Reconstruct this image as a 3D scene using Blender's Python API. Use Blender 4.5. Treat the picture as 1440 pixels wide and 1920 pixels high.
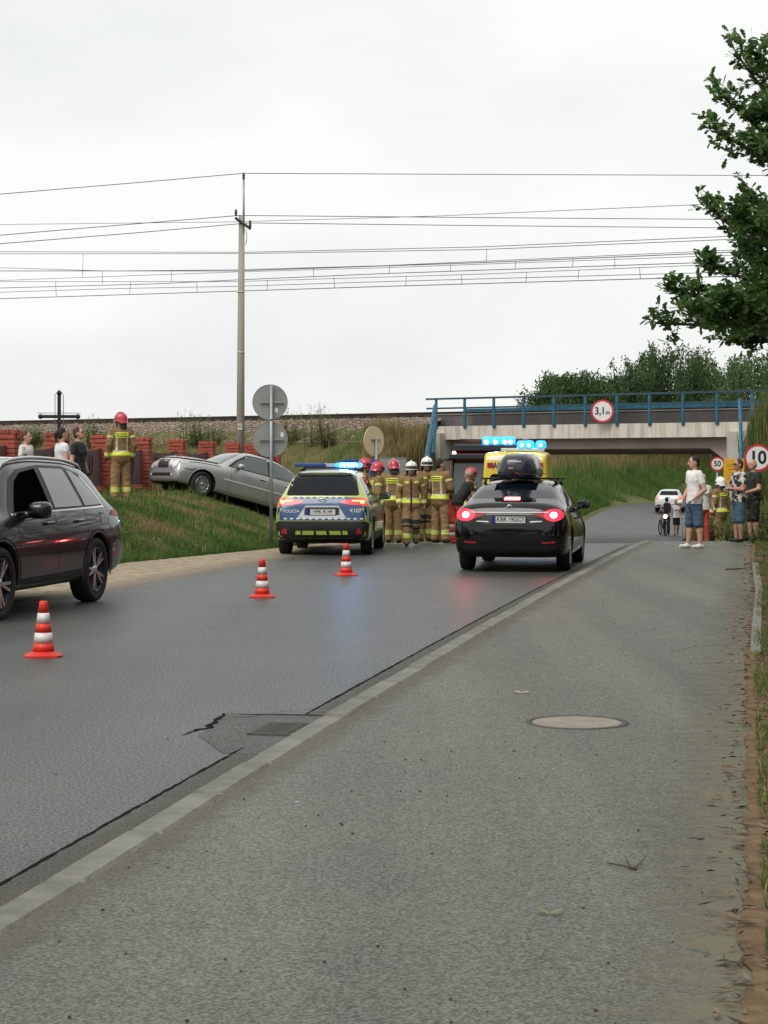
import bpy, bmesh, math, random
import numpy as np
from mathutils import Vector, Matrix, noise as mnoise
from mathutils.bvhtree import BVHTree

for _o in list(bpy.data.objects):
    bpy.data.objects.remove(_o)
SC = bpy.context.scene
COL = SC.collection
rnd = random.Random(7)
R = math.radians
F, CX, HY, CH = 3600.0, 720.0, 873.0, 1.7      # focal length and horizon in photo pixels, eye height

# ---------------------------------------------------------------- camera, sky, sun, exposure
cam_d = bpy.data.cameras.new('camera')
cam = bpy.data.objects.new('camera', cam_d)
COL.objects.link(cam)
cam.location = (0, 0, CH)
cam.rotation_euler = (R(90), 0, 0)
cam_d.sensor_fit = 'VERTICAL'
cam_d.sensor_height = 36.0
cam_d.lens = F / 1920 * 36
cam_d.shift_y = -(960 - HY) / 1920
cam_d.clip_start = 0.1
cam_d.clip_end = 3000
SC.camera = cam

SUN_EL, SUN_AZ = R(52), R(215)                  # high, behind the clouds, a little to the left and behind the camera
W = bpy.data.worlds.new('World')
SC.world = W
W.use_nodes = True
nt = W.node_tree
nt.nodes.clear()
n_out = nt.nodes.new('ShaderNodeOutputWorld')
n_bg = nt.nodes.new('ShaderNodeBackground')
n_sky = nt.nodes.new('ShaderNodeTexSky')
n_sky.sky_type = 'NISHITA'
n_sky.sun_disc = False
n_sky.sun_elevation = SUN_EL
n_sky.sun_rotation = SUN_AZ
n_sky.dust_density = 4
n_tc = nt.nodes.new('ShaderNodeTexCoord')
n_map = nt.nodes.new('ShaderNodeMapping')
n_map.inputs['Scale'].default_value = (2.2, 2.2, 5.5)
n_map.inputs['Location'].default_value = (0.35, 0.2, 0.1)
n_noi = nt.nodes.new('ShaderNodeTexNoise')
n_noi.inputs['Scale'].default_value = 1.6
n_noi.inputs['Detail'].default_value = 5
n_noi.inputs['Roughness'].default_value = 0.5
n_rmp = nt.nodes.new('ShaderNodeValToRGB')      # the cloud deck, thinner and thicker
n_rmp.color_ramp.elements[0].position = 0.30
n_rmp.color_ramp.elements[0].color = (6.6, 6.78, 6.75, 1)
n_rmp.color_ramp.elements[1].position = 0.56
n_rmp.color_ramp.elements[1].color = (7.9, 8.02, 7.8, 1)
n_mix = nt.nodes.new('ShaderNodeMixRGB')
n_mix.inputs['Fac'].default_value = 0.94
L_ = nt.links.new
L_(n_tc.outputs['Generated'], n_map.inputs['Vector'])
L_(n_map.outputs['Vector'], n_noi.inputs['Vector'])
L_(n_noi.outputs['Fac'], n_rmp.inputs['Fac'])
L_(n_sky.outputs['Color'], n_mix.inputs['Color1'])
L_(n_rmp.outputs['Color'], n_mix.inputs['Color2'])
L_(n_mix.outputs['Color'], n_bg.inputs['Color'])
n_bg.inputs['Strength'].default_value = 0.1
L_(n_bg.outputs['Background'], n_out.inputs['Surface'])

sun_d = bpy.data.lights.new('sun', 'SUN')
sun_d.energy = 1.5
sun_d.angle = R(35)
sun_d.color = (1.0, 0.965, 0.91)
sun = bpy.data.objects.new('sun', sun_d)
COL.objects.link(sun)
_sd = Vector((math.sin(SUN_AZ) * math.cos(SUN_EL), math.cos(SUN_AZ) * math.cos(SUN_EL), math.sin(SUN_EL)))
sun.rotation_euler = _sd.to_track_quat('Z', 'Y').to_euler()

vs = SC.view_settings
vs.view_transform = 'Standard'
vs.look = 'None'
vs.exposure = 0.36
vs.gamma = 1
vs.use_curve_mapping = False
SC.cycles.use_denoising = True
SC.cycles.max_bounces = 6
SC.cycles.glossy_bounces = 4
SC.cycles.transparent_max_bounces = 6
SC.cycles.caustics_reflective = False
SC.cycles.caustics_refractive = False
SC.cycles.sample_clamp_indirect = 6

# ---------------------------------------------------------------- helpers
def G(px, py, z=0.0):
    """ground point at height z that the photo shows at a pixel"""
    Y = (CH - z) * F / (py - HY)
    return ((px - CX) / F * Y, Y, z)

def P(px, py, Y):
    return ((px - CX) / F * Y, Y, CH - (py - HY) * Y / F)

def lin(x, xs, ys):
    return float(np.interp(x, xs, ys))

def sstep(t):
    t = max(0.0, min(1.0, t))
    return t * t * (3 - 2 * t)

MATS = {}
def mat(name, col, rough=0.6, metal=0.0, col2=None, scale=6.0, lo=0.35, hi=0.65, bump=0.0, bscale=None, spec=0.5, coat=0.0,
        emit=None, estr=0.0, detail=4, alpha=1.0, trans=0.0, stretch=None, spots=None):
    """procedural principled material: two tones of noise, optional bump"""
    if name in MATS:
        return MATS[name]
    m = bpy.data.materials.new(name)
    m.use_nodes = True
    t = m.node_tree
    b = t.nodes['Principled BSDF']
    b.inputs['Base Color'].default_value = (*col, 1)
    b.inputs['Roughness'].default_value = rough
    b.inputs['Metallic'].default_value = metal
    b.inputs['Specular IOR Level'].default_value = spec
    if coat:
        b.inputs['Coat Weight'].default_value = coat
        b.inputs['Coat Roughness'].default_value = 0.04
    if trans:
        b.inputs['Transmission Weight'].default_value = trans
    if alpha < 1:
        b.inputs['Alpha'].default_value = alpha
    if emit:
        b.inputs['Emission Color'].default_value = (*emit, 1)
        b.inputs['Emission Strength'].default_value = estr
    if col2 or bump:
        tc = t.nodes.new('ShaderNodeTexCoord')
        mp = t.nodes.new('ShaderNodeMapping')
        if stretch:
            mp.inputs['Scale'].default_value = stretch
        t.links.new(tc.outputs['Object'], mp.inputs['Vector'])
    if col2:
        nz = t.nodes.new('ShaderNodeTexNoise')
        nz.inputs['Scale'].default_value = scale
        nz.inputs['Detail'].default_value = detail
        nz.inputs['Roughness'].default_value = 0.6
        rp = t.nodes.new('ShaderNodeValToRGB')
        rp.color_ramp.elements[0].position = lo
        rp.color_ramp.elements[0].color = (*col, 1)
        rp.color_ramp.elements[1].position = hi
        rp.color_ramp.elements[1].color = (*col2, 1)
        t.links.new(mp.outputs['Vector'], nz.inputs['Vector'])
        t.links.new(nz.outputs['Fac'], rp.inputs['Fac'])
        t.links.new(rp.outputs['Color'], b.inputs['Base Color'])
    if bump:
        nb = t.nodes.new('ShaderNodeTexNoise')
        nb.inputs['Scale'].default_value = bscale or scale * 4
        nb.inputs['Detail'].default_value = 3
        bm_ = t.nodes.new('ShaderNodeBump')
        bm_.inputs['Strength'].default_value = bump
        bm_.inputs['Distance'].default_value = 0.02
        t.links.new(mp.outputs['Vector'], nb.inputs['Vector'])
        t.links.new(nb.outputs['Fac'], bm_.inputs['Height'])
        t.links.new(bm_.outputs['Normal'], b.inputs['Normal'])
    MATS[name] = m
    return m

def mesh_obj(name, verts, faces, mats, parent=None, midx=None, smooth=False):
    me = bpy.data.meshes.new(name)
    me.from_pydata(verts, [], faces)
    for m in (mats if isinstance(mats, (list, tuple)) else [mats]):
        me.materials.append(m)
    if midx is not None:
        me.polygons.foreach_set('material_index', midx)
    if smooth:
        me.polygons.foreach_set('use_smooth', [True] * len(me.polygons))
    me.update()
    return link(name, me, parent)

def link(name, me, parent=None, loc=None, rot=None, scale=None):
    o = bpy.data.objects.new(name, me)
    COL.objects.link(o)
    if parent is not None:
        o.parent = parent
    if loc is not None:
        o.location = loc
    if rot is not None:
        o.rotation_euler = rot
    if scale is not None:
        o.scale = scale
    return o

def tag(o, label=None, cat=None, group=None, kind=None):
    if label: o['label'] = label
    if cat: o['category'] = cat
    if group: o['group'] = group
    if kind: o['kind'] = kind
    return o

def empty(name, loc, rz=0.0, label=None, cat=None, group=None, rot=None):
    o = bpy.data.objects.new(name, None)
    COL.objects.link(o)
    o.location = loc
    o.rotation_euler = rot if rot else (0, 0, rz)
    o.empty_display_size = 0.2
    return tag(o, label, cat, group)

class MB:
    """collects shapes, builds one mesh object"""
    def __init__(s):
        s.v, s.f, s.m, s.sm = [], [], [], []
    def add(s, vs_, fs_, m=0, sm=False):
        n = len(s.v)
        s.v += [tuple(v) for v in vs_]
        s.f += [tuple(i + n for i in f) for f in fs_]
        s.m += [m] * len(fs_)
        s.sm += [sm] * len(fs_)
        return s
    def box(s, c, d, m=0, rz=0.0, M=None, bev=0.0):
        x, y, z = d[0] / 2, d[1] / 2, d[2] / 2
        if bev:
            b = bev
            vs_ = []
            for sz, zz, ins in ((-1, -z, b), (-1, -z + b, 0), (1, z - b, 0), (1, z, b)):
                for sx, sy in ((-1, -1), (1, -1), (1, 1), (-1, 1)):
                    vs_.append((sx * (x - ins), sy * (y - ins), zz))
            fs_ = [(3, 2, 1, 0), (12, 13, 14, 15)]
            for k in range(3):
                for i in range(4):
                    j = (i + 1) % 4
                    fs_.append((k * 4 + i, k * 4 + j, k * 4 + 4 + j, k * 4 + 4 + i))
        else:
            vs_ = [(sx * x, sy * y, sz * z) for sz in (-1, 1) for sx, sy in ((-1, -1), (1, -1), (1, 1), (-1, 1))]
            fs_ = [(3, 2, 1, 0), (4, 5, 6, 7), (0, 1, 5, 4), (1, 2, 6, 5), (2, 3, 7, 6), (3, 0, 4, 7)]
        cr, sr = math.cos(rz), math.sin(rz)
        if M is not None:
            vs_ = [tuple(M @ Vector(v) + Vector(c)) for v in vs_]
        else:
            vs_ = [(c[0] + v[0] * cr - v[1] * sr, c[1] + v[0] * sr + v[1] * cr, c[2] + v[2]) for v in vs_]
        return s.add(vs_, fs_, m)
    def tube(s, pts, rad, m=0, n=8, caps=True, sm=True, flat=1.0):
        pts = [Vector(p) for p in pts]
        rads = rad if isinstance(rad, (list, tuple)) else [rad] * len(pts)
        up0 = None
        vs_ = []
        for i, p in enumerate(pts):
            a = pts[max(0, i - 1)]
            b = pts[min(len(pts) - 1, i + 1)]
            t = (b - a)
            t = t.normalized() if t.length > 1e-9 else Vector((0, 0, 1))
            if up0 is None:
                up0 = Vector((0, 0, 1)) if abs(t.z) < 0.9 else Vector((1, 0, 0))
            u = t.cross(up0)
            u = u.normalized() if u.length > 1e-6 else Vector((1, 0, 0))
            w = u.cross(t).normalized()
            up0 = w
            for k in range(n):
                an = 2 * math.pi * k / n
                vs_.append(p + u * math.cos(an) * rads[i] + w * math.sin(an) * rads[i] * flat)
        fs_ = []
        for i in range(len(pts) - 1):
            for k in range(n):
                k2 = (k + 1) % n
                fs_.append((i * n + k, i * n + k2, (i + 1) * n + k2, (i + 1) * n + k))
        if caps:
            fs_.append(tuple(range(n - 1, -1, -1)))
            fs_.append(tuple((len(pts) - 1) * n + k for k in range(n)))
        return s.add(vs_, fs_, m, sm)
    def lathe(s, prof, m=0, n=24, M=None, sm=True, closed=False):
        """prof: (r, z) pairs turned about z"""
        vs_, fs_ = [], []
        for r, z in prof:
            for k in range(n):
                a = 2 * math.pi * k / n
                vs_.append(Vector((r * math.cos(a), r * math.sin(a), z)))
        np_ = len(prof)
        for i in range(np_ - 1 + (1 if closed else 0)):
            i2 = (i + 1) % np_
            for k in range(n):
                k2 = (k + 1) % n
                fs_.append((i * n + k, i * n + k2, i2 * n + k2, i2 * n + k))
        if not closed:
            if prof[0][0] > 1e-5: fs_.append(tuple(range(n - 1, -1, -1)))
            if prof[-1][0] > 1e-5: fs_.append(tuple((np_ - 1) * n + k for k in range(n)))
        if M is not None:
            vs_ = [M @ v for v in vs_]
        return s.add(vs_, fs_, m, sm)
    def prism(s, poly, d0, d1, axis='y', m=0, M=None):
        """poly in the plane across axis, extruded from d0 to d1"""
        def v3(a, b, d):
            return {'y': (a, d, b), 'x': (d, a, b), 'z': (a, b, d)}[axis]
        n = len(poly)
        vs_ = [v3(a, b, d0) for a, b in poly] + [v3(a, b, d1) for a, b in poly]
        fs_ = [tuple(range(n)), tuple(range(2 * n - 1, n - 1, -1))]
        fs_ += [(i, i + n, (i + 1) % n + n, (i + 1) % n) for i in range(n)]
        if M is not None:
            vs_ = [tuple(M @ Vector(v)) for v in vs_]
        return s.add(vs_, fs_, m)
    def build(s, name, mats, parent=None, fix=False):
        me = bpy.data.meshes.new(name)
        me.from_pydata(s.v, [], s.f)
        for m in (mats if isinstance(mats, (list, tuple)) else [mats]):
            me.materials.append(m)
        me.polygons.foreach_set('material_index', s.m)
        me.polygons.foreach_set('use_smooth', s.sm)
        if fix:
            b = bmesh.new(); b.from_mesh(me)
            bmesh.ops.recalc_face_normals(b, faces=b.faces)
            b.to_mesh(me); b.free()
        me.update()
        return link(name, me, parent)

def text_mesh(txt, size=1.0, extrude=0.0, bold=0.0, sx=1.0):
    cu = bpy.data.curves.new('txt', 'FONT')
    cu.body = txt
    cu.size = size
    cu.extrude = extrude
    cu.offset = bold
    cu.align_x = 'CENTER'
    cu.align_y = 'CENTER'
    o = bpy.data.objects.new('txt', cu)
    COL.objects.link(o)
    dg = bpy.context.evaluated_depsgraph_get()
    me = bpy.data.meshes.new_from_object(o.evaluated_get(dg))
    bpy.data.objects.remove(o)
    bpy.data.curves.remove(cu)
    if sx != 1.0:
        for v in me.vertices:
            v.co.x *= sx
    return me

def text(name, txt, size, m, parent, loc, rot, bold=0.0, sx=1.0):
    me = text_mesh(txt, size, 0.0, bold, sx)
    me.materials.clear()
    me.materials.append(m)
    return link(name, me, parent, loc, rot)

# ---------------------------------------------------------------- the lie of the land
def K(y):
    """road-side edge of the kerb"""
    if y <= 42:
        return -2.729 + 0.1775 * y + 0.000513 * y * y
    k = -2.729 + 0.1775 * 42 + 0.000513 * 42 * 42 + 0.18 * (y - 42)
    if y > 135:
        k += 0.006 * (y - 135) ** 2
    return k
def LE(y):
    """left edge of the asphalt"""
    return K(y) - 6.35
KW = 0.17
def RE(y):
    return K(y) + lin(y, [0, 25, 42, 60], [2.8, 2.8, 2.45, 2.45])
def zr(y):
    return lin(y, [41.0, 43, 46, 50, 55, 60, 70, 80, 90, 108, 124, 177, 260, 600],
               [0, -.04, -.18, -.44, -.68, -.9, -1.2, -1.38, -1.5, -1.5, -1.3, -1.1, 0, 3])
def foot(y):
    return lin(y, [0, 20, 27, 33.6, 39, 45, 51, 60, 80], [-13, -8.2, -6.4, -4.62, -2.5, -.7, .3, LE(60) - .6, LE(80) - .8])
def fw_(y):
    return lin(y, [27, 33, 36, 39, 45, 51, 70], [1.3, 1.3, 2.4, 3.0, 4.8, 6.2, 6.5])
DQ = (0.6, 0.8)          # across the railway, away from the camera
DP = (0.8, -0.6)         # along the railway, to the right
RX, RY = 7.9, 75.0       # a point on the near edge of the bridge
def qp(x, y):
    dx, dy = x - RX, y - RY
    return dx * DQ[0] + dy * DQ[1], dx * DP[0] + dy * DP[1]
def PQ(p, q, z=0.0):
    return (RX + DP[0] * p + DQ[0] * q, RY + DP[1] * p + DQ[1] * q, z)
def XL(y): return 2.5 + 0.18 * (y - 79)
def XR(y): return 12.8 + 0.18 * (y - 71.3)
def emb(q):
    return lin(q, [-6.5, -4.2, -.5, 10, 15, 19], [-3, .9, 3.3, 3.3, .6, -3])
def H(x, y):
    r = zr(y)
    k = K(y)
    q, p = qp(x, y)
    if q < 10:
        f = foot(y)
        if x < f:
            side = r + (0.95 - r) * sstep((f - x) / fw_(y))
        elif x > k + 2.6:
            side = r + (0.12 - r) * sstep((x - k - 2.7) / 3.5) + 0.03
        else:
            side = r
    else:
        if x < LE(y) - .8:
            side = r + min(0.5 * (LE(y) - .8 - x), 4.2 - r)
        elif x > k + 1.5:
            side = r + min(0.45 * (x - k - 1.5), 3.6 - r)
        else:
            side = r
    h = max(side, emb(q))
    if -9 < q < 20:
        xl = XL(y) if q > -1 else min(XL(y), LE(y) - .6) - .25 * max(0, -1 - q)
        xr = XR(y) + .3 * max(0, -1 - q)
        if x < xl:
            h = min(h, r + lin(q, [-7, -3, -1], [.9, 2.5, 9]) * (xl - x))
        elif x > xr:
            h = min(h, r + lin(q, [-7, -3, -1], [.9, 2.5, 9]) * (x - xr))
        else:
            h = r
    h += 0.05 * mnoise.noise(Vector((x * .5, y * .5, 0))) * min(1, max(0, (foot(y) - x)) + max(0, x - k - 3))
    return h

def axis_steps(segs):
    out = []
    for a, b, st in segs:
        n = max(1, int(round((b - a) / st)))
        out += [a + (b - a) * i / n for i in range(n)]
    out.append(segs[-1][1])
    return out
gx = axis_steps([(-900, -200, 100), (-200, -60, 12), (-60, -26, 2), (-26, 34, .5), (34, 60, 2), (60, 220, 12), (220, 900, 100)])
gy = axis_steps([(-30, 4, 2), (4, 64, .5), (64, 100, .7), (100, 140, 2), (140, 300, 8), (300, 1500, 120)])
gv, gf = [], []
for y in gy:
    for x in gx:
        z = H(x, y)
        if LE(y) - .25 < x < RE(y) + .1 and y < 200:
            z -= .06
        if x < -200 or x > 220 or y > 300:
            z = min(z, 1.0)
        gv.append((x, y, z))
nx = len(gx)
for j in range(len(gy) - 1):
    for i in range(nx - 1):
        a = j * nx + i
        gf.append((a, a + 1, a + 1 + nx, a + nx))

def ground_material():
    m = mat('ground_earth_grass', (.055, .075, .02), 0.95, col2=(.13, .12, .05), scale=1.3, bump=.6, bscale=18, spec=.2)
    return m
M_earth = ground_material()
M_sand = mat('sandy_shoulder', (.38, .32, .235), .95, col2=(.22, .165, .105), scale=4.5, detail=9, bump=.9, bscale=45, lo=.40, hi=.66, spec=.2)
M_verge = mat('verge_earth', (.105, .066, .034), .95, col2=(.19, .13, .075), scale=9, bump=.8, bscale=60, spec=.2)
o = mesh_obj('ground', gv, gf, M_earth, smooth=True)
tag(o, kind='structure')

# asphalt: worn grey aggregate with fine light and dark stones, cracks of larger tone changes
def asphalt(name, c1, c2, c3, speck=210, rough=.56, bst=.22, grain=.9):
    m = bpy.data.materials.new(name)
    m.use_nodes = True
    t = m.node_tree
    b = t.nodes['Principled BSDF']
    b.inputs['Roughness'].default_value = rough
    b.inputs['Specular IOR Level'].default_value = .34
    tc = t.nodes.new('ShaderNodeTexCoord')
    def noise(s, d, r=.6):
        n = t.nodes.new('ShaderNodeTexNoise')
        n.inputs['Scale'].default_value = s
        n.inputs['Detail'].default_value = d
        n.inputs['Roughness'].default_value = r
        t.links.new(tc.outputs['Object'], n.inputs['Vector'])
        return n
    big = noise(.55, 5)
    mid = noise(5.0, 4)
    fine = noise(speck * .3, 3, .75)
    vor = t.nodes.new('ShaderNodeTexVoronoi')
    vor.inputs['Scale'].default_value = speck * .3
    t.links.new(tc.outputs['Object'], vor.inputs['Vector'])
    r1 = t.nodes.new('ShaderNodeValToRGB')
    r1.color_ramp.elements[0].position = .36; r1.color_ramp.elements[0].color = (*c1, 1)
    r1.color_ramp.elements[1].position = .66; r1.color_ramp.elements[1].color = (*c2, 1)
    t.links.new(big.outputs['Fac'], r1.inputs['Fac'])
    mx = t.nodes.new('ShaderNodeMixRGB'); mx.blend_type = 'MIX'
    r2 = t.nodes.new('ShaderNodeValToRGB')
    r2.color_ramp.elements[0].position = .5; r2.color_ramp.elements[0].color = (0, 0, 0, 1)
    r2.color_ramp.elements[1].position = .72; r2.color_ramp.elements[1].color = (.55, .55, .55, 1)
    t.links.new(mid.outputs['Fac'], r2.inputs['Fac'])
    t.links.new(r2.outputs['Color'], mx.inputs['Fac'])
    t.links.new(r1.outputs['Color'], mx.inputs['Color1'])
    mx.inputs['Color2'].default_value = (*c3, 1)
    # single stones
    r3 = t.nodes.new('ShaderNodeValToRGB')
    r3.color_ramp.elements[0].position = .38; r3.color_ramp.elements[0].color = (.30, .30, .30, 1)
    r3.color_ramp.elements[1].position = .62; r3.color_ramp.elements[1].color = (1.70, 1.70, 1.68, 1)
    t.links.new(fine.outputs['Fac'], r3.inputs['Fac'])
    ml = t.nodes.new('ShaderNodeMixRGB'); ml.blend_type = 'MULTIPLY'; ml.inputs['Fac'].default_value = grain
    t.links.new(mx.outputs['Color'], ml.inputs['Color1'])
    t.links.new(r3.outputs['Color'], ml.inputs['Color2'])
    # tyre-polished and dirty bands running with the road, and scattered stains
    mp = t.nodes.new('ShaderNodeMapping')
    mp.inputs['Rotation'].default_value = (0, 0, R(11))
    mp.inputs['Scale'].default_value = (1.3, .07, 1)
    t.links.new(tc.outputs['Object'], mp.inputs['Vector'])
    bn = t.nodes.new('ShaderNodeTexNoise'); bn.inputs['Scale'].default_value = 1.0; bn.inputs['Detail'].default_value = 5
    t.links.new(mp.outputs['Vector'], bn.inputs['Vector'])
    r4 = t.nodes.new('ShaderNodeValToRGB')
    r4.color_ramp.elements[0].position = .35; r4.color_ramp.elements[0].color = (.82, .82, .82, 1)
    r4.color_ramp.elements[1].position = .65; r4.color_ramp.elements[1].color = (1.12, 1.12, 1.1, 1)
    t.links.new(bn.outputs['Fac'], r4.inputs['Fac'])
    m4 = t.nodes.new('ShaderNodeMixRGB'); m4.blend_type = 'MULTIPLY'; m4.inputs['Fac'].default_value = 1
    t.links.new(ml.outputs['Color'], m4.inputs['Color1']); t.links.new(r4.outputs['Color'], m4.inputs['Color2'])
    sn = noise(1.9, 6, .7)
    r5 = t.nodes.new('ShaderNodeValToRGB')
    r5.color_ramp.elements[0].position = .62; r5.color_ramp.elements[0].color = (1, 1, 1, 1)
    r5.color_ramp.elements[1].position = .74; r5.color_ramp.elements[1].color = (.72, .72, .71, 1)
    t.links.new(sn.outputs['Fac'], r5.inputs['Fac'])
    m5 = t.nodes.new('ShaderNodeMixRGB'); m5.blend_type = 'MULTIPLY'; m5.inputs['Fac'].default_value = 1
    t.links.new(m4.outputs['Color'], m5.inputs['Color1']); t.links.new(r5.outputs['Color'], m5.inputs['Color2'])
    t.links.new(m5.outputs['Color'], b.inputs['Base Color'])
    rr_ = t.nodes.new('ShaderNodeMapRange')      # polished stone tops, rough binder between them
    rr_.inputs['From Min'].default_value = .35; rr_.inputs['From Max'].default_value = .65
    rr_.inputs['To Min'].default_value = rough + .20; rr_.inputs['To Max'].default_value = rough - .12
    t.links.new(fine.outputs['Fac'], rr_.inputs['Value'])
    t.links.new(rr_.outputs['Result'], b.inputs['Roughness'])
    bp = t.nodes.new('ShaderNodeBump')
    bp.inputs['Strength'].default_value = bst
    bp.inputs['Distance'].default_value = .008
    t.links.new(vor.outputs['Distance'], bp.inputs['Height'])
    t.links.new(bp.outputs['Normal'], b.inputs['Normal'])
    return m
M_road = asphalt('road_asphalt', (.055, .057, .054), (.072, .073, .068), (.046, .048, .046), speck=190, rough=.43, bst=.15)
M_path = asphalt('path_asphalt', (.094, .096, .081), (.112, .111, .090), (.082, .085, .073), speck=240, grain=.68)
M_patch = asphalt('patch_asphalt', (.046, .047, .044), (.062, .062, .057), (.040, .040, .038), speck=230)
M_tar = mat('bitumen_seal', (.006, .006, .006), .95, col2=(.014, .014, .013), scale=9, spec=.04)

ry = axis_steps([(-12, 3, 1.5), (3, 60, .5), (60, 140, 1.5), (140, 230, 5)])
def strip(name, fl, fr, dz, m, ys, nsub=4, jag_l=0.0, jag_r=0.0):
    v, f = [], []
    for y in ys:
        a, b = fl(y), fr(y)
        a += jag_l * (mnoise.noise(Vector((y * 1.7, 3.3, 1))) + .6 * mnoise.noise(Vector((y * 6.1, 7.3, 1))))
        b += jag_r * (mnoise.noise(Vector((y * 1.7, 9.3, 4))) + .6 * mnoise.noise(Vector((y * 6.1, 1.3, 4))))
        for i in range(nsub + 1):
            v.append((a + (b - a) * i / nsub, y, zr(y) + dz))
    n = nsub + 1
    for j in range(len(ys) - 1):
        for i in range(nsub):
            f.append((j * n + i, j * n + i + 1, (j + 1) * n + i + 1, (j + 1) * n + i))
    return mesh_obj(name, v, f, m, smooth=True)
ry2 = axis_steps([(3, 60, .2), (60, 75, 1)])
tag(strip('road', LE, K, 0.0, M_road, ry, 6), kind='structure')
tag(strip('shoulder', lambda y: min(foot(y) - .25, LE(y) - .3), lambda y: LE(y) - .22, .005, M_sand, ry2, 6, .18, .22), kind='structure')
o = strip('path', lambda y: K(y) + KW, RE, .05, M_path, ry2, 5, 0.0, 0.07)
tag(o, kind='structure')
tag(strip('verge', lambda y: RE(y) - .02, lambda y: RE(y) + 4.5, .062, M_verge, axis_steps([(3, 44, .12)]), 6, .055, 0), kind='structure')

# kerb of single stones
M_kerb = mat('kerb_concrete', (.135, .135, .112), .9, col2=(.205, .20, .168), scale=5, bump=.35, bscale=70)
M_kerb2 = mat('kerb_concrete_dark', (.115, .115, .096), .9, col2=(.18, .175, .148), scale=7, bump=.35, bscale=70)
kb = empty('kerb', (0, 0, 0)); tag(kb, kind='structure')
me_k = None
y = 3.6
i = 0
while y < 46:
    y2 = y + .985
    x1, x2 = K(y) + KW / 2, K(y2) + KW / 2
    if me_k is None:
        t_ = MB().box((0, 0, 0), (KW - .006, .992, .24), bev=.014).build('kerb_stone', M_kerb)
        me_k = t_.data
        me_k2 = me_k.copy(); me_k2.materials[0] = M_kerb2
        bpy.data.objects.remove(t_)
    s_ = link('kerb_stone', me_k if i % 3 else me_k2, kb, ((x1 + x2) / 2, (y + y2) / 2, (zr(y) + zr(y2)) / 2 - .056 + rnd.uniform(-.006, .005)))
    s_.rotation_euler = (math.atan2(zr(y2) - zr(y), 1) + rnd.uniform(-.004, .004), 0, -math.atan2(x2 - x1, .985) + rnd.uniform(-.006, .006))
    y = y2 + .02
    i += 1
ed = empty('path_edging', (0, 0, 0)); tag(ed, kind='structure')
me_e = None
y = 16.8
while y < 31:
    y2 = y + .99
    x1, x2 = RE(y) + .06, RE(y2) + .06
    if me_e is None:
        t_ = MB().box((0, 0, 0), (.1, .99, .2), bev=.01).build('edging_stone', M_kerb)
        me_e = t_.data
        bpy.data.objects.remove(t_)
    link('edging_stone', me_e, ed, ((x1 + x2) / 2, (y + y2) / 2, -.012 + rnd.uniform(-.005, .005)), (0, 0, -math.atan2(x2 - x1, .99)))
    y = y2 + .012

def ribbon(name, pix, w, m, z=.004, jit=.012, step=.06, wjit=.5, closed=False):
    pts = [Vector(G(*p)) for p in pix]
    fine = []
    for a, b in zip(pts[:-1], pts[1:]):
        n = max(1, int((b - a).length / step))
        fine += [a.lerp(b, i / n) for i in range(n)]
    fine.append(pts[-1])
    v, f = [], []
    for i, p in enumerate(fine):
        t = (fine[min(i + 1, len(fine) - 1)] - fine[max(i - 1, 0)])
        n = Vector((-t.y, t.x, 0)).normalized()
        d = jit * mnoise.noise(Vector((p.x * 5, p.y * 5, 2))) + jit * .6 * rnd.uniform(-1, 1)
        ww = w * (1 + wjit * rnd.uniform(-1, 1)) * min(1, .25 + i / 6, .25 + (len(fine) - 1 - i) / 6)
        for sd in (-1, 1):
            v.append((p.x + n.x * (d + sd * ww / 2), p.y + n.y * (d + sd * ww / 2), zr(p.y) + z))
    for i in range(len(fine) - 1):
        f.append((2 * i, 2 * i + 1, 2 * i + 3, 2 * i + 2))
    return mesh_obj(name, v, f, m)
def kerb_off(y, off):
    return (CX + F * (K(y) - off) / y, HY + CH * F / y)
jo = [kerb_off(y, .24) for y in (5.2, 7, 9, 10.5, 11.55)]
tag(ribbon('joint_seal', jo, .018, M_tar, jit=.005), kind='structure')
jo = [kerb_off(y, .22) for y in (13.1, 15, 18, 22, 27, 32, 37, 41)]
tag(ribbon('joint_seal', jo, .022, M_tar, jit=.006), kind='structure')
tag(ribbon('road_crack', [(338, 1379), (385, 1366), (424, 1338)], .042, M_tar, jit=.03), kind='structure')
tag(ribbon('road_crack', [(424, 1338), (470, 1341), (520, 1340), (612, 1343), kerb_off(13.1, .22)], .034, M_tar, jit=.015), kind='structure')
tag(ribbon('road_crack', [(415, 1345), (460, 1346), (500, 1340)], .012, M_tar, jit=.02), kind='structure')
tag(ribbon('road_crack', [(500, 1339), (540, 1333), (590, 1330)], .008, M_tar, jit=.02), kind='structure')
# repaired patch of asphalt around the gully
pa = [G(*p) for p in ((372, 1380), (424, 1340), (520, 1342), (612, 1345))]
yk1, yk0 = 13.0, 11.3
pa2 = [(K(yk1) - .01, yk1, 0), (K(yk0) - .01, yk0, 0), (K(yk0) - .30, yk0 + .05, 0)]
mesh_obj('asphalt_patch', [(p[0], p[1], .0025) for p in pa + pa2], [tuple(range(7))[::-1]], M_patch)
tag(bpy.data.objects['asphalt_patch'], kind='structure')
strip_y = axis_steps([(4, 42, .25)])
v, f = [], []
for i, y in enumerate(strip_y):
    v += [(K(y) - .235, y, zr(y) + .0015), (K(y) + .0, y, zr(y) + .0015)]
    if i: f.append((2 * i - 2, 2 * i - 1, 2 * i + 1, 2 * i))
tag(mesh_obj('gutter_strip', v, f, M_patch), kind='structure')

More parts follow.
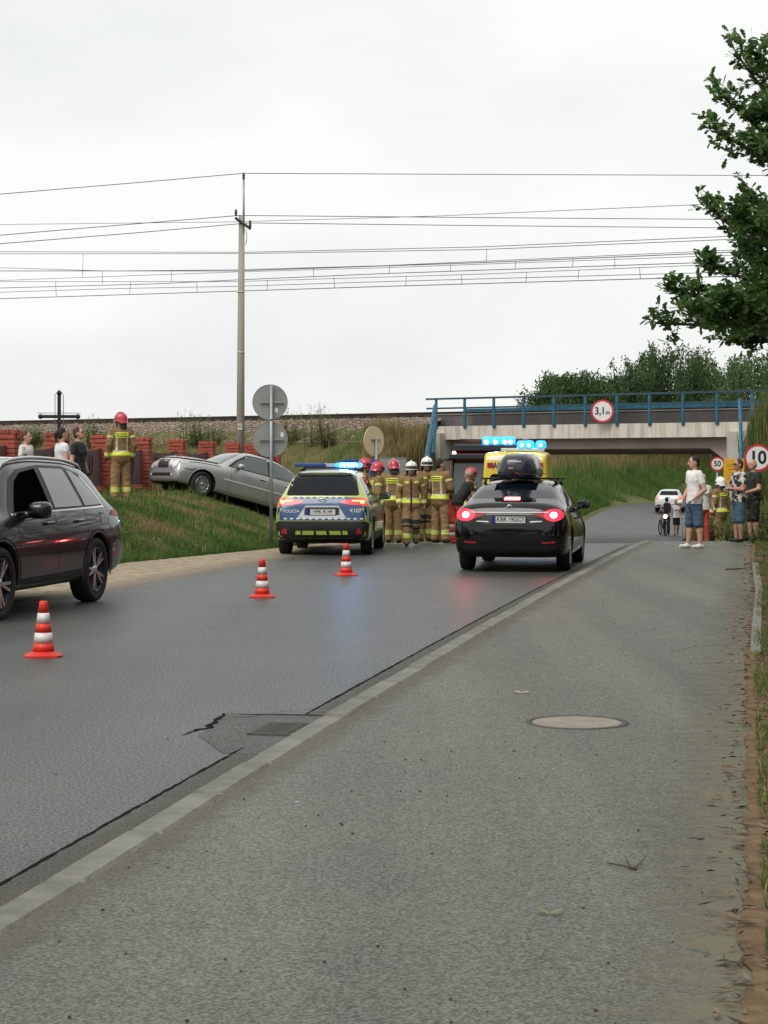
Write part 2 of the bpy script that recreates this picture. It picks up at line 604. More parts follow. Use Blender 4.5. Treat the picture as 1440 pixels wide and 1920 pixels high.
# dust and sand washed over the edges of the asphalt: thin sheets whose cover breaks up in noise
def dust(name, f0, f1, dz, col, ys, most=.4):
    """solid at f1, gone at f0"""
    m = bpy.data.materials.new(name)
    m.use_nodes = True
    t = m.node_tree
    b = t.nodes['Principled BSDF']
    b.inputs['Base Color'].default_value = (*col, 1)
    b.inputs['Roughness'].default_value = .95
    b.inputs['Specular IOR Level'].default_value = .1
    at_ = t.nodes.new('ShaderNodeAttribute'); at_.attribute_name = 'cover'
    tc = t.nodes.new('ShaderNodeTexCoord')
    nz = t.nodes.new('ShaderNodeTexNoise'); nz.inputs['Scale'].default_value = 5.5; nz.inputs['Detail'].default_value = 10; nz.inputs['Roughness'].default_value = .72
    t.links.new(tc.outputs['Object'], nz.inputs['Vector'])
    ad = t.nodes.new('ShaderNodeMath'); ad.operation = 'MULTIPLY_ADD'
    t.links.new(at_.outputs['Fac'], ad.inputs[0]); ad.inputs[1].default_value = .55
    t.links.new(nz.outputs['Fac'], ad.inputs[2])
    rp = t.nodes.new('ShaderNodeMapRange'); rp.inputs['From Min'].default_value = .62; rp.inputs['From Max'].default_value = .95; rp.inputs['To Max'].default_value = most
    t.links.new(ad.outputs['Value'], rp.inputs['Value'])
    t.links.new(rp.outputs['Result'], b.inputs['Alpha'])
    v, f, cv = [], [], []
    for y in ys:
        a, c = f0(y), f1(y)
        for i in range(5):
            v.append((a + (c - a) * i / 4, y, zr(y) + dz)); cv.append(i / 4)
    for j in range(len(ys) - 1):
        for i in range(4):
            q = j * 5 + i
            f.append((q, q + 1, q + 6, q + 5))
    o = mesh_obj(name, v, f, m)
    at2 = o.data.attributes.new('cover', 'FLOAT', 'POINT')
    at2.data.foreach_set('value', cv)
    return tag(o, kind='structure')
dys = axis_steps([(4, 42, .3)])
dust('path_edge_dust', lambda y: RE(y) - .62, lambda y: RE(y) + .04, .0535, (.21, .195, .14), dys, .6)
dust('kerb_dust', lambda y: K(y) + KW + .26, lambda y: K(y) + KW, .0528, (.17, .155, .115), dys)
dust('gutter_dust', lambda y: K(y) - .34, lambda y: K(y) - .0, .0022, (.14, .13, .10), dys)
dust('sand_spill', lambda y: LE(y) + .9, lambda y: LE(y) - .3, .0065, (.34, .285, .205), axis_steps([(20, 42, .3)]), .75)

M_seam = mat('asphalt_seam', (.052, .053, .052), .8, col2=(.075, .076, .073), scale=6, spec=.1)
tag(ribbon('path_crack', [(1250, 1235), (1290, 1225), (1340, 1222), (1400, 1210)], .008, M_seam, z=.0545, jit=.02), kind='structure')

tag(strip('kerb_bed', lambda y: K(y) + .004, lambda y: K(y) + KW - .004, .034, mat('kerb_bed_dirt', (.03, .028, .024), 1.0, spec=.0), axis_steps([(3.6, 45, .5)]), 1), kind='structure')

# ---------------------------------------------------------------- gully grate, manhole
M_iron = mat('cast_iron', (.075, .072, .066), .8, metal=.1, spec=.2, col2=(.115, .108, .098), scale=25, bump=.3)
M_dark = mat('dark_void', (.003, .003, .003), 1.0, spec=.0)
M_conc = mat('weathered_concrete', (.36, .345, .30), .9, col2=(.26, .25, .225), scale=1.6, bump=.25, bscale=40, lo=.4, hi=.7)
M_rot = lambda rz: Matrix.Rotation(rz, 3, 'Z')
yd = 12.35
gr = empty('drain_grate', (K(yd) - .185, yd, .004), -math.atan(.19), 'small iron drain grate set against the kerb in the road', 'drain')
MB().box((0, 0, -.02), (.34, .56, .03), bev=.004).build('pit', M_dark, gr)
fr = MB()
for sx in (-1, 1):
    fr.box((sx * .16, 0, .002), (.03, .56, .016))
    fr.box((0, sx * .268, .001), (.30, .028, .016))
fr.build('frame', M_iron, gr)
bar = MB().box((0, 0, 0), (.29, .018, .014)).build('bar', M_iron, gr)
bar.location = (0, -.23, .003)
for k in range(1, 11):
    b2 = bar.copy(); COL.objects.link(b2); b2.location = (0, -.23 + k * .046, .003)
M_cover = mat('manhole_concrete', (.20, .175, .14), .9, col2=(.28, .25, .205), detail=9, scale=6, bump=.3, bscale=60)
mx_, my_, _ = G(1082, 1355, .05)
mh = empty('manhole_cover', (mx_, my_, .05), 0, 'round concrete manhole cover set in the footpath', 'manhole cover')
MB().lathe([(0, .004), (.27, .006), (.285, .004), (.29, -.02)], n=40).build('lid', M_cover, mh)
MB().lathe([(.297, -.02), (.298, .006), (.33, .006), (.335, -.02)], n=40, closed=True).build('ring', M_iron, mh)

# ---------------------------------------------------------------- railway: ballast, tracks
M_ballast = mat('ballast', (.22, .165, .125), .95, col2=(.12, .09, .07), scale=9, bump=1.0, bscale=14, lo=.42, hi=.58)
M_rail = mat('rail_steel', (.035, .024, .02), .6, metal=.3, col2=(.06, .035, .025), scale=4)
M_sleeper = mat('sleeper', (.05, .042, .036), .9, col2=(.08, .07, .06), scale=5)
RZ = math.atan2(DP[1], DP[0])
bal = MB()
for p0, p1 in ((-120, -7.6), (7.7, 70)):
    n = int((p1 - p0) / .5)
    vs_, fs_ = [], []
    prof = [(-1.5, 2.68), (-.6, 3.14), (.3, 3.5), (1.1, 3.70), (8.6, 3.70), (10.4, 3.2)]
    for i in range(n + 1):
        p = p0 + (p1 - p0) * i / n
        for j, (q, z) in enumerate(prof):
            nn = mnoise.noise(Vector((p * 1.1, j * 3.3, 1)))
            vs_.append(PQ(p, q + .12 * nn, z + .06 * nn))
    m_ = len(prof)
    for i in range(n):
        for j in range(m_ - 1):
            fs_.append((i * m_ + j, (i + 1) * m_ + j, (i + 1) * m_ + j + 1, i * m_ + j + 1))
    bal.add(vs_, fs_, 0, True)
bal.add([PQ(-7.4, 1.05, 3.7), PQ(7.5, 1.05, 3.7), PQ(7.5, 8.6, 3.7), PQ(-7.4, 8.6, 3.7)], [(0, 1, 2, 3)])
tag(bal.build('ballast_bed', M_ballast), kind='structure')
# loose stones of the near shoulder
st = MB()
ico = [(0, 0, 1), (.9, 0, .3), (.28, .85, .3), (-.72, .53, .3), (-.72, -.53, .3), (.28, -.85, .3), (0, 0, -.7)]
icf = [(0, 1, 2), (0, 2, 3), (0, 3, 4), (0, 4, 5), (0, 5, 1), (6, 2, 1), (6, 3, 2), (6, 4, 3), (6, 5, 4), (6, 1, 5)]
for i in range(9000):
    p = rnd.uniform(-36, -7.4) if i % 6 else rnd.uniform(7.5, 16)
    q = rnd.uniform(-1.4, 1.3)
    z = lin(q, [-1.5, -.6, .3, 1.1, 2], [2.68, 3.14, 3.5, 3.70, 3.70])
    s_ = rnd.uniform(.03, .075)
    x, y, z = PQ(p, q, z)
    a = rnd.uniform(0, 6.28); ca, sa = math.cos(a), math.sin(a)
    kx, ky, kz = s_ * rnd.uniform(.7, 1.4), s_ * rnd.uniform(.7, 1.4), s_ * rnd.uniform(.6, 1.1)
    st.add([(x + (vx * kx * ca - vy * ky * sa), y + (vx * kx * sa + vy * ky * ca), z + vz * kz) for vx, vy, vz in ico], icf, i % 3)
o = st.build('ballast_stones', [mat('stone_a', (.26, .20, .155), .9), mat('stone_b', (.17, .125, .095), .9), mat('stone_c', (.32, .26, .21), .9)])
tag(o, 'loose tan ballast stones on the railway embankment shoulder', 'ballast', kind='stuff')
for qc, lab in ((2.7, 'near rusty railway track along the embankment top'), (6.9, 'far rusty railway track behind the near one')):
    tr = empty('railway_track', PQ(0, qc, 3.79), RZ, lab, 'railway track')
    for sy in (-.75, .75):
        MB().box((-22, sy, .17), (190, .07, .05)).box((-22, sy, .09), (190, .02, .13)).box((-22, sy, .02), (190, .14, .02)).build('rail', M_rail, tr)
    sl = MB()
    for k in range(-115, 100):
        sl.box((k * .62, 0, -.05), (.30, 2.6, .18))
    tag(sl.build('sleepers', M_sleeper, tr), kind='stuff')

# ---------------------------------------------------------------- railway bridge
M_beam = mat('bridge_edge_concrete', (.66, .61, .53), .9, col2=(.30, .26, .22), scale=1.3, detail=8, bump=.25, bscale=30, stretch=(2.6, 1, .28), lo=.46, hi=.74)
M_pink = mat('bridge_pink_plaster', (.56, .44, .41), .9, col2=(.45, .35, .33), scale=.8, bump=.15, bscale=30, stretch=(1, 1, .5))
M_abut = mat('abutment_concrete', (.52, .50, .44), .9, col2=(.38, .365, .315), scale=1.4, bump=.25, bscale=35, stretch=(1, 1, .5))
M_blue = mat('blue_railing_paint', (.010, .085, .155), .55, col2=(.03, .16, .24), scale=5, detail=8)
M_railtop = mat('railing_dark_blue', (.02, .05, .075), .5, col2=(.03, .075, .11), scale=3)
M_plate = mat('ballast_plate', (.10, .098, .10), .8, col2=(.15, .13, .125), scale=1.5, stretch=(1, 1, .4))
br = empty('railway_bridge', (RX, RY, 0), RZ, 'low concrete railway bridge with blue railing over the road', 'bridge')
SH = -.498                                        # the walls follow the road, askew to the track
def shear(poly_pz, q0, q1, name, m, dz1=0.0):
    n = len(poly_pz)
    v = [(p + SH * q0, q0, z) for p, z in poly_pz] + [(p + SH * q1, q1, z + dz1) for p, z in poly_pz]
    f = [tuple(range(n)), tuple(range(2 * n - 1, n - 1, -1))] + [(i, i + n, (i + 1) % n + n, (i + 1) % n) for i in range(n)]
    return MB().add(v, f).build(name, m, br, fix=True)
MB().prism([(-7.35, 2.77), (7.1, 2.77), (7.1, 3.32), (-7.35, 3.32)], 0, .55, 'y').build('edge_beam', M_beam, br, fix=True)
# portal: slab and haunches
shear([(-6.95, 3.28), (-6.95, 1.75), (-6.62, 1.75), (-5.75, 2.36), (5.35, 2.36), (6.25, 1.72), (6.55, 1.72), (6.55, 3.28)], .56, 9.4, 'deck_slab', M_pink, -.17)
shear([(-7.5, -2.6), (-6.62, -2.6), (-6.62, 1.748), (-7.5, 1.748)], .56, 9.4, 'abutment_wall', M_pink)
shear([(6.25, -2.6), (7.2, -2.6), (7.2, 1.718), (6.25, 1.718)], .56, 9.4, 'abutment_wall', M_pink)
MB().prism([(-7.28, 3.03), (-6.75, 3.03), (-6.72, -2.6), (-9.1, -2.6), (-8.0, 1.6)], -.35, .553, 'y').build('abutment_block', M_abut, br, fix=True)
MB().prism([(6.2, 2.96), (6.8, 2.96), (7.7, 3.3), (8.1, 3.3), (8.3, 1.9), (9.2, -2.6), (6.2, -2.6)], -.3, .553, 'y').build('abutment_block', M_abut, br, fix=True)
MB().box((0, 1.02, 3.56), (15.5, .1, .52)).box((0, 1.0, 3.835), (15.5, .16, .03), 1).build('ballast_plate', [M_plate, M_conc], br)
MB().box((-.1, 8.9, 3.6), (14.6, .1, .6)).build('ballast_plate', M_plate, br)
me_p = None
for k in range(11):
    p = -7.15 + k * 1.425
    if me_p is None:
        t_ = MB().box((0, 0, 0), (.09, .08, 1.18)).box((0, .02, -.55), (.15, .05, .10)).build('post', M_blue, br)
        me_p = t_.data; t_.location = (p, -.045, 3.84)
    else:
        link('post', me_p, br, (p, -.045, 3.84))
MB().box((.1, -.045, 4.45), (15.5, .11, .075)).build('top_rail', M_railtop, br)
MB().box((.1, -.02, 4.06), (15.5, .05, .07)).build('mid_rail', M_railtop, br)
MB().box((.6, .62, 3.97), (13.4, .16, .13)).build('cable_duct', M_blue, br)
MB().box((-.1, 9.3, 4.42), (15.0, .08, .07)).build('far_rail', M_railtop, br)
inv = Matrix.Translation((RX, RY, 0)) @ Matrix.Rotation(RZ, 4, 'Z')
inv = inv.inverted()
def bl(px, py, Y):
    return tuple(inv @ Vector(P(px, py, Y)))
MB().tube([bl(816, 760, 78.6), bl(796, 880, 74.5)], .085, n=4, sm=False).tube([bl(818, 778, 78.4), bl(812, 850, 76.4)], .07, n=4, sm=False).tube([bl(806, 825, 77), bl(803, 885, 76.4)], .06, n=4, sm=False).build('stair_handrail', M_blue, br)
MB().tube([bl(1387, 748, 70.6), bl(1391, 868, 67.5)], .065, n=4, sm=False).build('stair_handrail', M_blue, br)

# ---------------------------------------------------------------- signs
M_signback = mat('sign_back_grey', (.23, .23, .22), .55, col2=(.29, .29, .28), scale=2)
M_post = mat('galvanised_post', (.27, .30, .33), .45, metal=.5, col2=(.33, .36, .38), scale=6)
M_white = mat('sign_white', (.80, .80, .78), .4)
M_red = mat('sign_red', (.62, .03, .045), .4)
M_black = mat('sign_black', (.012, .012, .014), .5)
M_sticker = mat('sticker_white', (.75, .75, .73), .5)
def disc(mb, c, r, y0, y1, m=0, n=40, r2=None):
    M = Matrix.Translation(c) @ Matrix.Rotation(R(90), 4, 'X')
    if r2:
        mb.lathe([(r2, y0), (r, y0), (r, y1), (r2, y1)], m, n, M, sm=False, closed=True)
    else:
        mb.lathe([(0, y0), (r, y0), (r, y1), (0, y1)], m, n, M, sm=False)
def round_limit(name, label, c, dia, yaw, txts, base_z, post=True, rim=.16):
    """round red-rimmed white sign facing the viewer; c is its centre"""
    rt = empty(name, (c[0], c[1], base_z), yaw, label, 'road sign')
    zc = c[2] - base_z
    r = dia / 2
    mb = MB(); disc(mb, (0, 0, zc), r, -.002, .010); mb.build('plate', M_signback, rt)
    mb = MB(); disc(mb, (0, 0, zc), r, .011, .016, r2=r * (1 - rim)); mb.build('red_rim', M_red, rt)
    mb = MB(); disc(mb, (0, 0, zc), r * (1 - rim) - .001, .0105, .014); mb.build('white_field', M_white, rt)
    for tx, sz, dx, dz, sx in txts:
        text('digits', tx, sz, M_black, rt, (dx, -.0165, zc + dz), (R(90), 0, 0), bold=sz * .028, sx=sx)
    if post:
        MB().tube([(0, .04, -.1), (0, .04, zc + r * .8)], .03, n=10).build('post', M_post, rt)
    else:
        MB().box((0, .03, zc), (.6 * dia, .05, .05)).build('bracket', M_post, rt)
    return rt
c = P(1129.5, 771, 74.2)
round_limit('height_limit_sign', 'round red rimmed 3,1m height limit sign on the bridge railing', c, .89, R(-14), [('3,1', .40, -.09, 0, .85), ('m', .24, .21, -.055, .95)], c[2] - .4, post=False)
c = P(1421, 858.5, 47.5)
round_limit('speed_limit_sign', 'round red rimmed speed limit 10 sign behind the two men', c, .68, R(-6), [('10', .44, 0, -.005, .95)], H(c[0], c[1]))
c = P(1345, 870, 63)
round_limit('speed_limit_sign', 'round red rimmed speed limit 50 sign near the underpass wall', c, .47, R(-6), [('50', .25, 0, 0, .95)], H(c[0], c[1]), rim=.2)

# yellow notice board
c = P(1376, 884, 51)
M_yel = mat('notice_yellow', (.72, .36, .01), .5, col2=(.78, .42, .015), scale=3)
M_yel2 = mat('notice_print', (.34, .17, .01), .6)
nb = empty('notice_board', (c[0], c[1], H(c[0], c[1])), R(-8), 'yellow notice board on posts behind the man in camouflage shirt', 'notice board')
zc = c[2] - nb.location.z
MB().box((0, 0, zc), (.54, .02, .66), bev=.004).build('board', M_yel, nb)
text('heading', 'UWAGA', .11, M_yel2, nb, (.02, -.0115, zc + .16), (R(90), 0, 0), bold=.002)
ln = MB()
for k, (w_, z_) in enumerate(((.30, .06), (.5, -.02), (.34, -.12), (.38, -.2))):
    ln.box((0, -.0115, zc + z_), (w_, .002, .022 if k != 1 else .006))
ln.build('small_print', M_yel2, nb)
for sx in (-.2, .2):
    MB().tube([(sx, .04, -.1), (sx, .04, zc + .3)], .025, n=8).build('post', M_post, nb)

# two grey round sign backs on one post, left of the police car
yb = 40.0
bx_, by_, _ = P(509, 1000, yb)
zb_ = H(bx_, by_)
sg = empty('double_sign_post', (bx_, by_, zb_), R(0), 'galvanised post with two round grey sign backs beside the police car', 'road sign')
for py, dy in ((754, 0), (824, .0)):
    z = P(507, py, yb)[2] - zb_
    d_ = MB(); disc(d_, (-.03, -.0, z), .366, -.03, -.018, n=48)
    disc(d_, (-.03, 0, z), .37, -.034, -.012, r2=.358, n=48)
    pl = d_.build('sign_plate', M_signback, sg)
    MB().box((.10 if dy == 0 and py < 800 else .22, -.0 + .0105, z - .17 if py < 800 else z + .1), (.06, .001, .095)).build('sticker', M_sticker, pl)
    pl.location.y = .0
    MB().box((0, -.022, z), (.5, .03, .03)).build('bracket', M_post, pl)
MB().tube([(0, -.055, -.2), (0, -.055, P(507, 722, yb)[2] - zb_)], .034, n=12).build('post', M_post, sg)
for z in (P(507, 786, yb)[2] - zb_,):
    MB().tube([(0, -.055, z - .03), (0, -.055, z + .03)], .042, n=12).build('clamp', M_post, sg)

# round cream sign back turned aside, in front of the reeds
c = P(701, 827, 58)
zb_ = H(c[0], c[1])
rs = empty('round_sign', (c[0], c[1], zb_), R(48), 'turned cream round sign back on a post before the dry reeds', 'road sign')
d_ = MB(); disc(d_, (0, 0, c[2] - zb_), .45, -.01, .01, n=40)
d_.build('sign_plate', mat('sign_cream', (.62, .50, .33), .5, col2=(.70, .57, .38), scale=1.5), rs)
MB().tube([(.05, -.05, -.2), (.05, -.05, c[2] - zb_ + .05)], .035, n=10).build('post', M_post, rs)
MB().box((.05, -.03, c[2] - zb_ + .04), (.4, .04, .04)).build('bracket', M_post, rs)
# blue board and grey board backs behind the police car and firefighters
c = P(673, 879, 52)
zb_ = H(c[0], c[1])
bb = empty('blue_board', (c[0], c[1], zb_), R(-3), 'blue information board just behind the police car roof lights', 'road sign')
MB().box((0, 0, c[2] - zb_), (1.0, .02, .5), bev=.004).build('board', mat('board_blue', (.01, .09, .33), .4, col2=(.012, .11, .38), scale=2), bb)
MB().box((0, -.012, c[2] - zb_ + .15), (.9, .002, .012)).build('white_line', M_white, bb)
for sx in (-.4, .4):
    MB().tube([(sx, .04, -.2), (sx, .04, c[2] - zb_ + .2)], .03, n=8).build('post', M_post, bb)
c = P(737, 880, 53)
zb_ = H(c[0], c[1])
gb = empty('grey_board', (c[0], c[1], zb_), R(-2), 'grey rectangular sign back behind the firefighters', 'road sign')
for sx in (-1, 1):
    MB().box((sx * .185, 0, c[2] - zb_), (.365, .015, .62), bev=.003).build('panel', M_signback, gb)
MB().tube([(0, -.04, -.2), (0, -.04, c[2] - zb_ + .3)], .03, n=8).build('post', M_post, gb)
MB().box((0, -.0, c[2] - zb_ + .315), (.76, .03, .02)).build('top_edge', M_post, gb)

# ---------------------------------------------------------------- brick fence along the bank
M_brick = [mat('brick_red', (.33, .07, .045), .85, col2=(.41, .095, .06), scale=14, bump=.3, bscale=60),
           mat('brick_red_dark', (.23, .05, .036), .85, col2=(.31, .068, .047), scale=14, bump=.3, bscale=60),
           mat('brick_orange', (.42, .105, .06), .85, col2=(.35, .08, .05), scale=14, bump=.3, bscale=60)]
M_mortar = mat('mortar', (.06, .035, .03), .95)
M_slat = mat('fence_slat_brown', (.10, .045, .045), .6, col2=(.14, .066, .062), scale=3, stretch=(1, 1, .2))
M_slatd = mat('fence_iron', (.03, .018, .018), .5)
FD = Vector((.134, 1, 0)).normalized()
frz = math.atan2(FD.y, FD.x) - R(90)
def fx(y): return -13.2 + .134 * y
pil_y = [36.0, 40.0, 43.4, 47.0, 50.8, 54.6, 58.4, 62.1, 65.2, 69]
fe = empty('brick_fence', (fx(40), 40, .9), frz, 'red brick pillar fence with brown slat panels along the bank', 'fence')
def fl(y, lx=0.0):       # fence-local from distance
    return (lx, (y - 40) / FD.y, 0)
brick_me = [MB().box((0, 0, 0), (.325, .118, .088), bev=.006).build('brick', m) for m in M_brick]
for b in brick_me: bpy.data.objects.remove(b) if False else None
bmesh_d = [b.data for b in brick_me]
for b in brick_me: bpy.data.objects.remove(b)
PS, PT = .44, 1.55       # pillar side, height above local 0 (z .9)
for i, y in enumerate(pil_y):
    lo = fl(y)
    pi_ = MB().box((0, 0, .70), (PS - .03, PS - .03, 1.68)).build('pillar', M_mortar, fe)
    pi_.location = lo
    far = MB()
    for c_ in range(16):
        z = PT - .05 - c_ * .1
        wide = .018 if c_ in (0, 1) else (-.006 if c_ == 2 else 0)
        for s_ in range(4):
            a = s_ * math.pi / 2 + (0 if c_ % 2 else math.pi / 2 * 0)
            fl_ = -1 if c_ % 2 else 1
            off = (fl_ * (PS / 2 - .163), PS / 2 - .059 + wide)
            ca, sa = math.cos(a), math.sin(a)
            lx, ly = off[0] * ca - off[1] * sa, off[0] * sa + off[1] * ca
            mi = rnd.choice((0, 0, 1, 2))
            if 1 <= i <= 5 and c_ < 15:
                link('brick', bmesh_d[mi], pi_, (lx, ly, z + rnd.uniform(-.003, .003)), (0, 0, a + rnd.uniform(-.012, .012)))
            else:
                far.box((lx, ly, z), (.325, .118, .088), mi, a)
    if far.f:
        tag(far.build('bricks', M_brick, pi_), kind='stuff')
    if i < len(pil_y) - 1:
        y2 = pil_y[i + 1]
        a, b = lo[1] + PS / 2, fl(y2)[1] - PS / 2
        pn = MB().box((0, (a + b) / 2, .5), (.04, b - a, .05)).box((0, (a + b) / 2, 1.05), (.04, b - a, .05)).build('panel_rail', M_slatd, fe)
        sl = MB()
        n = int((b - a) / .105)
        for k in range(n):
            yy = a + (k + .5) * (b - a) / n
            t_ = abs((k + .5) / n - .5) * 2
            top = 1.14 + .09 * t_ * t_
            sl.box((.035, yy, (top + .30) / 2), (.02, .088, top - .30))
        tag(sl.build('slats', M_slat, pn), kind='stuff')
        for yy in (a + (b - a) * .3, a + (b - a) * .7):
            orn = MB()
            pts = [(.07, yy + .13 * math.cos(t), .82 + .24 * math.sin(t)) for t in np.linspace(0, 2 * math.pi, 20)]
            orn.tube(pts, .014, n=6)
            orn.build('ring_ornament', M_slatd, pn)
        # low brick plinth, its bricks joined
        pb = MB().box((0, (a + b) / 2, .0), (.2, b - a, .42), 0)
        nb_ = int((b - a) / .25)
        for c_ in range(3):
            for k in range(nb_):
                pb.box((.092, a + (k + .5 + (.25 if c_ % 2 else -.25)) * (b - a) / (nb_ + .6) + .05, .16 - c_ * .1), (.04, .235, .088), 1 + rnd.choice((0, 1, 2)))
        tag(pb.build('plinth_bricks', [M_mortar] + M_brick, fe), kind='stuff')

# ---------------------------------------------------------------- cemetery cross behind the fence
c = P(111, 860, 55)
M_cross = mat('cross_black', (.012, .012, .013), .45)
cr = empty('cross', (c[0], c[1], .9), R(4), 'tall black wayside cross standing behind the brick fence', 'cross')
zt = P(111, 737, 55)[2] - .9
za = P(111, 781, 55)[2] - .9
MB().box((0, 0, zt / 2), (.10, .08, zt), bev=.01).build('shaft', M_cross, cr)
MB().box((0, 0, za), (1.04, .075, .095), bev=.01).build('crossbar', M_cross, cr)
for x_, z_ in ((-.53, za), (.53, za), (0, zt)):
    MB().lathe([(0, -.08), (.06, -.04), (.075, 0), (.06, .04), (0, .08)], n=10, M=Matrix.Translation((x_, 0, z_)) @ Matrix.Rotation(R(90), 4, 'X')).build('bud', M_cross, cr)
w_ = MB()
for sx in (-1, 1):
    w_.tube([(sx * .12, 0, 0), (sx * .12, 0, zt - .05), (0, 0, zt + .1)], .012, n=5)
w_.tube([(-.62, 0, za + .1), (.62, 0, za + .1)], .010, n=5)
w_.build('thin_frame', mat('thin_steel', (.35, .35, .34), .4, metal=.6), cr)

# ---------------------------------------------------------------- utility pole and wires
M_pole = mat('pole_concrete', (.36, .34, .28), .9, col2=(.29, .275, .23), scale=2.2, bump=.2, bscale=30, stretch=(2, 2, .25))
M_wire = mat('wire', (.045, .05, .06), .5)
M_insul = mat('insulator', (.03, .022, .025), .3)
YP = 66.0
c = P(450.5, 850, YP)
po = empty('utility_pole', (c[0], c[1], .85), 0, 'tall concrete utility pole behind the fence', 'utility pole')
ztop = P(453, 405, YP)[2] - .85
MB().tube([(0, 0, -.3), (.02, 0, ztop * .5), (.05, 0, ztop)], [.15, .125, .10], n=16).build('shaft', M_pole, po)
ze = P(457, 325, YP)[2] - .85
MB().tube([(.12, -.05, ztop - .6), (.12, -.05, ze - .15)], .035, n=8).build('steel_extension', M_post, po)
ins = [(.12, -.05, ze - .22), (-.14, -.1, ztop - .02), (.36, -.3, ztop - .42)]
for x_, y_, z_ in ins:
    MB().lathe([(.02, 0), (.055, .02), (.03, .05), (.06, .08), (.03, .11), (.06, .14), (.03, .18), (.05, .22), (0, .24)], n=12, M=Matrix.Translation((x_, y_, z_))).build('insulator', M_insul, po)
MB().tube([(-.16, -.1, ztop - .08), (.38, -.32, ztop - .48)], .05, n=4, sm=False).build('crossarm', M_insul, po)
for zz in (.5, .72):
    z_ = ztop * zz
    MB().tube([(.02, 0, z_), (.021, 0, z_ + .05)], .137 if zz < .6 else .128, n=16).build('band', mat('pole_band', (.5, .49, .45), .8), po)
MB().box((-.0, -.145, P(450, 800, YP)[2] - .85), (.16, .01, .22)).build('number_plate', mat('plate_pale', (.55, .55, .5), .6), po)
text('plate_digits', '42', .15, M_black, po, (0, -.152, P(450, 800, YP)[2] - .85), (R(90), 0, 0))
w_ = MB().tube([(.2, -.1, ztop - .45), (.24, -.12, ztop - .75), (.2, -.12, ztop - 1.0)], .012, n=5)
w_.build('loose_cable', M_wire, po)

def wire(label, pix, yf, r=.016, drops=(), group='overhead wires', name='power_line'):
    pts = [P(px, py, yf(px)) for px, py in pix]
    mb = MB().tube(pts, r, n=5)
    o = mb.build(name, M_wire)
    tag(o, label, 'wire', group)
    for x_, y0, y1 in drops:
        MB().tube([P(x_, y0, yf(x_)), P(x_ + rnd.uniform(-2, 2), y1, yf(x_))], .011, n=4).build('dropper', M_wire, o)
    return o
def yq(q):
    return lambda px: (q + .6 * RX + .8 * RY) / (.6 * (px - CX) / F + .8)
lw = lambda px: lin(px, [-400, 455, 1800], [58, YP, 74])
wire('topmost power line running to the head of the utility pole', [(-300, 392), (0, 364), (250, 343), (457, 325), (900, 327), (1440, 329), (1800, 329)], lw, .013)
wire('power line to the left insulator of the utility pole', [(-300, 467), (0, 441), (250, 420), (448, 404), (900, 408), (1440, 412), (1800, 414)], lw, .013)
wire('power line to the right insulator of the utility pole', [(-300, 482), (0, 457), (250, 437), (467, 418), (900, 423), (1440, 428), (1800, 430)], lw, .013)
wire('lone wire crossing between the two insulator lines left of the pole', [(-300, 423), (0, 421), (440, 416), (820, 405), (1440, 378), (1800, 362)], yq(9.5), .014)
wire('upper feeder wire above the railway', [(-300, 472), (0, 472), (460, 473), (900, 463), (1440, 440), (1800, 422)], yq(8.2), .016, name='catenary_wire')
wire('lower feeder wire just beneath the upper feeder', [(-300, 476), (0, 476), (460, 475.5), (900, 468), (1440, 446), (1800, 430)], yq(7.6), .016, [(156, 476, 519), (913, 468, 491)], name='catenary_wire')
wire('thin messenger wire below the feeders', [(-300, 495), (0, 502), (200, 508), (440, 506), (720, 498), (1440, 466), (1800, 448)], yq(6.9), .014, name='catenary_wire')
wire('sagging messenger wire of the far track', [(-300, 508), (0, 508), (440, 508), (900, 492.5), (1440, 470), (1800, 452)], yq(6.6), .02, [(192, 509, 532), (322, 508, 528), (588, 502, 521), (731, 497, 513), (845, 494, 508), (967, 490, 505), (1075, 485, 499), (1153, 483, 502)], name='catenary_wire')
wire('far contact wire rising from the left edge to the pole', [(-300, 538), (0, 526), (300, 515), (440, 510), (720, 502), (1440, 476), (1800, 460)], yq(7.2), .013, name='catenary_wire')
wire('flat messenger wire of the near track', [(-300, 529), (0, 528), (440, 528), (900, 514), (1440, 492), (1800, 475)], yq(3.0), .013, [(104, 528, 557), (245, 528, 552), (369, 528, 549), (501, 525, 544), (626, 520, 541), (762, 518, 537), (865, 515, 534), (988, 510, 528), (1085, 506, 523), (1199, 501, 522)], name='catenary_wire')
wire('contact wire of the far track', [(-300, 549), (0, 540), (300, 532), (440, 525), (720, 513), (1440, 488), (1800, 470)], yq(6.9), .018, name='catenary_wire')
wire('second contact wire of the near track', [(-300, 557), (0, 548), (220, 541), (440, 537), (720, 528), (1440, 508), (1800, 492)], yq(2.9), .014, name='catenary_wire')
wire('lowest contact wire of the near track', [(-300, 571), (0, 560), (440, 546), (720, 537), (1440, 516), (1800, 498)], yq(2.6), .018, name='catenary_wire')

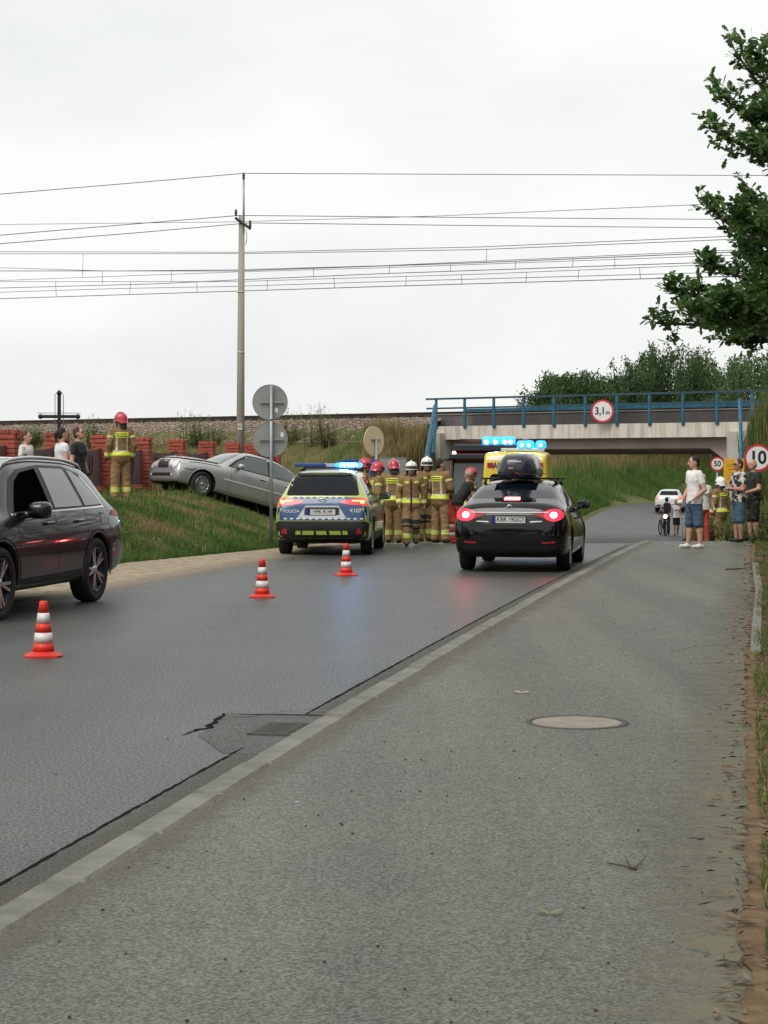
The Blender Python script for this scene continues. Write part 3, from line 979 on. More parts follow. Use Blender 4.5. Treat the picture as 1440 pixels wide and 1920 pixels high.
# ---------------------------------------------------------------- traffic cones
M_cone_r = mat('cone_red', (.74, .036, .02), .5, col2=(.55, .035, .022), scale=9, detail=8, lo=.45, hi=.75)
M_cone_w = mat('cone_white', (.74, .72, .71), .45, col2=(.52, .50, .49), scale=16, detail=8, lo=.45, hi=.75)
M_cone_b = mat('cone_base', (.68, .03, .02), .6, col2=(.5, .03, .02), scale=9)
def cone(px, py, label, rz):
    x, y, _ = G(px, py)
    rt = empty('traffic_cone', (x, y, 0), rz, label, 'traffic cone', 'cones along the lane')
    b = MB()
    vs_, fs_ = [], []
    for hw, z in ((.165, 0), (.165, .018), (.135, .032), (.098, .048)):
        for k in range(16):
            a = 2 * math.pi * (k + .5) / 16
            c_, s_ = math.cos(a), math.sin(a)
            e = .28 if z < .04 else .8
            q_ = (abs(c_) ** (2 / e) + abs(s_) ** (2 / e)) ** (-e / 2) if z < .03 else 1 / max(.9, 1)
            q_ = min(q_, 1.3)
            vs_.append((hw * q_ * c_, hw * q_ * s_, z))
    for i in range(3):
        for k in range(16):
            fs_.append((i * 16 + k, i * 16 + (k + 1) % 16, i * 16 + 16 + (k + 1) % 16, i * 16 + 16 + k))
    fs_ += [tuple(range(15, -1, -1)), tuple(48 + k for k in range(16))]
    b.add(vs_, fs_).build('base', M_cone_b, rt)
    zs = [.045, .125, .215, .30, .39, .495]
    rr = lambda z: .098 - (.098 - .034) * (z - .045) / .45
    for k in range(5):
        z0, z1 = zs[k], zs[k + 1]
        e = .002 if k % 2 else 0
        prof = [(rr(z0) + e, z0), (rr(z1) + e, z1)]
        if k == 4:
            prof = [(rr(z0), z0), (rr(z1) + .002, z1 - .01), (rr(z1) - .004, z1), (.018, z1), (.016, z1 - .05)]
        MB().lathe(prof, n=28).build('reflective_band' if k % 2 else 'red_section', M_cone_w if k % 2 else M_cone_r, rt)
cone(81.5, 1231, 'nearest red and white traffic cone by the dark grey SUV', .2)
cone(491.5, 1120, 'middle red and white traffic cone on the road', .1)
cone(649, 1079, 'farthest standing cone right behind the police car', .3)
cone(847, 1016, 'cone half hidden left of the black sedan by the firefighters', .1)

# ---------------------------------------------------------------- vehicles
def pchip(xs, ys, xq):
    xs = np.asarray(xs, float); ys = np.asarray(ys, float)
    h = np.diff(xs); d = np.diff(ys) / h
    m = np.zeros(len(xs))
    m[0], m[-1] = d[0], d[-1]
    for i in range(1, len(xs) - 1):
        if d[i - 1] * d[i] > 0:
            w1, w2 = 2 * h[i] + h[i - 1], h[i] + 2 * h[i - 1]
            m[i] = (w1 + w2) / (w1 / d[i - 1] + w2 / d[i])
    k = np.clip(np.searchsorted(xs, xq) - 1, 0, len(xs) - 2)
    t = (xq - xs[k]) / h[k]
    return ((1 + 2 * t) * (1 - t) ** 2 * ys[k] + t * (1 - t) ** 2 * h[k] * m[k] + t * t * (3 - 2 * t) * ys[k + 1] + t * t * (t - 1) * h[k] * m[k + 1])

def chaikin(pts, it=2, q=.25):
    for _ in range(it):
        out = [pts[0]]
        for a, b in zip(pts[:-1], pts[1:]):
            out.append((a[0] * (1 - q) + b[0] * q, a[1] * (1 - q) + b[1] * q))
            out.append((a[0] * q + b[0] * (1 - q), a[1] * q + b[1] * (1 - q)))
        out.append(pts[-1])
        pts = out
    return pts

M_tyre = mat('tyre_rubber', (.012, .012, .012), .85, col2=(.022, .022, .022), scale=30)
M_rimd = mat('rim_dark', (.02, .02, .022), .4, metal=.6)
M_alloy = mat('alloy', (.62, .62, .63), .25, metal=.9)
M_glass = mat('car_glass_dark', (.003, .006, .010), .03, spec=.32)
M_glassg = mat('car_glass_green', (.05, .075, .068), .03, spec=.7, coat=.6)
M_trim = mat('black_plastic', (.012, .012, .013), .5)
M_chrome = mat('chrome', (.75, .75, .76), .12, metal=1.0)
M_tailred = mat('tail_light_red', (.36, .008, .014), .15, coat=.8)
M_tailred2 = mat('tail_light_dark_red', (.42, .008, .014), .3, spec=.2)
M_under = mat('underbody', (.006, .006, .006), .8)
M_mirror = mat('mirror_glass', (.22, .24, .25), .03, metal=1.0)
M_platew = mat('number_plate_white', (.72, .72, .70), .35)
M_plateb = mat('number_plate_blue', (.01, .05, .35), .4)

class Car:
    def __init__(s, name, label, stations, L, pos, heading, paint, wheels, wr, ww=.22, cat='car', pitch=0.0, roll=0.0, group=None, nx=64, arch=.05, soft=2, sq=.25):
        s.L = L
        s.root = empty(name, pos, 0, label, cat, group)
        s.root.rotation_euler = (Matrix.Rotation(math.atan2(heading[1], heading[0]), 3, 'Z') @ Matrix.Rotation(-pitch, 3, 'Y') @ Matrix.Rotation(roll, 3, 'X')).to_euler()
        st = np.array(stations, float)
        xs = st[:, 0]
        t = np.linspace(0, 1, nx)
        xq = np.sort(np.concatenate([xs, L * (0.5 - 0.5 * np.cos(np.pi * t)) * .0 + L * t]))
        keep = [xq[0]]
        for x in xq[1:]:
            if x - keep[-1] > .012: keep.append(x)
        keep[-1] = L
        xq = np.array(keep)
        cols = [pchip(xs, st[:, j], xq) for j in range(1, 7)]
        rings = []
        for i, x in enumerate(xq):
            zb, w, zs, ws, zt, wt = [c[i] for c in cols]
            ed_ = min(.055, .45 * max(.004, zt - zs))
            hz = zs - zb
            pts = [(0, zb), (w * .84, zb), (w * .965, zb + min(.05, .2 * hz)), (w * .995, zb + .34 * hz), (w, zb + .66 * hz), (ws, zs),
                   (ws * .42 + wt * .58 + .012 * (zt - zs > .25), zs + (zt - ed_ - zs) * .56), (wt, zt - ed_), (wt * .72, zt - ed_ * .22), (0, zt)]
            rings.append([(x - L / 2, y, z) for y, z in chaikin(pts, soft, sq)])
        n = len(rings[0])
        V, Fc = [], []
        ring_idx = []
        for r in rings:
            base = len(V)
            V += r
            V += [(x, -y, z) for x, y, z in r[1:-1]]
            ring_idx.append([base + k for k in range(n)] + [base + n + (n - 2) - 1 - k for k in range(n - 2)])
        m_ = len(ring_idx[0])
        for a, b in zip(ring_idx[:-1], ring_idx[1:]):
            for k in range(m_):
                k2 = (k + 1) % m_
                Fc.append((a[k], a[k2], b[k2], b[k]))
        for ri, flip in ((0, False), (-1, True)):
            idx = ring_idx[ri]
            cx_ = V[idx[0]][0]
            cz_ = sum(V[i][2] for i in idx) / m_
            prev = idx
            for sc in (.72, .36):
                base = len(V)
                V += [(cx_ - (.008 if not flip else -.008) * (1 - sc), V[i][1] * sc, cz_ + (V[i][2] - cz_) * sc) for i in idx]
                cur = [base + k for k in range(m_)]
                for k in range(m_):
                    k2 = (k + 1) % m_
                    Fc.append((prev[k], prev[k2], cur[k2], cur[k]))
                prev = cur
            V.append((cx_ - (.012 if not flip else -.012), 0, cz_))
            for k in range(m_):
                Fc.append((prev[k], prev[(k + 1) % m_], len(V) - 1))
        tmp = mesh_obj('tmp_body', V, Fc, [paint, M_under], smooth=True)
        b = bmesh.new(); b.from_mesh(tmp.data)
        bmesh.ops.recalc_face_normals(b, faces=b.faces)
        b.to_mesh(tmp.data); b.free()
        cut = MB()
        wmax = st[:, 2].max()
        for wx in wheels:
            for sd in (-1, 1):
                M = Matrix.Translation((wx - L / 2, sd * (wmax - .12), wr + .01)) @ Matrix.Rotation(R(90), 4, 'X')
                cut.lathe([(wr + arch, -.30), (wr + arch, .30)], n=36, M=M)
        co = cut.build('tmp_cut', paint, fix=True)
        md = tmp.modifiers.new('b', 'BOOLEAN')
        md.operation = 'DIFFERENCE'; md.solver = 'EXACT'; md.object = co
        dg = bpy.context.evaluated_depsgraph_get()
        me = bpy.data.meshes.new_from_object(tmp.evaluated_get(dg))
        me.name = 'body'
        bpy.data.objects.remove(tmp); bpy.data.objects.remove(co)
        for p in me.polygons:
            p.use_smooth = True
            c = p.center
            for wx in wheels:
                d = math.hypot(c.x - (wx - L / 2), c.z - wr - .01)
                if d < wr + arch + .004 and abs(c.y) < wmax - .02 and (p.normal.x * (c.x - (wx - L / 2)) + p.normal.z * (c.z - wr) < 0 or abs(p.normal.y) > .8 and abs(c.y) < wmax - .3):
                    p.material_index = 1
                    p.use_smooth = False
            if p.normal.z < -.85 and c.z < .35:
                p.material_index = 1
        if len(me.materials) < 2:
            me.materials.clear(); me.materials.append(paint); me.materials.append(M_under)
        s.body = link('body', me, s.root)
        try:
            me.set_sharp_from_angle(angle=R(50))
        except Exception:
            pass
        bb = bmesh.new(); bb.from_mesh(me)
        s.bvh = BVHTree.FromBMesh(bb)
        bb.free()
        s.wr, s.wheel_x = wr, wheels
    def patch(s, name, poly, view, m, off=.004, step=.06, side=1, parent=None, mirror=False, smooth=True, thick=0.0):
        """polygon laid on the body. view: 'side' (x,z) x from the rear; 'rear'/'front' (y,z), y>0 is the left side; 'top' (x,y)"""
        obs = []
        for mr in ((1, -1) if mirror else (1,)):
            if view in ('rear', 'front', 'top'):
                pl = [(a * mr, b) for a, b in poly] if view != 'top' else [(a, b * mr) for a, b in poly]
                sd = side
            else:
                pl, sd = poly, side * mr
            b = bmesh.new()
            fv = b.faces.new([b.verts.new((p[0], p[1], 0)) for p in pl])
            for ax in (0, 1):
                lo, hi = min(p[ax] for p in pl), max(p[ax] for p in pl)
                n = int((hi - lo) / step)
                for k in range(1, n + 1):
                    c = lo + (hi - lo) * k / (n + 1)
                    co = Vector((c, 0, 0)) if ax == 0 else Vector((0, c, 0))
                    no = Vector((1, 0, 0)) if ax == 0 else Vector((0, 1, 0))
                    bmesh.ops.bisect_plane(b, geom=b.verts[:] + b.edges[:] + b.faces[:], plane_co=co, plane_no=no, dist=1e-5)
            dirs = {'side': Vector((0, -sd, 0)), 'rear': Vector((1, 0, 0)), 'front': Vector((-1, 0, 0)), 'top': Vector((0, 0, -1))}
            d = dirs[view]
            for v in b.verts:
                a, c = v.co.x, v.co.y
                if view == 'side': o_ = Vector((a - s.L / 2, sd * 4, c))
                elif view == 'rear': o_ = Vector((-9, a, c))
                elif view == 'front': o_ = Vector((9, a, c))
                else: o_ = Vector((a - s.L / 2, c, 6))
                hit = s.bvh.ray_cast(o_, d)
                if hit[0] is None:
                    p_ = o_ + d * (9 - s.L / 2 if view in ('rear', 'front') else 3.1)
                    hit = s.bvh.find_nearest(p_)
                nrm = hit[1]
                if nrm.dot(d) > 0: nrm = -nrm
                v.co = hit[0] + (nrm * .5 - d * .5).normalized() * off
            bmesh.ops.triangulate(b, faces=[f for f in b.faces if len(f.verts) > 4])
            b.normal_update()
            for f in b.faces:
                f.smooth = smooth
                if f.normal.dot(d) > 0:
                    f.normal_flip()
            if thick:
                r_ = bmesh.ops.extrude_face_region(b, geom=b.faces[:])
                for g in r_['geom']:
                    if isinstance(g, bmesh.types.BMVert): g.co -= d * thick
            me = bpy.data.meshes.new(name)
            b.to_mesh(me); b.free()
            me.materials.append(m)
            obs.append(link(name, me, parent or s.root))
        return obs[0] if len(obs) == 1 else obs
    def X(s, x): return x - s.L / 2
    def on(s, view, a, c, off=.0):
        d = {'rear': Vector((1, 0, 0)), 'left': Vector((0, -1, 0)), 'right': Vector((0, 1, 0)), 'top': Vector((0, 0, -1)), 'front': Vector((-1, 0, 0))}[view]
        o_ = {'rear': Vector((-9, a, c)), 'left': Vector((a - s.L / 2, 4, c)), 'right': Vector((a - s.L / 2, -4, c)), 'top': Vector((a - s.L / 2, c, 6)), 'front': Vector((9, a, c))}[view]
        h = s.bvh.ray_cast(o_, d)
        p = h[0] if h[0] is not None else s.bvh.find_nearest(o_)[0]
        return p - d * off
    def wheels(s, track, rim_r, spokes, style='single', ww=.22, steer=0.0, rimmat=None, lip=None):
        wr = s.wr
        rimmat = rimmat or M_alloy
        A = Matrix.Rotation(R(90), 4, 'X')
        h = ww / 2
        tm = MB().lathe([(rim_r, -h * .85), (wr * .86, -h), (wr * .96, -h * .92), (wr, -h * .6), (wr, h * .6), (wr * .96, h * .92), (wr * .86, h), (rim_r, h * .85)], n=40, M=A, closed=True).build('t', M_tyre)
        rb = MB()
        rb.lathe([(rim_r, -h * .86), (rim_r * .985, h * .9), (rim_r * .93, h * .9), (rim_r * .90, -h * .5)], 2, 36, A, closed=True)
        rb.lathe([(0, h * .15), (rim_r * .92, h * .15), (rim_r * .92, h * .05), (0, h * .05)], 1, 36, A)
        rb.lathe([(0, h * .8), (.045, h * .8), (.06, h * .6), (.06, h * .1)], 0, 20, A)
        for k in range(spokes):
            a = 2 * math.pi * k / spokes
            forks = ((-.0, 0.0),) if style == 'single' else ((-.17, 0), (.17, 0))
            for da, _ in forks:
                a2 = a + da
                p0 = Vector((.035 * math.cos(a), h * .62, .035 * math.sin(a)))
                p1 = Vector((rim_r * .94 * math.cos(a2), h * .78, rim_r * .94 * math.sin(a2)))
                wd = .018 if style != 'single' else .022
                t_ = (p1 - p0).normalized(); sd = t_.cross(Vector((0, 1, 0))).normalized()
                v = []
                for p, w_ in ((p0, wd * 1.1), (p1, wd * .8)):
                    v += [p + sd * w_ + Vector((0, .012, 0)), p - sd * w_ + Vector((0, .012, 0)), p - sd * w_ - Vector((0, .02, 0)), p + sd * w_ - Vector((0, .02, 0))]
                v = [(q.x, -q.y, q.z) for q in v]
                rb.add(v, [(0, 1, 2, 3), (4, 7, 6, 5), (0, 4, 5, 1), (1, 5, 6, 2), (2, 6, 7, 3), (3, 7, 4, 0)], 0)
        rm = rb.build('r', [rimmat, M_rimd, lip or rimmat], fix=True)
        md_t, md_r = tm.data, rm.data
        bpy.data.objects.remove(tm); bpy.data.objects.remove(rm)
        for i, wx in enumerate(s.wheel_x):
            for sd in (-1, 1):
                # the outer face of the wheel mesh looks along -y
                w = link('wheel', md_t, s.root, (wx - s.L / 2, sd * (track / 2 - ww / 2), wr), (0, rnd.uniform(0, 6), (0 if sd < 0 else math.pi) + (steer if i == 1 else 0)))
                w.rotation_mode = 'ZYX' if False else 'XYZ'
                w.rotation_euler = (Matrix.Rotation((0 if sd < 0 else math.pi) + (steer if i == 1 else 0), 3, 'Z') @ Matrix.Rotation(rnd.uniform(0, 6), 3, 'Y')).to_euler()
                link('rim', md_r, w)
    def mirror(s, x, z, m, size=(.11, .2, .15), both=True, out=.11):
        sz_ = size
        for sd in ((1, -1) if both else (1,)):
            p = s.on('left' if sd > 0 else 'right', x, z)
            c = (p.x, p.y + sd * out, p.z + .04)
            mb = MB()
            vs_, fs_ = [], []
            for xx, kk in ((-.62, .90), (-.60, .97), (-.45, 1.0), (0, .98), (.35, .84), (.55, .55), (.62, .3)):
                for j in range(16):
                    a = 2 * math.pi * j / 16
                    ca, sa = math.cos(a), math.sin(a)
                    q_ = (abs(ca) ** 4 + abs(sa) ** 4) ** -.25
                    vs_.append((c[0] + xx * size[0], c[1] + kk * .5 * q_ * ca * size[1], c[2] + kk * .5 * q_ * sa * size[2]))
            for i_ in range(6):
                for j in range(16):
                    fs_.append((i_ * 16 + j, i_ * 16 + (j + 1) % 16, i_ * 16 + 16 + (j + 1) % 16, i_ * 16 + 16 + j))
            fs_ += [tuple(range(15, -1, -1)), tuple(96 + j for j in range(16))]
            mb.add(vs_, fs_, 0, True)
            mo = mb.build('door_mirror', m, s.root)
            MB().box((c[0] - size[0] * .64, c[1], c[2]), (.004, size[1] * .82, size[2] * .72), bev=.0015).build('mirror_glass', M_mirror, mo)
            MB().tube([(p.x, p.y - sd * .02, p.z - .03), (c[0], c[1] - sd * .03, c[2] - .04)], .025, n=8).build('mirror_arm', M_trim, mo)
    def plate(s, c, txt, w=.52, h=.114, tilt=0.0, front=False):
        pl = MB().box((0, 0, 0), (.012, w, h), bev=.003).build('number_plate', M_platew, s.root)
        pl.location = c
        pl.rotation_euler = (0, tilt, 0)
        MB().box((-.007, w / 2 - .024, 0), (.002, .042, h - .01)).build('blue_strip', M_plateb, pl)
        f_ = MB()
        for sy in (-1, 1): f_.box((-.005, sy * (w / 2 + .004), 0), (.012, .012, h + .02))
        for sz in (-1, 1): f_.box((-.005, 0, sz * (h / 2 + .004)), (.012, w - .006, .01))
        f_.build('plate_frame', M_trim, pl)
        text('plate_digits', txt, h * .86, M_black, pl, (-.0075, -.02, 0), (R(90), 0, R(-90)), bold=.0012, sx=.88)
        return pl

def paint(name, col, metal=.0, rough=.28, coat=1.0, spec=.5):
    return mat(name, col, rough, metal, coat=coat, spec=spec)

# ---- black sedan with a roof box, braking
S_SEDAN = [
    (0.00, .46, .62, .66, .60, .72, .45), (0.03, .38, .78, .76, .74, .86, .58), (0.08, .32, .85, .90, .80, 1.02, .66), (0.16, .28, .885, .97, .84, 1.10, .70),
    (0.40, .24, .915, .99, .87, 1.15, .73), (0.62, .22, .92, 1.0, .875, 1.20, .70), (1.05, .20, .922, 1.0, .875, 1.34, .645), (1.55, .19, .922, .99, .875, 1.43, .62),
    (2.2, .18, .922, .97, .875, 1.465, .61), (2.8, .18, .92, .96, .87, 1.43, .60), (3.3, .18, .92, .95, .865, 1.22, .62), (3.72, .19, .92, .93, .855, 1.0, .72),
    (4.25, .20, .91, .86, .83, .91, .72), (4.62, .22, .86, .72, .78, .78, .66), (4.80, .26, .74, .60, .68, .64, .52), (4.87, .34, .5, .5, .46, .54, .4)]
hd = Vector((math.sin(R(10)), math.cos(R(10)), 0))
M_blackp = paint('paint_black', (.004, .0035, .004), spec=.0)
rear_c = Vector((1.98, 30.4, 0))
c = Car('black_sedan', 'black sedan with a roof box and glowing brake lights', S_SEDAN, 4.87, rear_c + hd * 2.435, hd, M_blackp, [1.02, 3.85], .335)
MZ = c
c.wheels(1.80, .235, 10)
c.patch('rear_window', [(-.665, 1.18), (.665, 1.18), (.56, 1.40), (-.56, 1.40)], 'rear', M_glass, .004)
c.patch('windshield', [(-.62, 1.06), (.62, 1.06), (.5, 1.36), (-.5, 1.36)], 'front', M_glass, .004)
c.patch('side_window', [(1.05, 1.03), (2.15, 1.03), (2.15, 1.34), (1.75, 1.33), (1.35, 1.24)], 'side', M_glass, .004, mirror=True)
c.patch('side_window', [(2.22, 1.03), (3.40, 1.0), (3.0, 1.24), (2.75, 1.32), (2.22, 1.345)], 'side', M_glass, .004, mirror=True)
c.patch('window_trim', [(.95, 1.01), (3.5, .985), (3.5, 1.0), (.95, 1.024)], 'side', M_chrome, .006, mirror=True)
c.patch('tail_light', [(.84, .86), (.86, .97), (.56, .985), (.34, .955), (.44, .90), (.60, .85)], 'rear', M_tailred, .006, .05, mirror=True)
M_brake = mat('brake_lamp', (.8, .05, .06), .3, emit=(1.0, .08, .09), estr=75)
M_brake2 = mat('brake_lamp_halo', (.6, .01, .02), .3, emit=(1.0, .012, .03), estr=2.6)
def oval(cy, cz, ry, rz_, n=16): return [(cy + ry * math.cos(t), cz + rz_ * math.sin(t)) for t in np.linspace(0, 2 * math.pi, n, endpoint=False)]
c.patch('brake_lamp', oval(.70, .915, .055, .045), 'rear', M_brake, .010, .03, mirror=True)
c.patch('lamp_glow_ring', oval(.70, .915, .15, .095), 'rear', M_brake2, .008, .04, mirror=True)  # red glow around the brake lamp, drawn as an emitting patch
c.patch('high_brake_light', [(-.13, 1.155), (.13, 1.155), (.12, 1.185), (-.12, 1.185)], 'rear', mat('brake_bar', (.8, .05, .06), .3, emit=(1.0, .12, .14), estr=12), .012, .03)
c.patch('chrome_strip', [(-.62, .955), (-.3, .948), (.3, .948), (.62, .955), (.62, .967), (.3, .962), (-.3, .962), (-.62, .967)], 'rear', M_chrome, .012, .05)
c.patch('plate_recess', [(-.40, .76), (.40, .76), (.46, .84), (.42, .92), (-.42, .92), (-.46, .84)], 'rear', M_trim, .004, .06)
pp = c.on('rear', 0, .845, .018)
c.plate(pp, 'KBR 19GC7', tilt=R(-6))
c.patch('light_bar_trim', [(.33, .80), (.52, .81), (.52, .825), (.33, .82)], 'rear', M_chrome, .006, .05, mirror=True)
c.patch('reflector', [(.52, .465), (.72, .475), (.72, .505), (.52, .49)], 'rear', M_tailred, .006, .05, mirror=True)
c.patch('lower_bumper', [(-.66, .33), (.66, .33), (.78, .42), (.5, .45), (-.5, .45), (-.78, .42)], 'rear', M_trim, .004, .06)
e_ = c.on('rear', 0, 1.03, .008)
MB().lathe([(.035, 0), (.05, 0), (.05, .008), (.035, .008)], n=24, closed=True, M=Matrix.Translation(e_) @ Matrix.Rotation(R(-90), 4, 'Y')).box((e_.x, e_.y, e_.z), (.006, .085, .01)).build('emblem', M_chrome, c.root)
c.mirror(3.3, .98, M_blackp, size=(.10, .22, .14), out=.12)
for x_ in (1.75, 2.65):
    for sd in (-1, 1):
        q_ = c.on('left' if sd > 0 else 'right', x_ + .35, .82, .012)
        MB().box(q_, (.2, .02, .03), bev=.006).build('door_handle', M_blackp, c.root)
for x_ in (1.75, 2.75):
    z_ = c.on('top', x_, 0).z
    MB().tube([(c.X(x_), -.66, z_ + .04), (c.X(x_), .66, z_ + .04)], .022, n=8, flat=.7).tube([(c.X(x_), .58, z_ + .04), (c.X(x_), .60, z_ - .07)], .025, n=6).tube([(c.X(x_), -.58, z_ + .04), (c.X(x_), -.60, z_ - .07)], .025, n=6).build('roof_bar', M_trim, c.root)
# roof box as a lofted shell
bxm = MB()
prof = [(0, .12, .20), (.03, .20, .30), (.12, .27, .36), (.5, .315, .40), (1.2, .33, .40), (1.6, .30, .35), (1.8, .22, .26), (1.92, .06, .12)]
vs_, fs_ = [], []
for x_, hw, hh in prof:
    sec = [(-hw * .94, .03), (-hw, .08), (-hw, .14), (-hw * .80, hh * .80), (-hw * .56, hh * .98), (0, hh), (hw * .56, hh * .98), (hw * .80, hh * .80), (hw, .14), (hw, .08), (hw * .94, .03), (0, .0)]
    vs_ += [(x_, y_, z_) for y_, z_ in sec]
n = 12
for i in range(len(prof) - 1):
    for k in range(n):
        fs_.append((i * n + k, i * n + (k + 1) % n, i * n + n + (k + 1) % n, i * n + n + k))
fs_ += [tuple(range(n)), tuple(range(len(vs_) - 1, len(vs_) - n - 1, -1))]
bxm.add(vs_, fs_, 0, True)
M_box = mat('roof_box_black', (.018, .022, .03), .22, coat=.3)
rb_ = bxm.build('roof_box', M_box, c.root, fix=True)
rb_.location = (c.X(1.3), .05, 1.475); rb_.scale = (1, 1.08, 1.08)
MB().box((-.008, 0, .27), (.01, .20, .018), bev=.003).build('badge', mat('badge_silver', (.6, .62, .64), .3), rb_)
MB().box((-.004, .06, .17), (.01, .07, .012)).build('lock', mat('badge_silver', (.6, .62, .64), .3), rb_)
MB().box((.88, 0, .075), (1.75, .668, .012)).build('seam', M_trim, rb_)

c.patch('headlamp', [(.50, .66), (.80, .70), (.82, .78), (.52, .73)], 'front', M_platew, .008, .05, mirror=True)
c.patch('grille', [(-.38, .46), (.38, .46), (.44, .62), (-.44, .62)], 'front', M_trim, .008, .06)

# ---- police SUV
S_SUV = [
    (0.00, .48, .62, .62, .60, .68, .45), (0.03, .38, .78, .72, .75, .80, .6), (0.08, .32, .85, .90, .80, 1.0, .66), (0.14, .29, .88, 1.0, .84, 1.12, .70),
    (0.26, .26, .905, 1.03, .855, 1.27, .65), (0.40, .24, .912, 1.04, .86, 1.44, .60), (0.54, .22, .912, 1.05, .86, 1.56, .575), (0.70, .22, .912, 1.05, .86, 1.60, .57),
    (1.3, .21, .912, 1.05, .865, 1.625, .575), (2.2, .21, .912, 1.04, .865, 1.62, .58), (2.75, .21, .912, 1.03, .865, 1.57, .58), (3.2, .22, .912, 1.02, .86, 1.36, .62),
    (3.6, .23, .912, 1.0, .85, 1.08, .72), (4.05, .25, .90, .93, .82, .99, .70), (4.3, .28, .82, .78, .74, .84, .60), (4.42, .34, .66, .62, .58, .66, .48), (4.46, .42, .45, .52, .42, .56, .36)]
hd = Vector((math.sin(R(4.5)), math.cos(R(4.5)), 0))
M_lime = paint('paint_lime', (.46, .56, .07), coat=.7)
M_pblue = paint('paint_police_blue', (.006, .055, .165), coat=.7)
rear_c = Vector(((603 - CX) / F * 36.1, 36.1, 0))
c = Car('police_car', 'blue and lime yellow police SUV with flashing roof light bar', S_SUV, 4.46, rear_c + hd * 2.23, hd, M_lime, [.86, 3.5], .345)
c.wheels(1.80, .225, 10, ww=.225)
c.patch('blue_panel', [(-.90, .665), (.90, .665), (.895, .95), (.86, 1.08), (.60, 1.10), (-.60, 1.10), (-.86, 1.08), (-.895, .95)], 'rear', M_pblue, .003, .05)
c.patch('side_band', [(.06, .64), (4.1, .60), (4.2, .86), (3.2, 1.0), (.10, 1.03)], 'side', M_pblue, .004, .1, mirror=True)
c.patch('wheel_cladding', [(1.34, .27), (3.02, .27), (3.02, .42), (1.34, .42)], 'side', M_trim, .006, .1, mirror=True)
c.patch('rear_window', [(-.66, 1.135), (.66, 1.135), (.69, 1.155), (.60, 1.49), (.56, 1.515), (-.56, 1.515), (-.60, 1.49), (-.69, 1.155)], 'rear', M_glass, .006)
c.patch('roof_spoiler', [(-.54, 1.515), (.54, 1.515), (.53, 1.545), (-.53, 1.545)], 'rear', M_trim, .03, .06, thick=.0)
c.patch('roof_panel', [(.58, -.54), (2.7, -.55), (2.7, .55), (.58, .54)], 'top', mat('roof_sky_sheen', (.45, .48, .52), .25, metal=.3, coat=.6), .005, .1)  # sky reflection on the roof, put into a pale patch colour
c.patch('windshield', [(-.62, 1.14), (.62, 1.14), (.52, 1.52), (-.52, 1.52)], 'front', M_glass, .004)
c.patch('side_window', [(.62, 1.14), (1.55, 1.10), (1.60, 1.48), (.95, 1.47)], 'side', M_glass, .005, mirror=True)
c.patch('side_window', [(1.66, 1.10), (3.2, 1.08), (2.75, 1.46), (1.70, 1.49)], 'side', M_glass, .005, mirror=True)
c.patch('white_panel', [(-.47, .705), (.47, .705), (.31, .945), (-.31, .945)], 'rear', mat('livery_white', (.48, .50, .53), .35), .007, .06)
c.patch('plate_recess', [(-.33, .765), (.33, .765), (.33, .905), (.27, .915), (-.27, .915), (-.33, .905)], 'rear', M_trim, .009, .06)
pp = c.on('rear', .0, .83, .02)
c.plate(pp, 'HPK R149', tilt=R(-4))
M_plight = mat('tail_light_lit', (.5, .02, .03), .2, emit=(1.0, .03, .05), estr=.8, coat=.5)
M_pamber = mat('tail_light_amber', (.8, .3, .1), .2, emit=(1.0, .34, .10), estr=2.4)
tl = c.patch('tail_light', [(.875, .93), (.86, 1.075), (.66, 1.085), (.36, 1.03), (.37, .995), (.52, .965), (.70, .955)], 'rear', M_plight, .012, .05, mirror=True)
c.patch('light_strip', [(.80, .985), (.80, 1.045), (.56, 1.05), (.56, 1.025), (.72, 1.02), (.72, .985)], 'rear', M_pamber, .015, .05, mirror=True)
M_chkw = mat('check_white', (.72, .73, .72), .4)
M_chkb = mat('check_blue', (.015, .09, .30), .4)
ck = []
for k in range(26):
    y0 = -.78 + k * .06
    if k % 2 == 0:
        ck.append(c.patch('check_square', [(y0, .688), (y0 + .06, .688), (y0 + .06, .712), (y0, .712)], 'rear', M_chkw, .011, .1))
    if 3 < k < 22 and k % 2:
        c.patch('check_square', [(y0, 1.085), (y0 + .06, 1.085), (y0 + .06, 1.108), (y0, 1.108)], 'rear', M_chkb, .010, .1)
c.patch('rear_bumper', [(-.86, .33), (-.60, .30), (.60, .30), (.86, .33), (.885, .60), (.83, .655), (-.83, .655), (-.885, .60)], 'rear', M_trim, .006, .05)
for y0, y1 in ((-.50, -.40), (-.37, -.15), (-.10, .10), (.15, .37), (.40, .50)):
    k_ = .02 if y0 < 0 else -.02
    c.patch('bumper_insert', [(y0, .40), (y1, .40), (y1 + k_ * .5, .475), (y0 + k_ * .5 + .01, .475)], 'rear', M_lime, .014, .06)
c.patch('reflector', [(.66, .41), (.76, .42), (.72, .52), (.66, .51)], 'rear', M_tailred, .012, .05, mirror=True)
p_ = c.on('rear', .58, .84, .012)
text('lettering', 'POLICJA', .082, M_chkw, c.root, p_, (R(90), 0, R(-90)), bold=.001)
p_ = c.on('rear', -.64, .85, .012)
text('lettering', 'K107', .10, M_chkw, c.root, p_, (R(90), 0, R(-90)), bold=.002)
e_ = c.on('rear', 0, 1.035, .012)
em = MB()
for rx_, rz2 in ((.075, .05), (.03, .045), (.055, .02)):
    em.tube([(e_.x, e_.y + rx_ * math.cos(t), e_.z + rz2 * math.sin(t) + (.018 if rz2 < .03 else 0)) for t in np.linspace(0, 2 * math.pi, 20)], .007, n=5)
em.build('emblem', M_chrome, c.root)
c.mirror(2.95, 1.05, M_trim, size=(.10, .22, .15), out=.13)
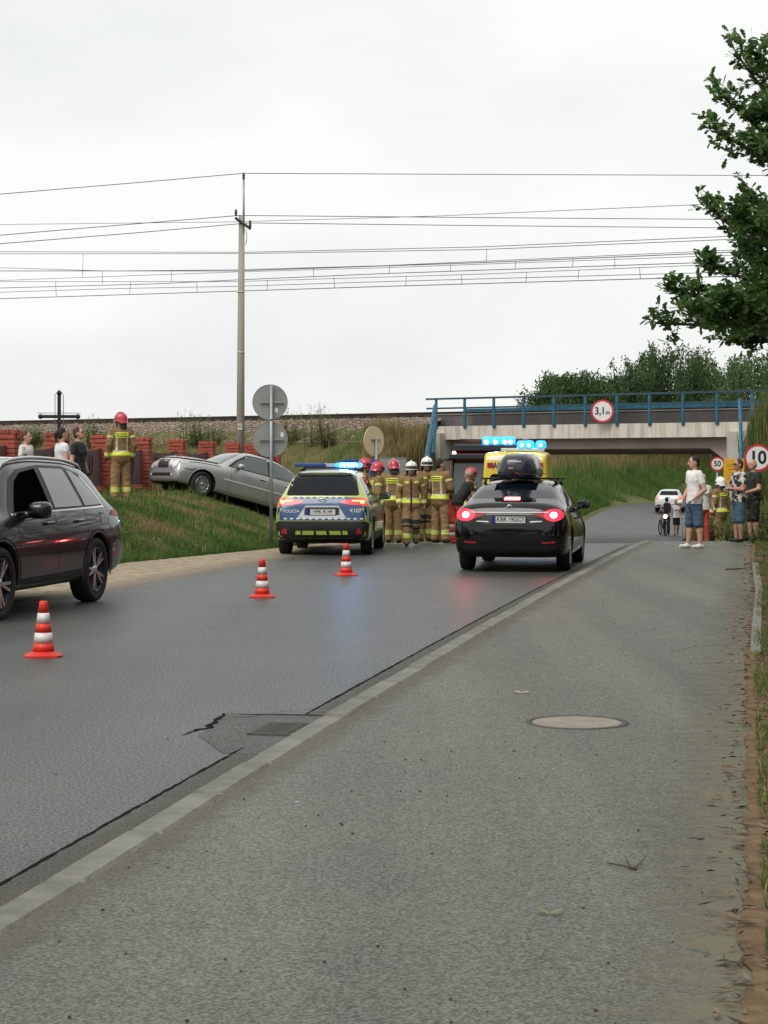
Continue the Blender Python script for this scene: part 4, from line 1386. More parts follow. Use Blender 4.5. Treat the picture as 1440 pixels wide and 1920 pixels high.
# roof light bar: dark left half, flashing right half
zt = c.on('top', 1.5, 0).z
MB().box((c.X(1.5), 0, zt + .035), (.22, 1.0, .03), bev=.008).build('light_bar_base', M_trim, c.root)
for sd in (-.6, .6):
    MB().tube([(c.X(1.5), sd * .8, zt + .03), (c.X(1.5), sd * .95, zt - .03)], .025, n=8).build('light_bar_foot', M_trim, c.root)
MB().box((c.X(1.5), .38, zt + .085), (.26, .62, .075), bev=.02).build('light_dome', mat('blue_dome', (.015, .05, .22), .12, coat=.8), c.root)
MB().box((c.X(1.5), -.02, zt + .082), (.24, .17, .07), bev=.01).build('light_bar_middle', mat('bar_middle', (.35, .40, .48), .3), c.root)
M_flash = mat('blue_flash', (.02, .2, .8), .3, emit=(.012, .27, 1.0), estr=2.2)
M_flash2 = mat('blue_flash_core', (.5, .8, 1), .3, emit=(.12, .42, 1.0), estr=170)
MB().box((c.X(1.5), -.37, zt + .085), (.26, .52, .085), bev=.025).build('lit_dome', M_flash, c.root)
MB().box((c.X(1.36), -.38, zt + .088), (.035, .34, .058), bev=.012).build('lit_core', M_flash2, c.root)

# ---- dark grey large SUV at the left edge
S_BIG = [
    (0.00, .50, .70, .66, .68, .74, .5), (0.03, .42, .86, .80, .82, .90, .64), (0.09, .36, .92, .98, .87, 1.08, .70), (0.20, .33, .95, 1.07, .89, 1.22, .70),
    (0.40, .30, .962, 1.10, .90, 1.42, .66), (0.62, .28, .965, 1.11, .90, 1.60, .63), (0.85, .27, .965, 1.115, .90, 1.665, .62), (1.4, .26, .965, 1.11, .90, 1.715, .62), (2.2, .26, .965, 1.10, .90, 1.73, .625),
    (2.9, .26, .965, 1.09, .90, 1.69, .63), (3.3, .26, .965, 1.085, .90, 1.52, .66), (3.75, .27, .965, 1.07, .89, 1.20, .74), (4.2, .28, .955, 1.03, .87, 1.10, .78),
    (4.6, .30, .92, .92, .83, .99, .74), (4.82, .34, .80, .76, .72, .80, .62), (4.92, .42, .60, .62, .54, .66, .46), (4.95, .46, .5, .58, .45, .6, .4)]
hd = Vector((-.205, -.979, 0)).normalized()
lf = Vector((-hd.y, hd.x, 0))
M_dgrey = paint('paint_dark_grey', (.006, .009, .0088), coat=1.0, rough=.3, spec=.15)
SB = 1.045
wl = Vector((-3.585, 24.0, 0))                      # where the left rear tyre touches the road
ctr = wl - lf * .94 * SB + hd * (4.95 / 2 - 1.02) * SB
c = Car('dark_suv', 'dark grey SUV cut off by the left picture edge', S_BIG, 4.95, ctr, hd, M_dgrey, [1.02, 3.87], .385, arch=.055)
BIG = c
c.root.scale = (SB, SB, SB)
c.wheels(1.90, .275, 5, 'double', ww=.24, lip=M_rimd)
M_glp = mat('privacy_glass', (.008, .009, .010), .03, spec=.8, coat=.8)
c.patch('window_surround', [(.62, 1.135), (3.55, 1.10), (3.1, 1.50), (2.85, 1.585), (2.2, 1.635), (1.45, 1.62), (1.0, 1.53)], 'side', M_trim, .003, .08, mirror=True)
c.patch('quarter_window', [(.74, 1.16), (1.27, 1.155), (1.36, 1.575), (1.22, 1.555), (1.02, 1.47), (.86, 1.33)], 'side', M_glp, .007, mirror=True)
c.patch('rear_door_window', [(1.36, 1.155), (2.22, 1.15), (2.20, 1.60), (1.47, 1.585)], 'side', M_glp, .007, mirror=True)
c.patch('front_door_window', [(2.36, 1.15), (3.38, 1.125), (3.02, 1.46), (2.80, 1.55), (2.34, 1.595)], 'side', mat('open_window_shade', (.002, .002, .002), .9, spec=0.0), .007, mirror=True)  # flat black patch paints the shaded cabin behind the open window
c.patch('belt_chrome', [(.66, 1.125), (1.0, 1.118), (3.5, 1.09), (3.5, 1.108), (1.0, 1.138), (.70, 1.145)], 'side', M_chrome, .010, mirror=True)
c.patch('quarter_chrome', [(.66, 1.125), (.71, 1.14), (.85, 1.33), (1.02, 1.49), (1.0, 1.51), (.82, 1.345)], 'side', M_chrome, .010, mirror=True)
c.patch('windshield', [(-.68, 1.26), (.68, 1.26), (.60, 1.62), (-.60, 1.62)], 'front', M_glassg, .005)
c.patch('rear_window', [(-.62, 1.22), (.62, 1.22), (.55, 1.56), (-.55, 1.56)], 'rear', M_glp, .005)
c.patch('tail_light', [(.58, .985), (.88, .99), (.90, 1.08), (.58, 1.10)], 'rear', M_tailred2, .008, .05, mirror=True)
c.patch('tail_light', [(.085, .99), (.52, 1.035), (.40, 1.085), (.10, 1.10)], 'side', M_tailred2, .008, .05, mirror=True)
c.patch('rear_bumper', [(-.90, .45), (.90, .45), (.88, .66), (-.88, .66)], 'rear', M_trim, .004, .06)
c.patch('fuel_door', [(.68, .93), (.87, .93), (.87, 1.07), (.68, 1.07)], 'side', M_dgrey, .004, .06, side=1)
c.patch('sunroof', [(1.5, -.42), (2.6, -.42), (2.6, .42), (1.5, .42)], 'top', M_glp, .004, .1)
M_railsil = mat('roof_rail_silver', (.55, .56, .56), .3, metal=.7)
for sd in (1, -1):
    pts = []
    for x_ in np.linspace(.75, 3.05, 12):
        q_ = c.on('top', x_, sd * .575)
        pts.append((q_.x, q_.y, q_.z + .035))
    q0, q1 = c.on('top', .65, sd * .57), c.on('top', 3.15, sd * .58)
    MB().tube([tuple(q0)] + pts + [tuple(q1)], .022, n=8).build('roof_rail', M_railsil, c.root)
# door seams, sill cladding, arch lips
c.patch('door_seam', [(1.33, .40), (1.338, .40), (1.338, 1.12), (1.33, 1.12)], 'side', M_trim, .003, .06, mirror=True)
c.patch('door_seam', [(2.28, .36), (2.288, .36), (2.288, 1.12), (2.28, 1.12)], 'side', M_trim, .003, .06, mirror=True)
c.patch('door_seam', [(3.40, .36), (3.408, .36), (3.408, 1.08), (3.40, 1.08)], 'side', M_trim, .003, .06, mirror=True)
c.patch('sill_cladding', [(1.50, .285), (3.38, .275), (3.38, .40), (1.50, .42)], 'side', M_trim, .008, .08, mirror=True)
for wx in c.wheel_x:
    for sd in (1, -1):
        arc = MB()
        r0, r1 = c.wr + .052, c.wr + .10
        pts_o, pts_i = [], []
        for t in np.linspace(R(-12), R(192), 26):
            for rr_, lst in ((r0, pts_i), (r1, pts_o)):
                q_ = c.on('left' if sd > 0 else 'right', wx + rr_ * math.cos(t), max(.30, c.wr + rr_ * math.sin(t)))
                lst.append((q_.x, sd * max(abs(q_.y), .93) + sd * .008, q_.z))
        n = len(pts_o)
        arc.add(pts_i + pts_o, [(i, i + 1, n + i + 1, n + i) for i in range(n - 1)], 0, True)
        arc.build('arch_cladding', M_trim, c.root)
c.mirror(3.12, 1.10, M_dgrey, size=(.13, .26, .19), out=.16)
for x_ in (1.50, 2.45):
    for sd in (1, -1):
        q_ = c.on('left' if sd > 0 else 'right', x_ + .08, .985, .02)
        MB().box(q_, (.22, .03, .035), bev=.010).build('door_handle', M_dgrey, c.root)

M_lamp = mat('headlamp_clear', (.45, .47, .48), .1, metal=.2, coat=1.0)
def oval(cy, cz, ry, rz_, n=16): return [(cy + ry * math.cos(t), cz + rz_ * math.sin(t)) for t in np.linspace(0, 2 * math.pi, n, endpoint=False)]
c.patch('headlamp', [(.52, .80), (.84, .86), (.86, .94), (.54, .88)], 'front', M_lamp, .008, .05, mirror=True)
c.patch('grille', [(-.42, .52), (.42, .52), (.52, .72), (.42, .84), (-.42, .84), (-.52, .72)], 'front', M_trim, .008, .06)
c.patch('grille_bar', [(-.46, .77), (.46, .77), (.46, .795), (-.46, .795)], 'front', M_chrome, .014, .08)
c.patch('fog_lamp', [(.58, .52), (.76, .54), (.76, .60), (.58, .58)], 'front', M_lamp, .008, .05, mirror=True)

# ---- crashed silver sedan on the bank
S_MERC = [
    (0.00, .46, .60, .62, .58, .68, .42), (0.04, .36, .78, .74, .74, .86, .58), (0.10, .30, .84, .90, .78, .98, .64), (0.30, .26, .88, .95, .82, 1.04, .66),
    (0.75, .23, .905, .97, .85, 1.08, .65), (1.05, .21, .91, .97, .86, 1.16, .62), (1.55, .20, .91, .96, .86, 1.38, .585), (2.1, .19, .91, .95, .86, 1.485, .575),
    (2.6, .19, .91, .94, .86, 1.495, .575), (3.0, .19, .91, .93, .855, 1.41, .585), (3.35, .19, .91, .92, .85, 1.20, .63), (3.62, .20, .91, .91, .84, 1.0, .70),
    (4.1, .20, .905, .87, .83, .97, .68), (4.45, .20, .89, .82, .81, .93, .62), (4.66, .20, .875, .77, .80, .89, .60), (4.77, .22, .84, .72, .76, .83, .55), (4.82, .26, .77, .64, .69, .75, .48)]
hd = Vector((-math.cos(R(32)), -math.sin(R(32)), 0))
lf = Vector((-hd.y, hd.x, 0))
M_silver = paint('paint_silver', (.44, .43, .425), metal=.55, rough=.30)
PITCH = R(14)
wf = Vector(P(373, 931, 49.0))                      # left front tyre contact
ctr = wf - lf * .86 - hd * (4.06 - 2.41) * math.cos(PITCH)
ctr.z = wf.z - (4.06 - 2.41) * math.sin(PITCH)
c = Car('crashed_sedan', 'crashed silver sedan nosed up the bank into the brick fence', S_MERC, 4.82, ctr, hd, M_silver, [1.20, 4.06], .325, pitch=PITCH)
c.wheels(1.76, .215, 14, ww=.215, steer=R(10))
c.patch('window_trim', [(1.02, .985), (3.42, .955), (3.15, 1.19), (2.85, 1.385), (2.2, 1.435), (1.62, 1.34), (1.25, 1.16)], 'side', M_trim, .003, .07, mirror=True)
c.patch('rear_door_window', [(1.18, 1.0), (2.12, .99), (2.14, 1.405), (1.65, 1.315), (1.35, 1.165)], 'side', M_glassg, .006, mirror=True)
c.patch('front_door_window', [(2.22, .99), (3.30, .975), (3.10, 1.16), (2.80, 1.355), (2.24, 1.41)], 'side', M_glassg, .006, mirror=True)
c.patch('windshield', [(3.56, -.64), (3.60, 0), (3.56, .64), (3.05, .53), (2.98, 0), (3.05, -.53)], 'top', M_glassg, .005)
c.patch('sunroof', [(2.15, -.36), (2.75, -.36), (2.75, .36), (2.15, .36)], 'top', M_glass, .004, .1)
c.patch('rear_window', [(-.55, 1.10), (.55, 1.10), (.48, 1.36), (-.48, 1.36)], 'rear', M_glassg, .005)
c.patch('side_moulding', [(1.5, .585), (3.5, .585), (3.5, .625), (1.5, .625)], 'side', mat('moulding_silver', (.7, .7, .7), .3, metal=.3), .014, .1, mirror=True)
c.patch('sill', [(1.52, .20), (3.55, .20), (3.55, .30), (1.52, .30)], 'side', M_trim, .004, .1, mirror=True)
for x0 in (1.40, 2.17, 3.30):
    c.patch('door_seam', [(x0, .30), (x0 + .008, .30), (x0 + .008, .97), (x0, .97)], 'side', M_trim, .003, .08, mirror=True)
c.patch('bonnet_gap', [(3.62, .905), (4.2, .865), (4.5, .81), (4.5, .795), (4.2, .85), (3.62, .89)], 'side', M_trim, .004, .06, mirror=True)
c.patch('bonnet_gap', [(3.60, -.70), (4.25, -.69), (4.62, -.58), (4.72, -.30), (4.73, .30), (4.62, .58), (4.25, .69), (3.60, .70)], 'top', M_trim, .006, .08)
c.patch('bonnet', [(3.64, -.665), (4.25, -.65), (4.58, -.54), (4.69, -.28), (4.70, .28), (4.58, .54), (4.25, .65), (3.64, .665)], 'top', M_silver, .035, .08, thick=-.03)
M_head = mat('headlamp_glass', (.70, .72, .73), .12, metal=.1, coat=1.0)
c.patch('headlamp', oval(.62, .675, .13, .11), 'front', M_head, .012, .04, mirror=True)
c.patch('headlamp', oval(.41, .70, .08, .09), 'front', M_head, .010, .04, mirror=True)
c.patch('headlamp_surround', [(.33, .60), (.74, .54), (.78, .66), (.72, .77), (.36, .79)], 'front', M_silver, .004, .05, mirror=True)
c.patch('grille_frame', [(-.27, .57), (.27, .57), (.32, .76), (.26, .825), (-.26, .825), (-.32, .76)], 'front', M_chrome, .006, .06)
c.patch('grille', [(-.24, .59), (.24, .59), (.285, .75), (.235, .805), (-.235, .805), (-.285, .75)], 'front', M_trim, .010, .06)
for k in range(4):
    c.patch('grille_slat', [(-.25, .62 + k * .045), (.25, .62 + k * .045), (.25, .636 + k * .045), (-.25, .636 + k * .045)], 'front', M_chrome, .016, .1)
c.patch('bumper_intake', [(-.60, .36), (.60, .36), (.66, .44), (-.66, .44)], 'front', M_trim, .006, .06)
c.patch('fog_lamp', oval(.60, .40, .06, .035), 'front', M_head, .012, .04, mirror=True)
c.patch('arch_crack', [(4.30, .66), (4.44, .60), (4.62, .60), (4.62, .615), (4.45, .62), (4.31, .68)], 'side', M_trim, .006, .05, mirror=True)
c.mirror(3.12, .985, M_silver, size=(.10, .21, .13), out=.12)
for x_ in (1.55, 2.32):
    q_ = c.on('left', x_ + .06, .84, .012)
    MB().box(q_, (.2, .025, .035), bev=.008).build('door_handle', M_chrome, c.root)
q_ = c.on('top', 4.55, 0, .05)
MB().lathe([(.03, 0), (.036, 0), (.036, .005), (.03, .005)], n=16, closed=True, M=Matrix.Translation(q_) @ Matrix.Rotation(R(90), 4, 'Y')).box((q_.x, q_.y, q_.z - .03), (.006, .006, .05)).build('emblem', M_chrome, c.root)

# ---- white hatchback driving off beyond the underpass
S_HATCH = [
    (0.00, .46, .62, .62, .60, .70, .45), (0.03, .36, .80, .78, .76, .88, .6), (0.10, .30, .87, .95, .82, 1.02, .66), (0.20, .27, .90, 1.0, .84, 1.14, .64),
    (0.45, .24, .91, 1.01, .85, 1.38, .58), (0.62, .22, .91, 1.01, .85, 1.46, .56), (1.2, .2, .91, 1.0, .86, 1.49, .57), (2.2, .2, .91, .99, .86, 1.48, .57),
    (2.7, .2, .91, .98, .855, 1.42, .58), (3.2, .2, .91, .96, .85, 1.16, .64), (3.5, .21, .91, .94, .84, 1.02, .70), (4.0, .24, .88, .84, .80, .90, .68), (4.28, .30, .7, .66, .62, .70, .5), (4.36, .4, .45, .55, .42, .58, .36)]
yw = 122.0
hd = Vector((.20, 1, 0)).normalized()
pos = Vector(((1254 - CX) / F * yw, yw, 0)) + hd * 2.18
pos.z = zr(pos.y) + .02
c = Car('white_hatchback', 'white hatchback driving away beyond the underpass', S_HATCH, 4.36, pos, hd, paint('paint_white', (.62, .64, .62)), [.78, 3.42], .32, nx=40)
c.wheels(1.80, .21, 7)
c.patch('rear_window', [(-.60, 1.10), (.60, 1.10), (.50, 1.36), (-.50, 1.36)], 'rear', M_glass, .006, .1)
c.patch('side_window', [(.8, 1.05), (3.0, 1.02), (2.6, 1.34), (1.1, 1.38)], 'side', M_glass, .006, .12, mirror=True)
c.patch('tail_light', [(.60, .82), (.86, .80), (.85, 1.04), (.68, 1.06)], 'rear', mat('tail_pale_red', (.5, .06, .06), .2, emit=(1, .1, .1), estr=.5), .008, .08, mirror=True)
c.patch('rear_bumper', [(-.86, .34), (.86, .34), (.86, .50), (-.86, .50)], 'rear', M_trim, .006, .1)
pp = c.on('rear', 0, .78, .02)
MB().box(pp, (.01, .52, .114)).build('number_plate', M_platew, c.root)
e_ = c.on('rear', 0, .95, .012)
MB().box(e_, (.01, .14, .05), bev=.004).build('emblem', M_chrome, c.root)
c.mirror(2.9, 1.0, M_trim, out=.12)

# ---- ambulance van, rear towards the viewer
S_VAN = [
    (0.00, .50, .90, 1.15, .92, 2.62, .82), (0.05, .46, .96, 1.18, .965, 2.77, .86), (0.14, .42, .99, 1.20, .985, 2.85, .88), (0.5, .36, .995, 1.22, .99, 2.88, .89),
    (2.0, .34, .995, 1.22, .99, 2.90, .89), (3.9, .34, .995, 1.2, .985, 2.86, .88), (4.5, .34, .99, 1.2, .97, 2.42, .80), (5.0, .34, .985, 1.18, .95, 1.72, .80), (5.4, .36, .97, 1.05, .93, 1.22, .78), (5.75, .4, .88, .85, .84, .95, .7), (5.9, .46, .7, .7, .66, .76, .5)]
ya = 55.0
hd = Vector((math.sin(R(7)), math.cos(R(7)), 0))
M_amb = paint('paint_ambulance_yellow', (.74, .57, .04), coat=.6)
pos = Vector(((966 - CX) / F * ya, ya, 0)) + hd * 2.95
pos.z = zr(ya + 2)
c = Car('ambulance', 'yellow ambulance van with lit blue roof lights under the bridge', S_VAN, 5.9, pos, hd, M_amb, [1.0, 4.7], .345, cat='ambulance', nx=40, soft=2, sq=.12)
c.wheels(1.90, .21, 6)
c.patch('white_roof_band', [(-.80, 2.62), (.80, 2.62), (.74, 2.78), (-.74, 2.78)], 'rear', mat('ambulance_white', (.75, .74, .68), .4), .006, .08)
c.patch('rear_window', [(.10, 1.55), (.74, 1.55), (.72, 2.17), (.66, 2.22), (.10, 2.22)], 'rear', M_glass, .006, .08, mirror=True)
c.patch('door_seam', [(-.008, .6), (.008, .6), (.008, 2.4), (-.008, 2.4)], 'rear', M_trim, .005, .1)
c.patch('corner_light', [(.62, 2.40), (.80, 2.40), (.80, 2.55), (.62, 2.55)], 'rear', mat('corner_red', (.4, .012, .06), .3), .010, .06, mirror=True)
c.patch('corner_stripe', [(.86, 1.3), (.91, 1.3), (.87, 2.0), (.83, 2.0)], 'rear', mat('stripe_red', (.6, .08, .03), .4), .008, .08, mirror=True)
c.patch('tail_light', [(.84, .85), (.93, .85), (.93, 1.25), (.84, 1.25)], 'rear', M_tailred, .010, .06, mirror=True)
c.patch('rear_bumper', [(-.95, .5), (.95, .5), (.95, .68), (-.95, .68)], 'rear', M_trim, .02, .1)
p_ = c.on('rear', .10, 2.46, .014)
text('lettering', 'AMBULANS', .27, mat('lettering_navy', (.02, .05, .16), .5), c.root, p_, (R(90), 0, R(-90)), bold=.006, sx=.78)
zt = c.on('top', .35, 0).z
MB().box((c.X(.35), -.2, zt + .05), (.25, 1.25, .10), bev=.02).build('light_bar_base', mat('bar_white', (.6, .6, .58), .4), c.root)
for y_ in (-.72, -.38, -.18):
    fl_ = MB().lathe([(.155, 0), (.155, .14), (.11, .21), (0, .22)], n=18, M=Matrix.Translation((c.X(.35), y_, zt + .1))).build('flashing_light', M_flash, c.root)
    MB().lathe([(0, -.05), (.05, -.035), (.06, 0), (.05, .035), (0, .05)], n=12, M=Matrix.Translation((c.X(.35) - .11, y_, zt + .18))).build('lamp_core', M_flash2, fl_)

# ---- fire engine under the bridge, cab towards the viewer
yt = 60.5
x_t = (912 - CX) / F * yt
tz = zr(yt + 2) + .02
ft = empty('fire_engine', (x_t, yt, tz), R(-8), 'dark fronted fire engine with lit blue lights behind the ambulance', 'fire engine')
ft.scale = (1, 1, 1.065)
M_fred = paint('paint_fire_red', (.30, .015, .012), coat=.7)
M_fdark = mat('visor_dark', (.02, .022, .035), .4)
vs_ = [(-1.22, 0, .5), (1.22, 0, .5), (1.22, 1.9, .5), (-1.22, 1.9, .5), (-1.23, -.02, 1.5), (1.23, -.02, 1.5), (1.23, 1.9, 1.5), (-1.23, 1.9, 1.5),
       (-1.15, .22, 2.75), (1.15, .22, 2.75), (1.15, 1.9, 2.8), (-1.15, 1.9, 2.8), (-1.05, .4, 2.95), (1.05, .4, 2.95), (1.05, 1.9, 3.0), (-1.05, 1.9, 3.0)]
fs_ = [(3, 2, 1, 0), (12, 13, 14, 15)]
for k in range(3):
    for i in range(4):
        j = (i + 1) % 4
        fs_.append((k * 4 + i, k * 4 + j, k * 4 + 4 + j, k * 4 + 4 + i))
MB().add(vs_, fs_).build('cab', M_fred, ft)
MB().box((0, 4.6, 1.95), (2.46, 5.2, 2.3), bev=.03).build('equipment_body', M_fred, ft)
MB().add([(-1.08, -.035, 1.55), (1.08, -.035, 1.55), (1.03, .155, 2.62), (-1.03, .155, 2.62)], [(0, 1, 2, 3)]).build('windshield', mat('truck_glass', (.04, .06, .065), .04, spec=.7, coat=.5), ft)
for sx in (-1, 1):
    MB().tube([(sx * 1.12, -.05, 1.5), (sx * 1.07, .15, 2.66)], .045, n=8).build('pillar', M_trim, ft)
    m_ = MB().tube([(sx * .95, .05, 2.68), (sx * 1.35, -.25, 2.66), (sx * 1.38, -.25, 2.5)], .03, n=8).build('mirror_arm', M_trim, ft)
    MB().box((sx * 1.40, -.25, 2.28), (.24, .12, .42), bev=.03).build('mirror', M_trim, m_)
    MB().box((sx * 1.40, -.25, 1.95), (.22, .12, .2), bev=.03).build('wide_mirror', M_trim, m_)
    MB().tube([(sx * 1.2, -.2, 1.62), (sx * 1.45, -.28, 1.62)], .03, n=6).build('lower_arm', M_trim, m_)
    M = Matrix.Translation((sx * .9, -.06, .85)) @ Matrix.Rotation(R(90), 4, 'X')
    MB().lathe([(0, .02), (.12, .02), (.13, 0), (.13, -.05)], n=20, M=M).build('headlight', M_head, ft)
    for yw_ in (.95, 5.2):
        M = Matrix.Translation((sx * 1.05, yw_, .48)) @ Matrix.Rotation(R(90), 4, 'Y')
        MB().lathe([(0, -.14), (.3, -.14), (.46, -.15), (.48, -.08), (.48, .08), (.46, .15), (.3, .14), (0, .14)], n=28, M=M).build('wheel', M_tyre, ft)
MB().box((0, -.12, .55), (2.5, .3, .4), bev=.05).build('front_bumper', mat('bumper_white', (.6, .6, .58), .5), ft)
MB().box((0, -.05, 1.2), (1.5, .04, .3), bev=.01).build('grille', M_trim, ft)
MB().box((0, -.02, 2.76), (2.3, .5, .16), bev=.03).build('sun_visor', M_fdark, ft)
MB().box((0, .45, 3.02), (2.1, .5, .22), bev=.04).build('roof_headboard', M_fdark, ft)
rl = MB()
for sx in (-1, 1):
    rl.tube([(sx * .95, 1.2, 3.3), (sx * .95, 7.0, 3.3)], .03, n=6)
for k in range(8):
    rl.tube([(-.95, 1.4 + k * .8, 3.3), (.95, 1.4 + k * .8, 3.3)], .02, n=6)
rl.build('roof_ladder', mat('ladder_alu', (.4, .4, .42), .4, metal=.7), ft)
M = Matrix.Translation((-1.0, -.2, 2.86)) @ Matrix.Rotation(R(90), 4, 'X')
MB().lathe([(0, .03), (.05, .025), (.06, 0)], n=14, M=M).build('work_light', mat('work_light', (.9, .9, .85), .3, emit=(1, .95, .85), estr=5), ft)
for x_ in (-.02, .26, .56, .74):
    M = Matrix.Translation((x_, .42, 3.19))
    fl_ = MB().lathe([(.15, -.1), (.15, .10), (.10, .16), (0, .17)], n=18, M=M).build('flashing_light', M_flash, ft)
    MB().lathe([(0, -.055), (.06, -.04), (.075, 0), (.06, .04), (0, .055)], n=12, M=Matrix.Translation((x_, .32, 3.20))).build('lamp_core', M_flash2, fl_)

# ---------------------------------------------------------------- people: one smooth body surface each
SKIN = mat('skin', (.50, .27, .19), .6, col2=(.56, .32, .23), scale=9)
SKIN2 = mat('skin_tanned', (.40, .19, .13), .6, col2=(.46, .24, .165), scale=9)
PM = {
    'skin': SKIN, 'skin2': SKIN2,
    'hair_dark': mat('hair_dark', (.016, .011, .009), .7, bump=.6, bscale=90), 'hair_brown': mat('hair_brown', (.07, .03, .018), .7, bump=.6, bscale=90),
    'hair_red': mat('hair_auburn', (.07, .022, .018), .7, bump=.6, bscale=90), 'hair_grey': mat('hair_grey', (.30, .25, .22), .8, bump=.4, bscale=90),
    'eye': mat('eye_dark', (.02, .014, .012), .4), 'lip': mat('lips', (.36, .12, .10), .5), 'brow': mat('brows', (.05, .03, .02), .8),
    'tan': mat('turnout_tan', (.27, .165, .07), .85, col2=(.19, .11, .045), scale=7, bump=.4, bscale=28),
    'tan2': mat('turnout_tan_light', (.33, .205, .09), .85, col2=(.24, .14, .06), scale=7, bump=.4, bscale=28),
    'yel': mat('reflex_yellow', (.66, .72, .06), .5, emit=None), 'sil': mat('reflex_silver', (.55, .56, .50), .35), 'navy': mat('knee_pad_dark', (.018, .02, .026), .8),
    'boot': mat('boot_black', (.014, .013, .012), .5), 'glove': mat('glove_dark', (.02, .02, .022), .8),
    'white': mat('tshirt_white', (.76, .74, .71), .85, bump=.35, bscale=14), 'white2': mat('top_white', (.70, .70, .74), .85, bump=.4, bscale=12),
    'print': mat('tshirt_printed', (.70, .69, .66), .85, col2=(.16, .17, .16), scale=11, lo=.58, hi=.66),
    'black': mat('tshirt_black', (.014, .014, .015), .85, bump=.35, bscale=14),
    'denim': mat('denim', (.065, .12, .185), .85, col2=(.04, .078, .125), scale=8, bump=.3, bscale=40),
    'denim2': mat('denim_light', (.07, .13, .17), .85, col2=(.045, .085, .115), scale=9, bump=.3, bscale=40),
    'camo': mat('camo_grey', (.60, .55, .50), .85, col2=(.025, .024, .025), scale=9, lo=.45, hi=.48),
    'camo2': mat('dark_pattern', (.012, .014, .010), .85, col2=(.10, .10, .06), scale=16, lo=.56, hi=.62),
    'shoe_w': mat('shoe_white', (.72, .71, .68), .7), 'shoe_b': mat('shoe_black', (.02, .02, .02), .6), 'redcl': mat('red_cloth', (.45, .05, .03), .8),
    'orange': mat('orange_cloth', (.42, .13, .05), .8), 'ltrous': mat('dark_trousers', (.03, .03, .035), .85),
}

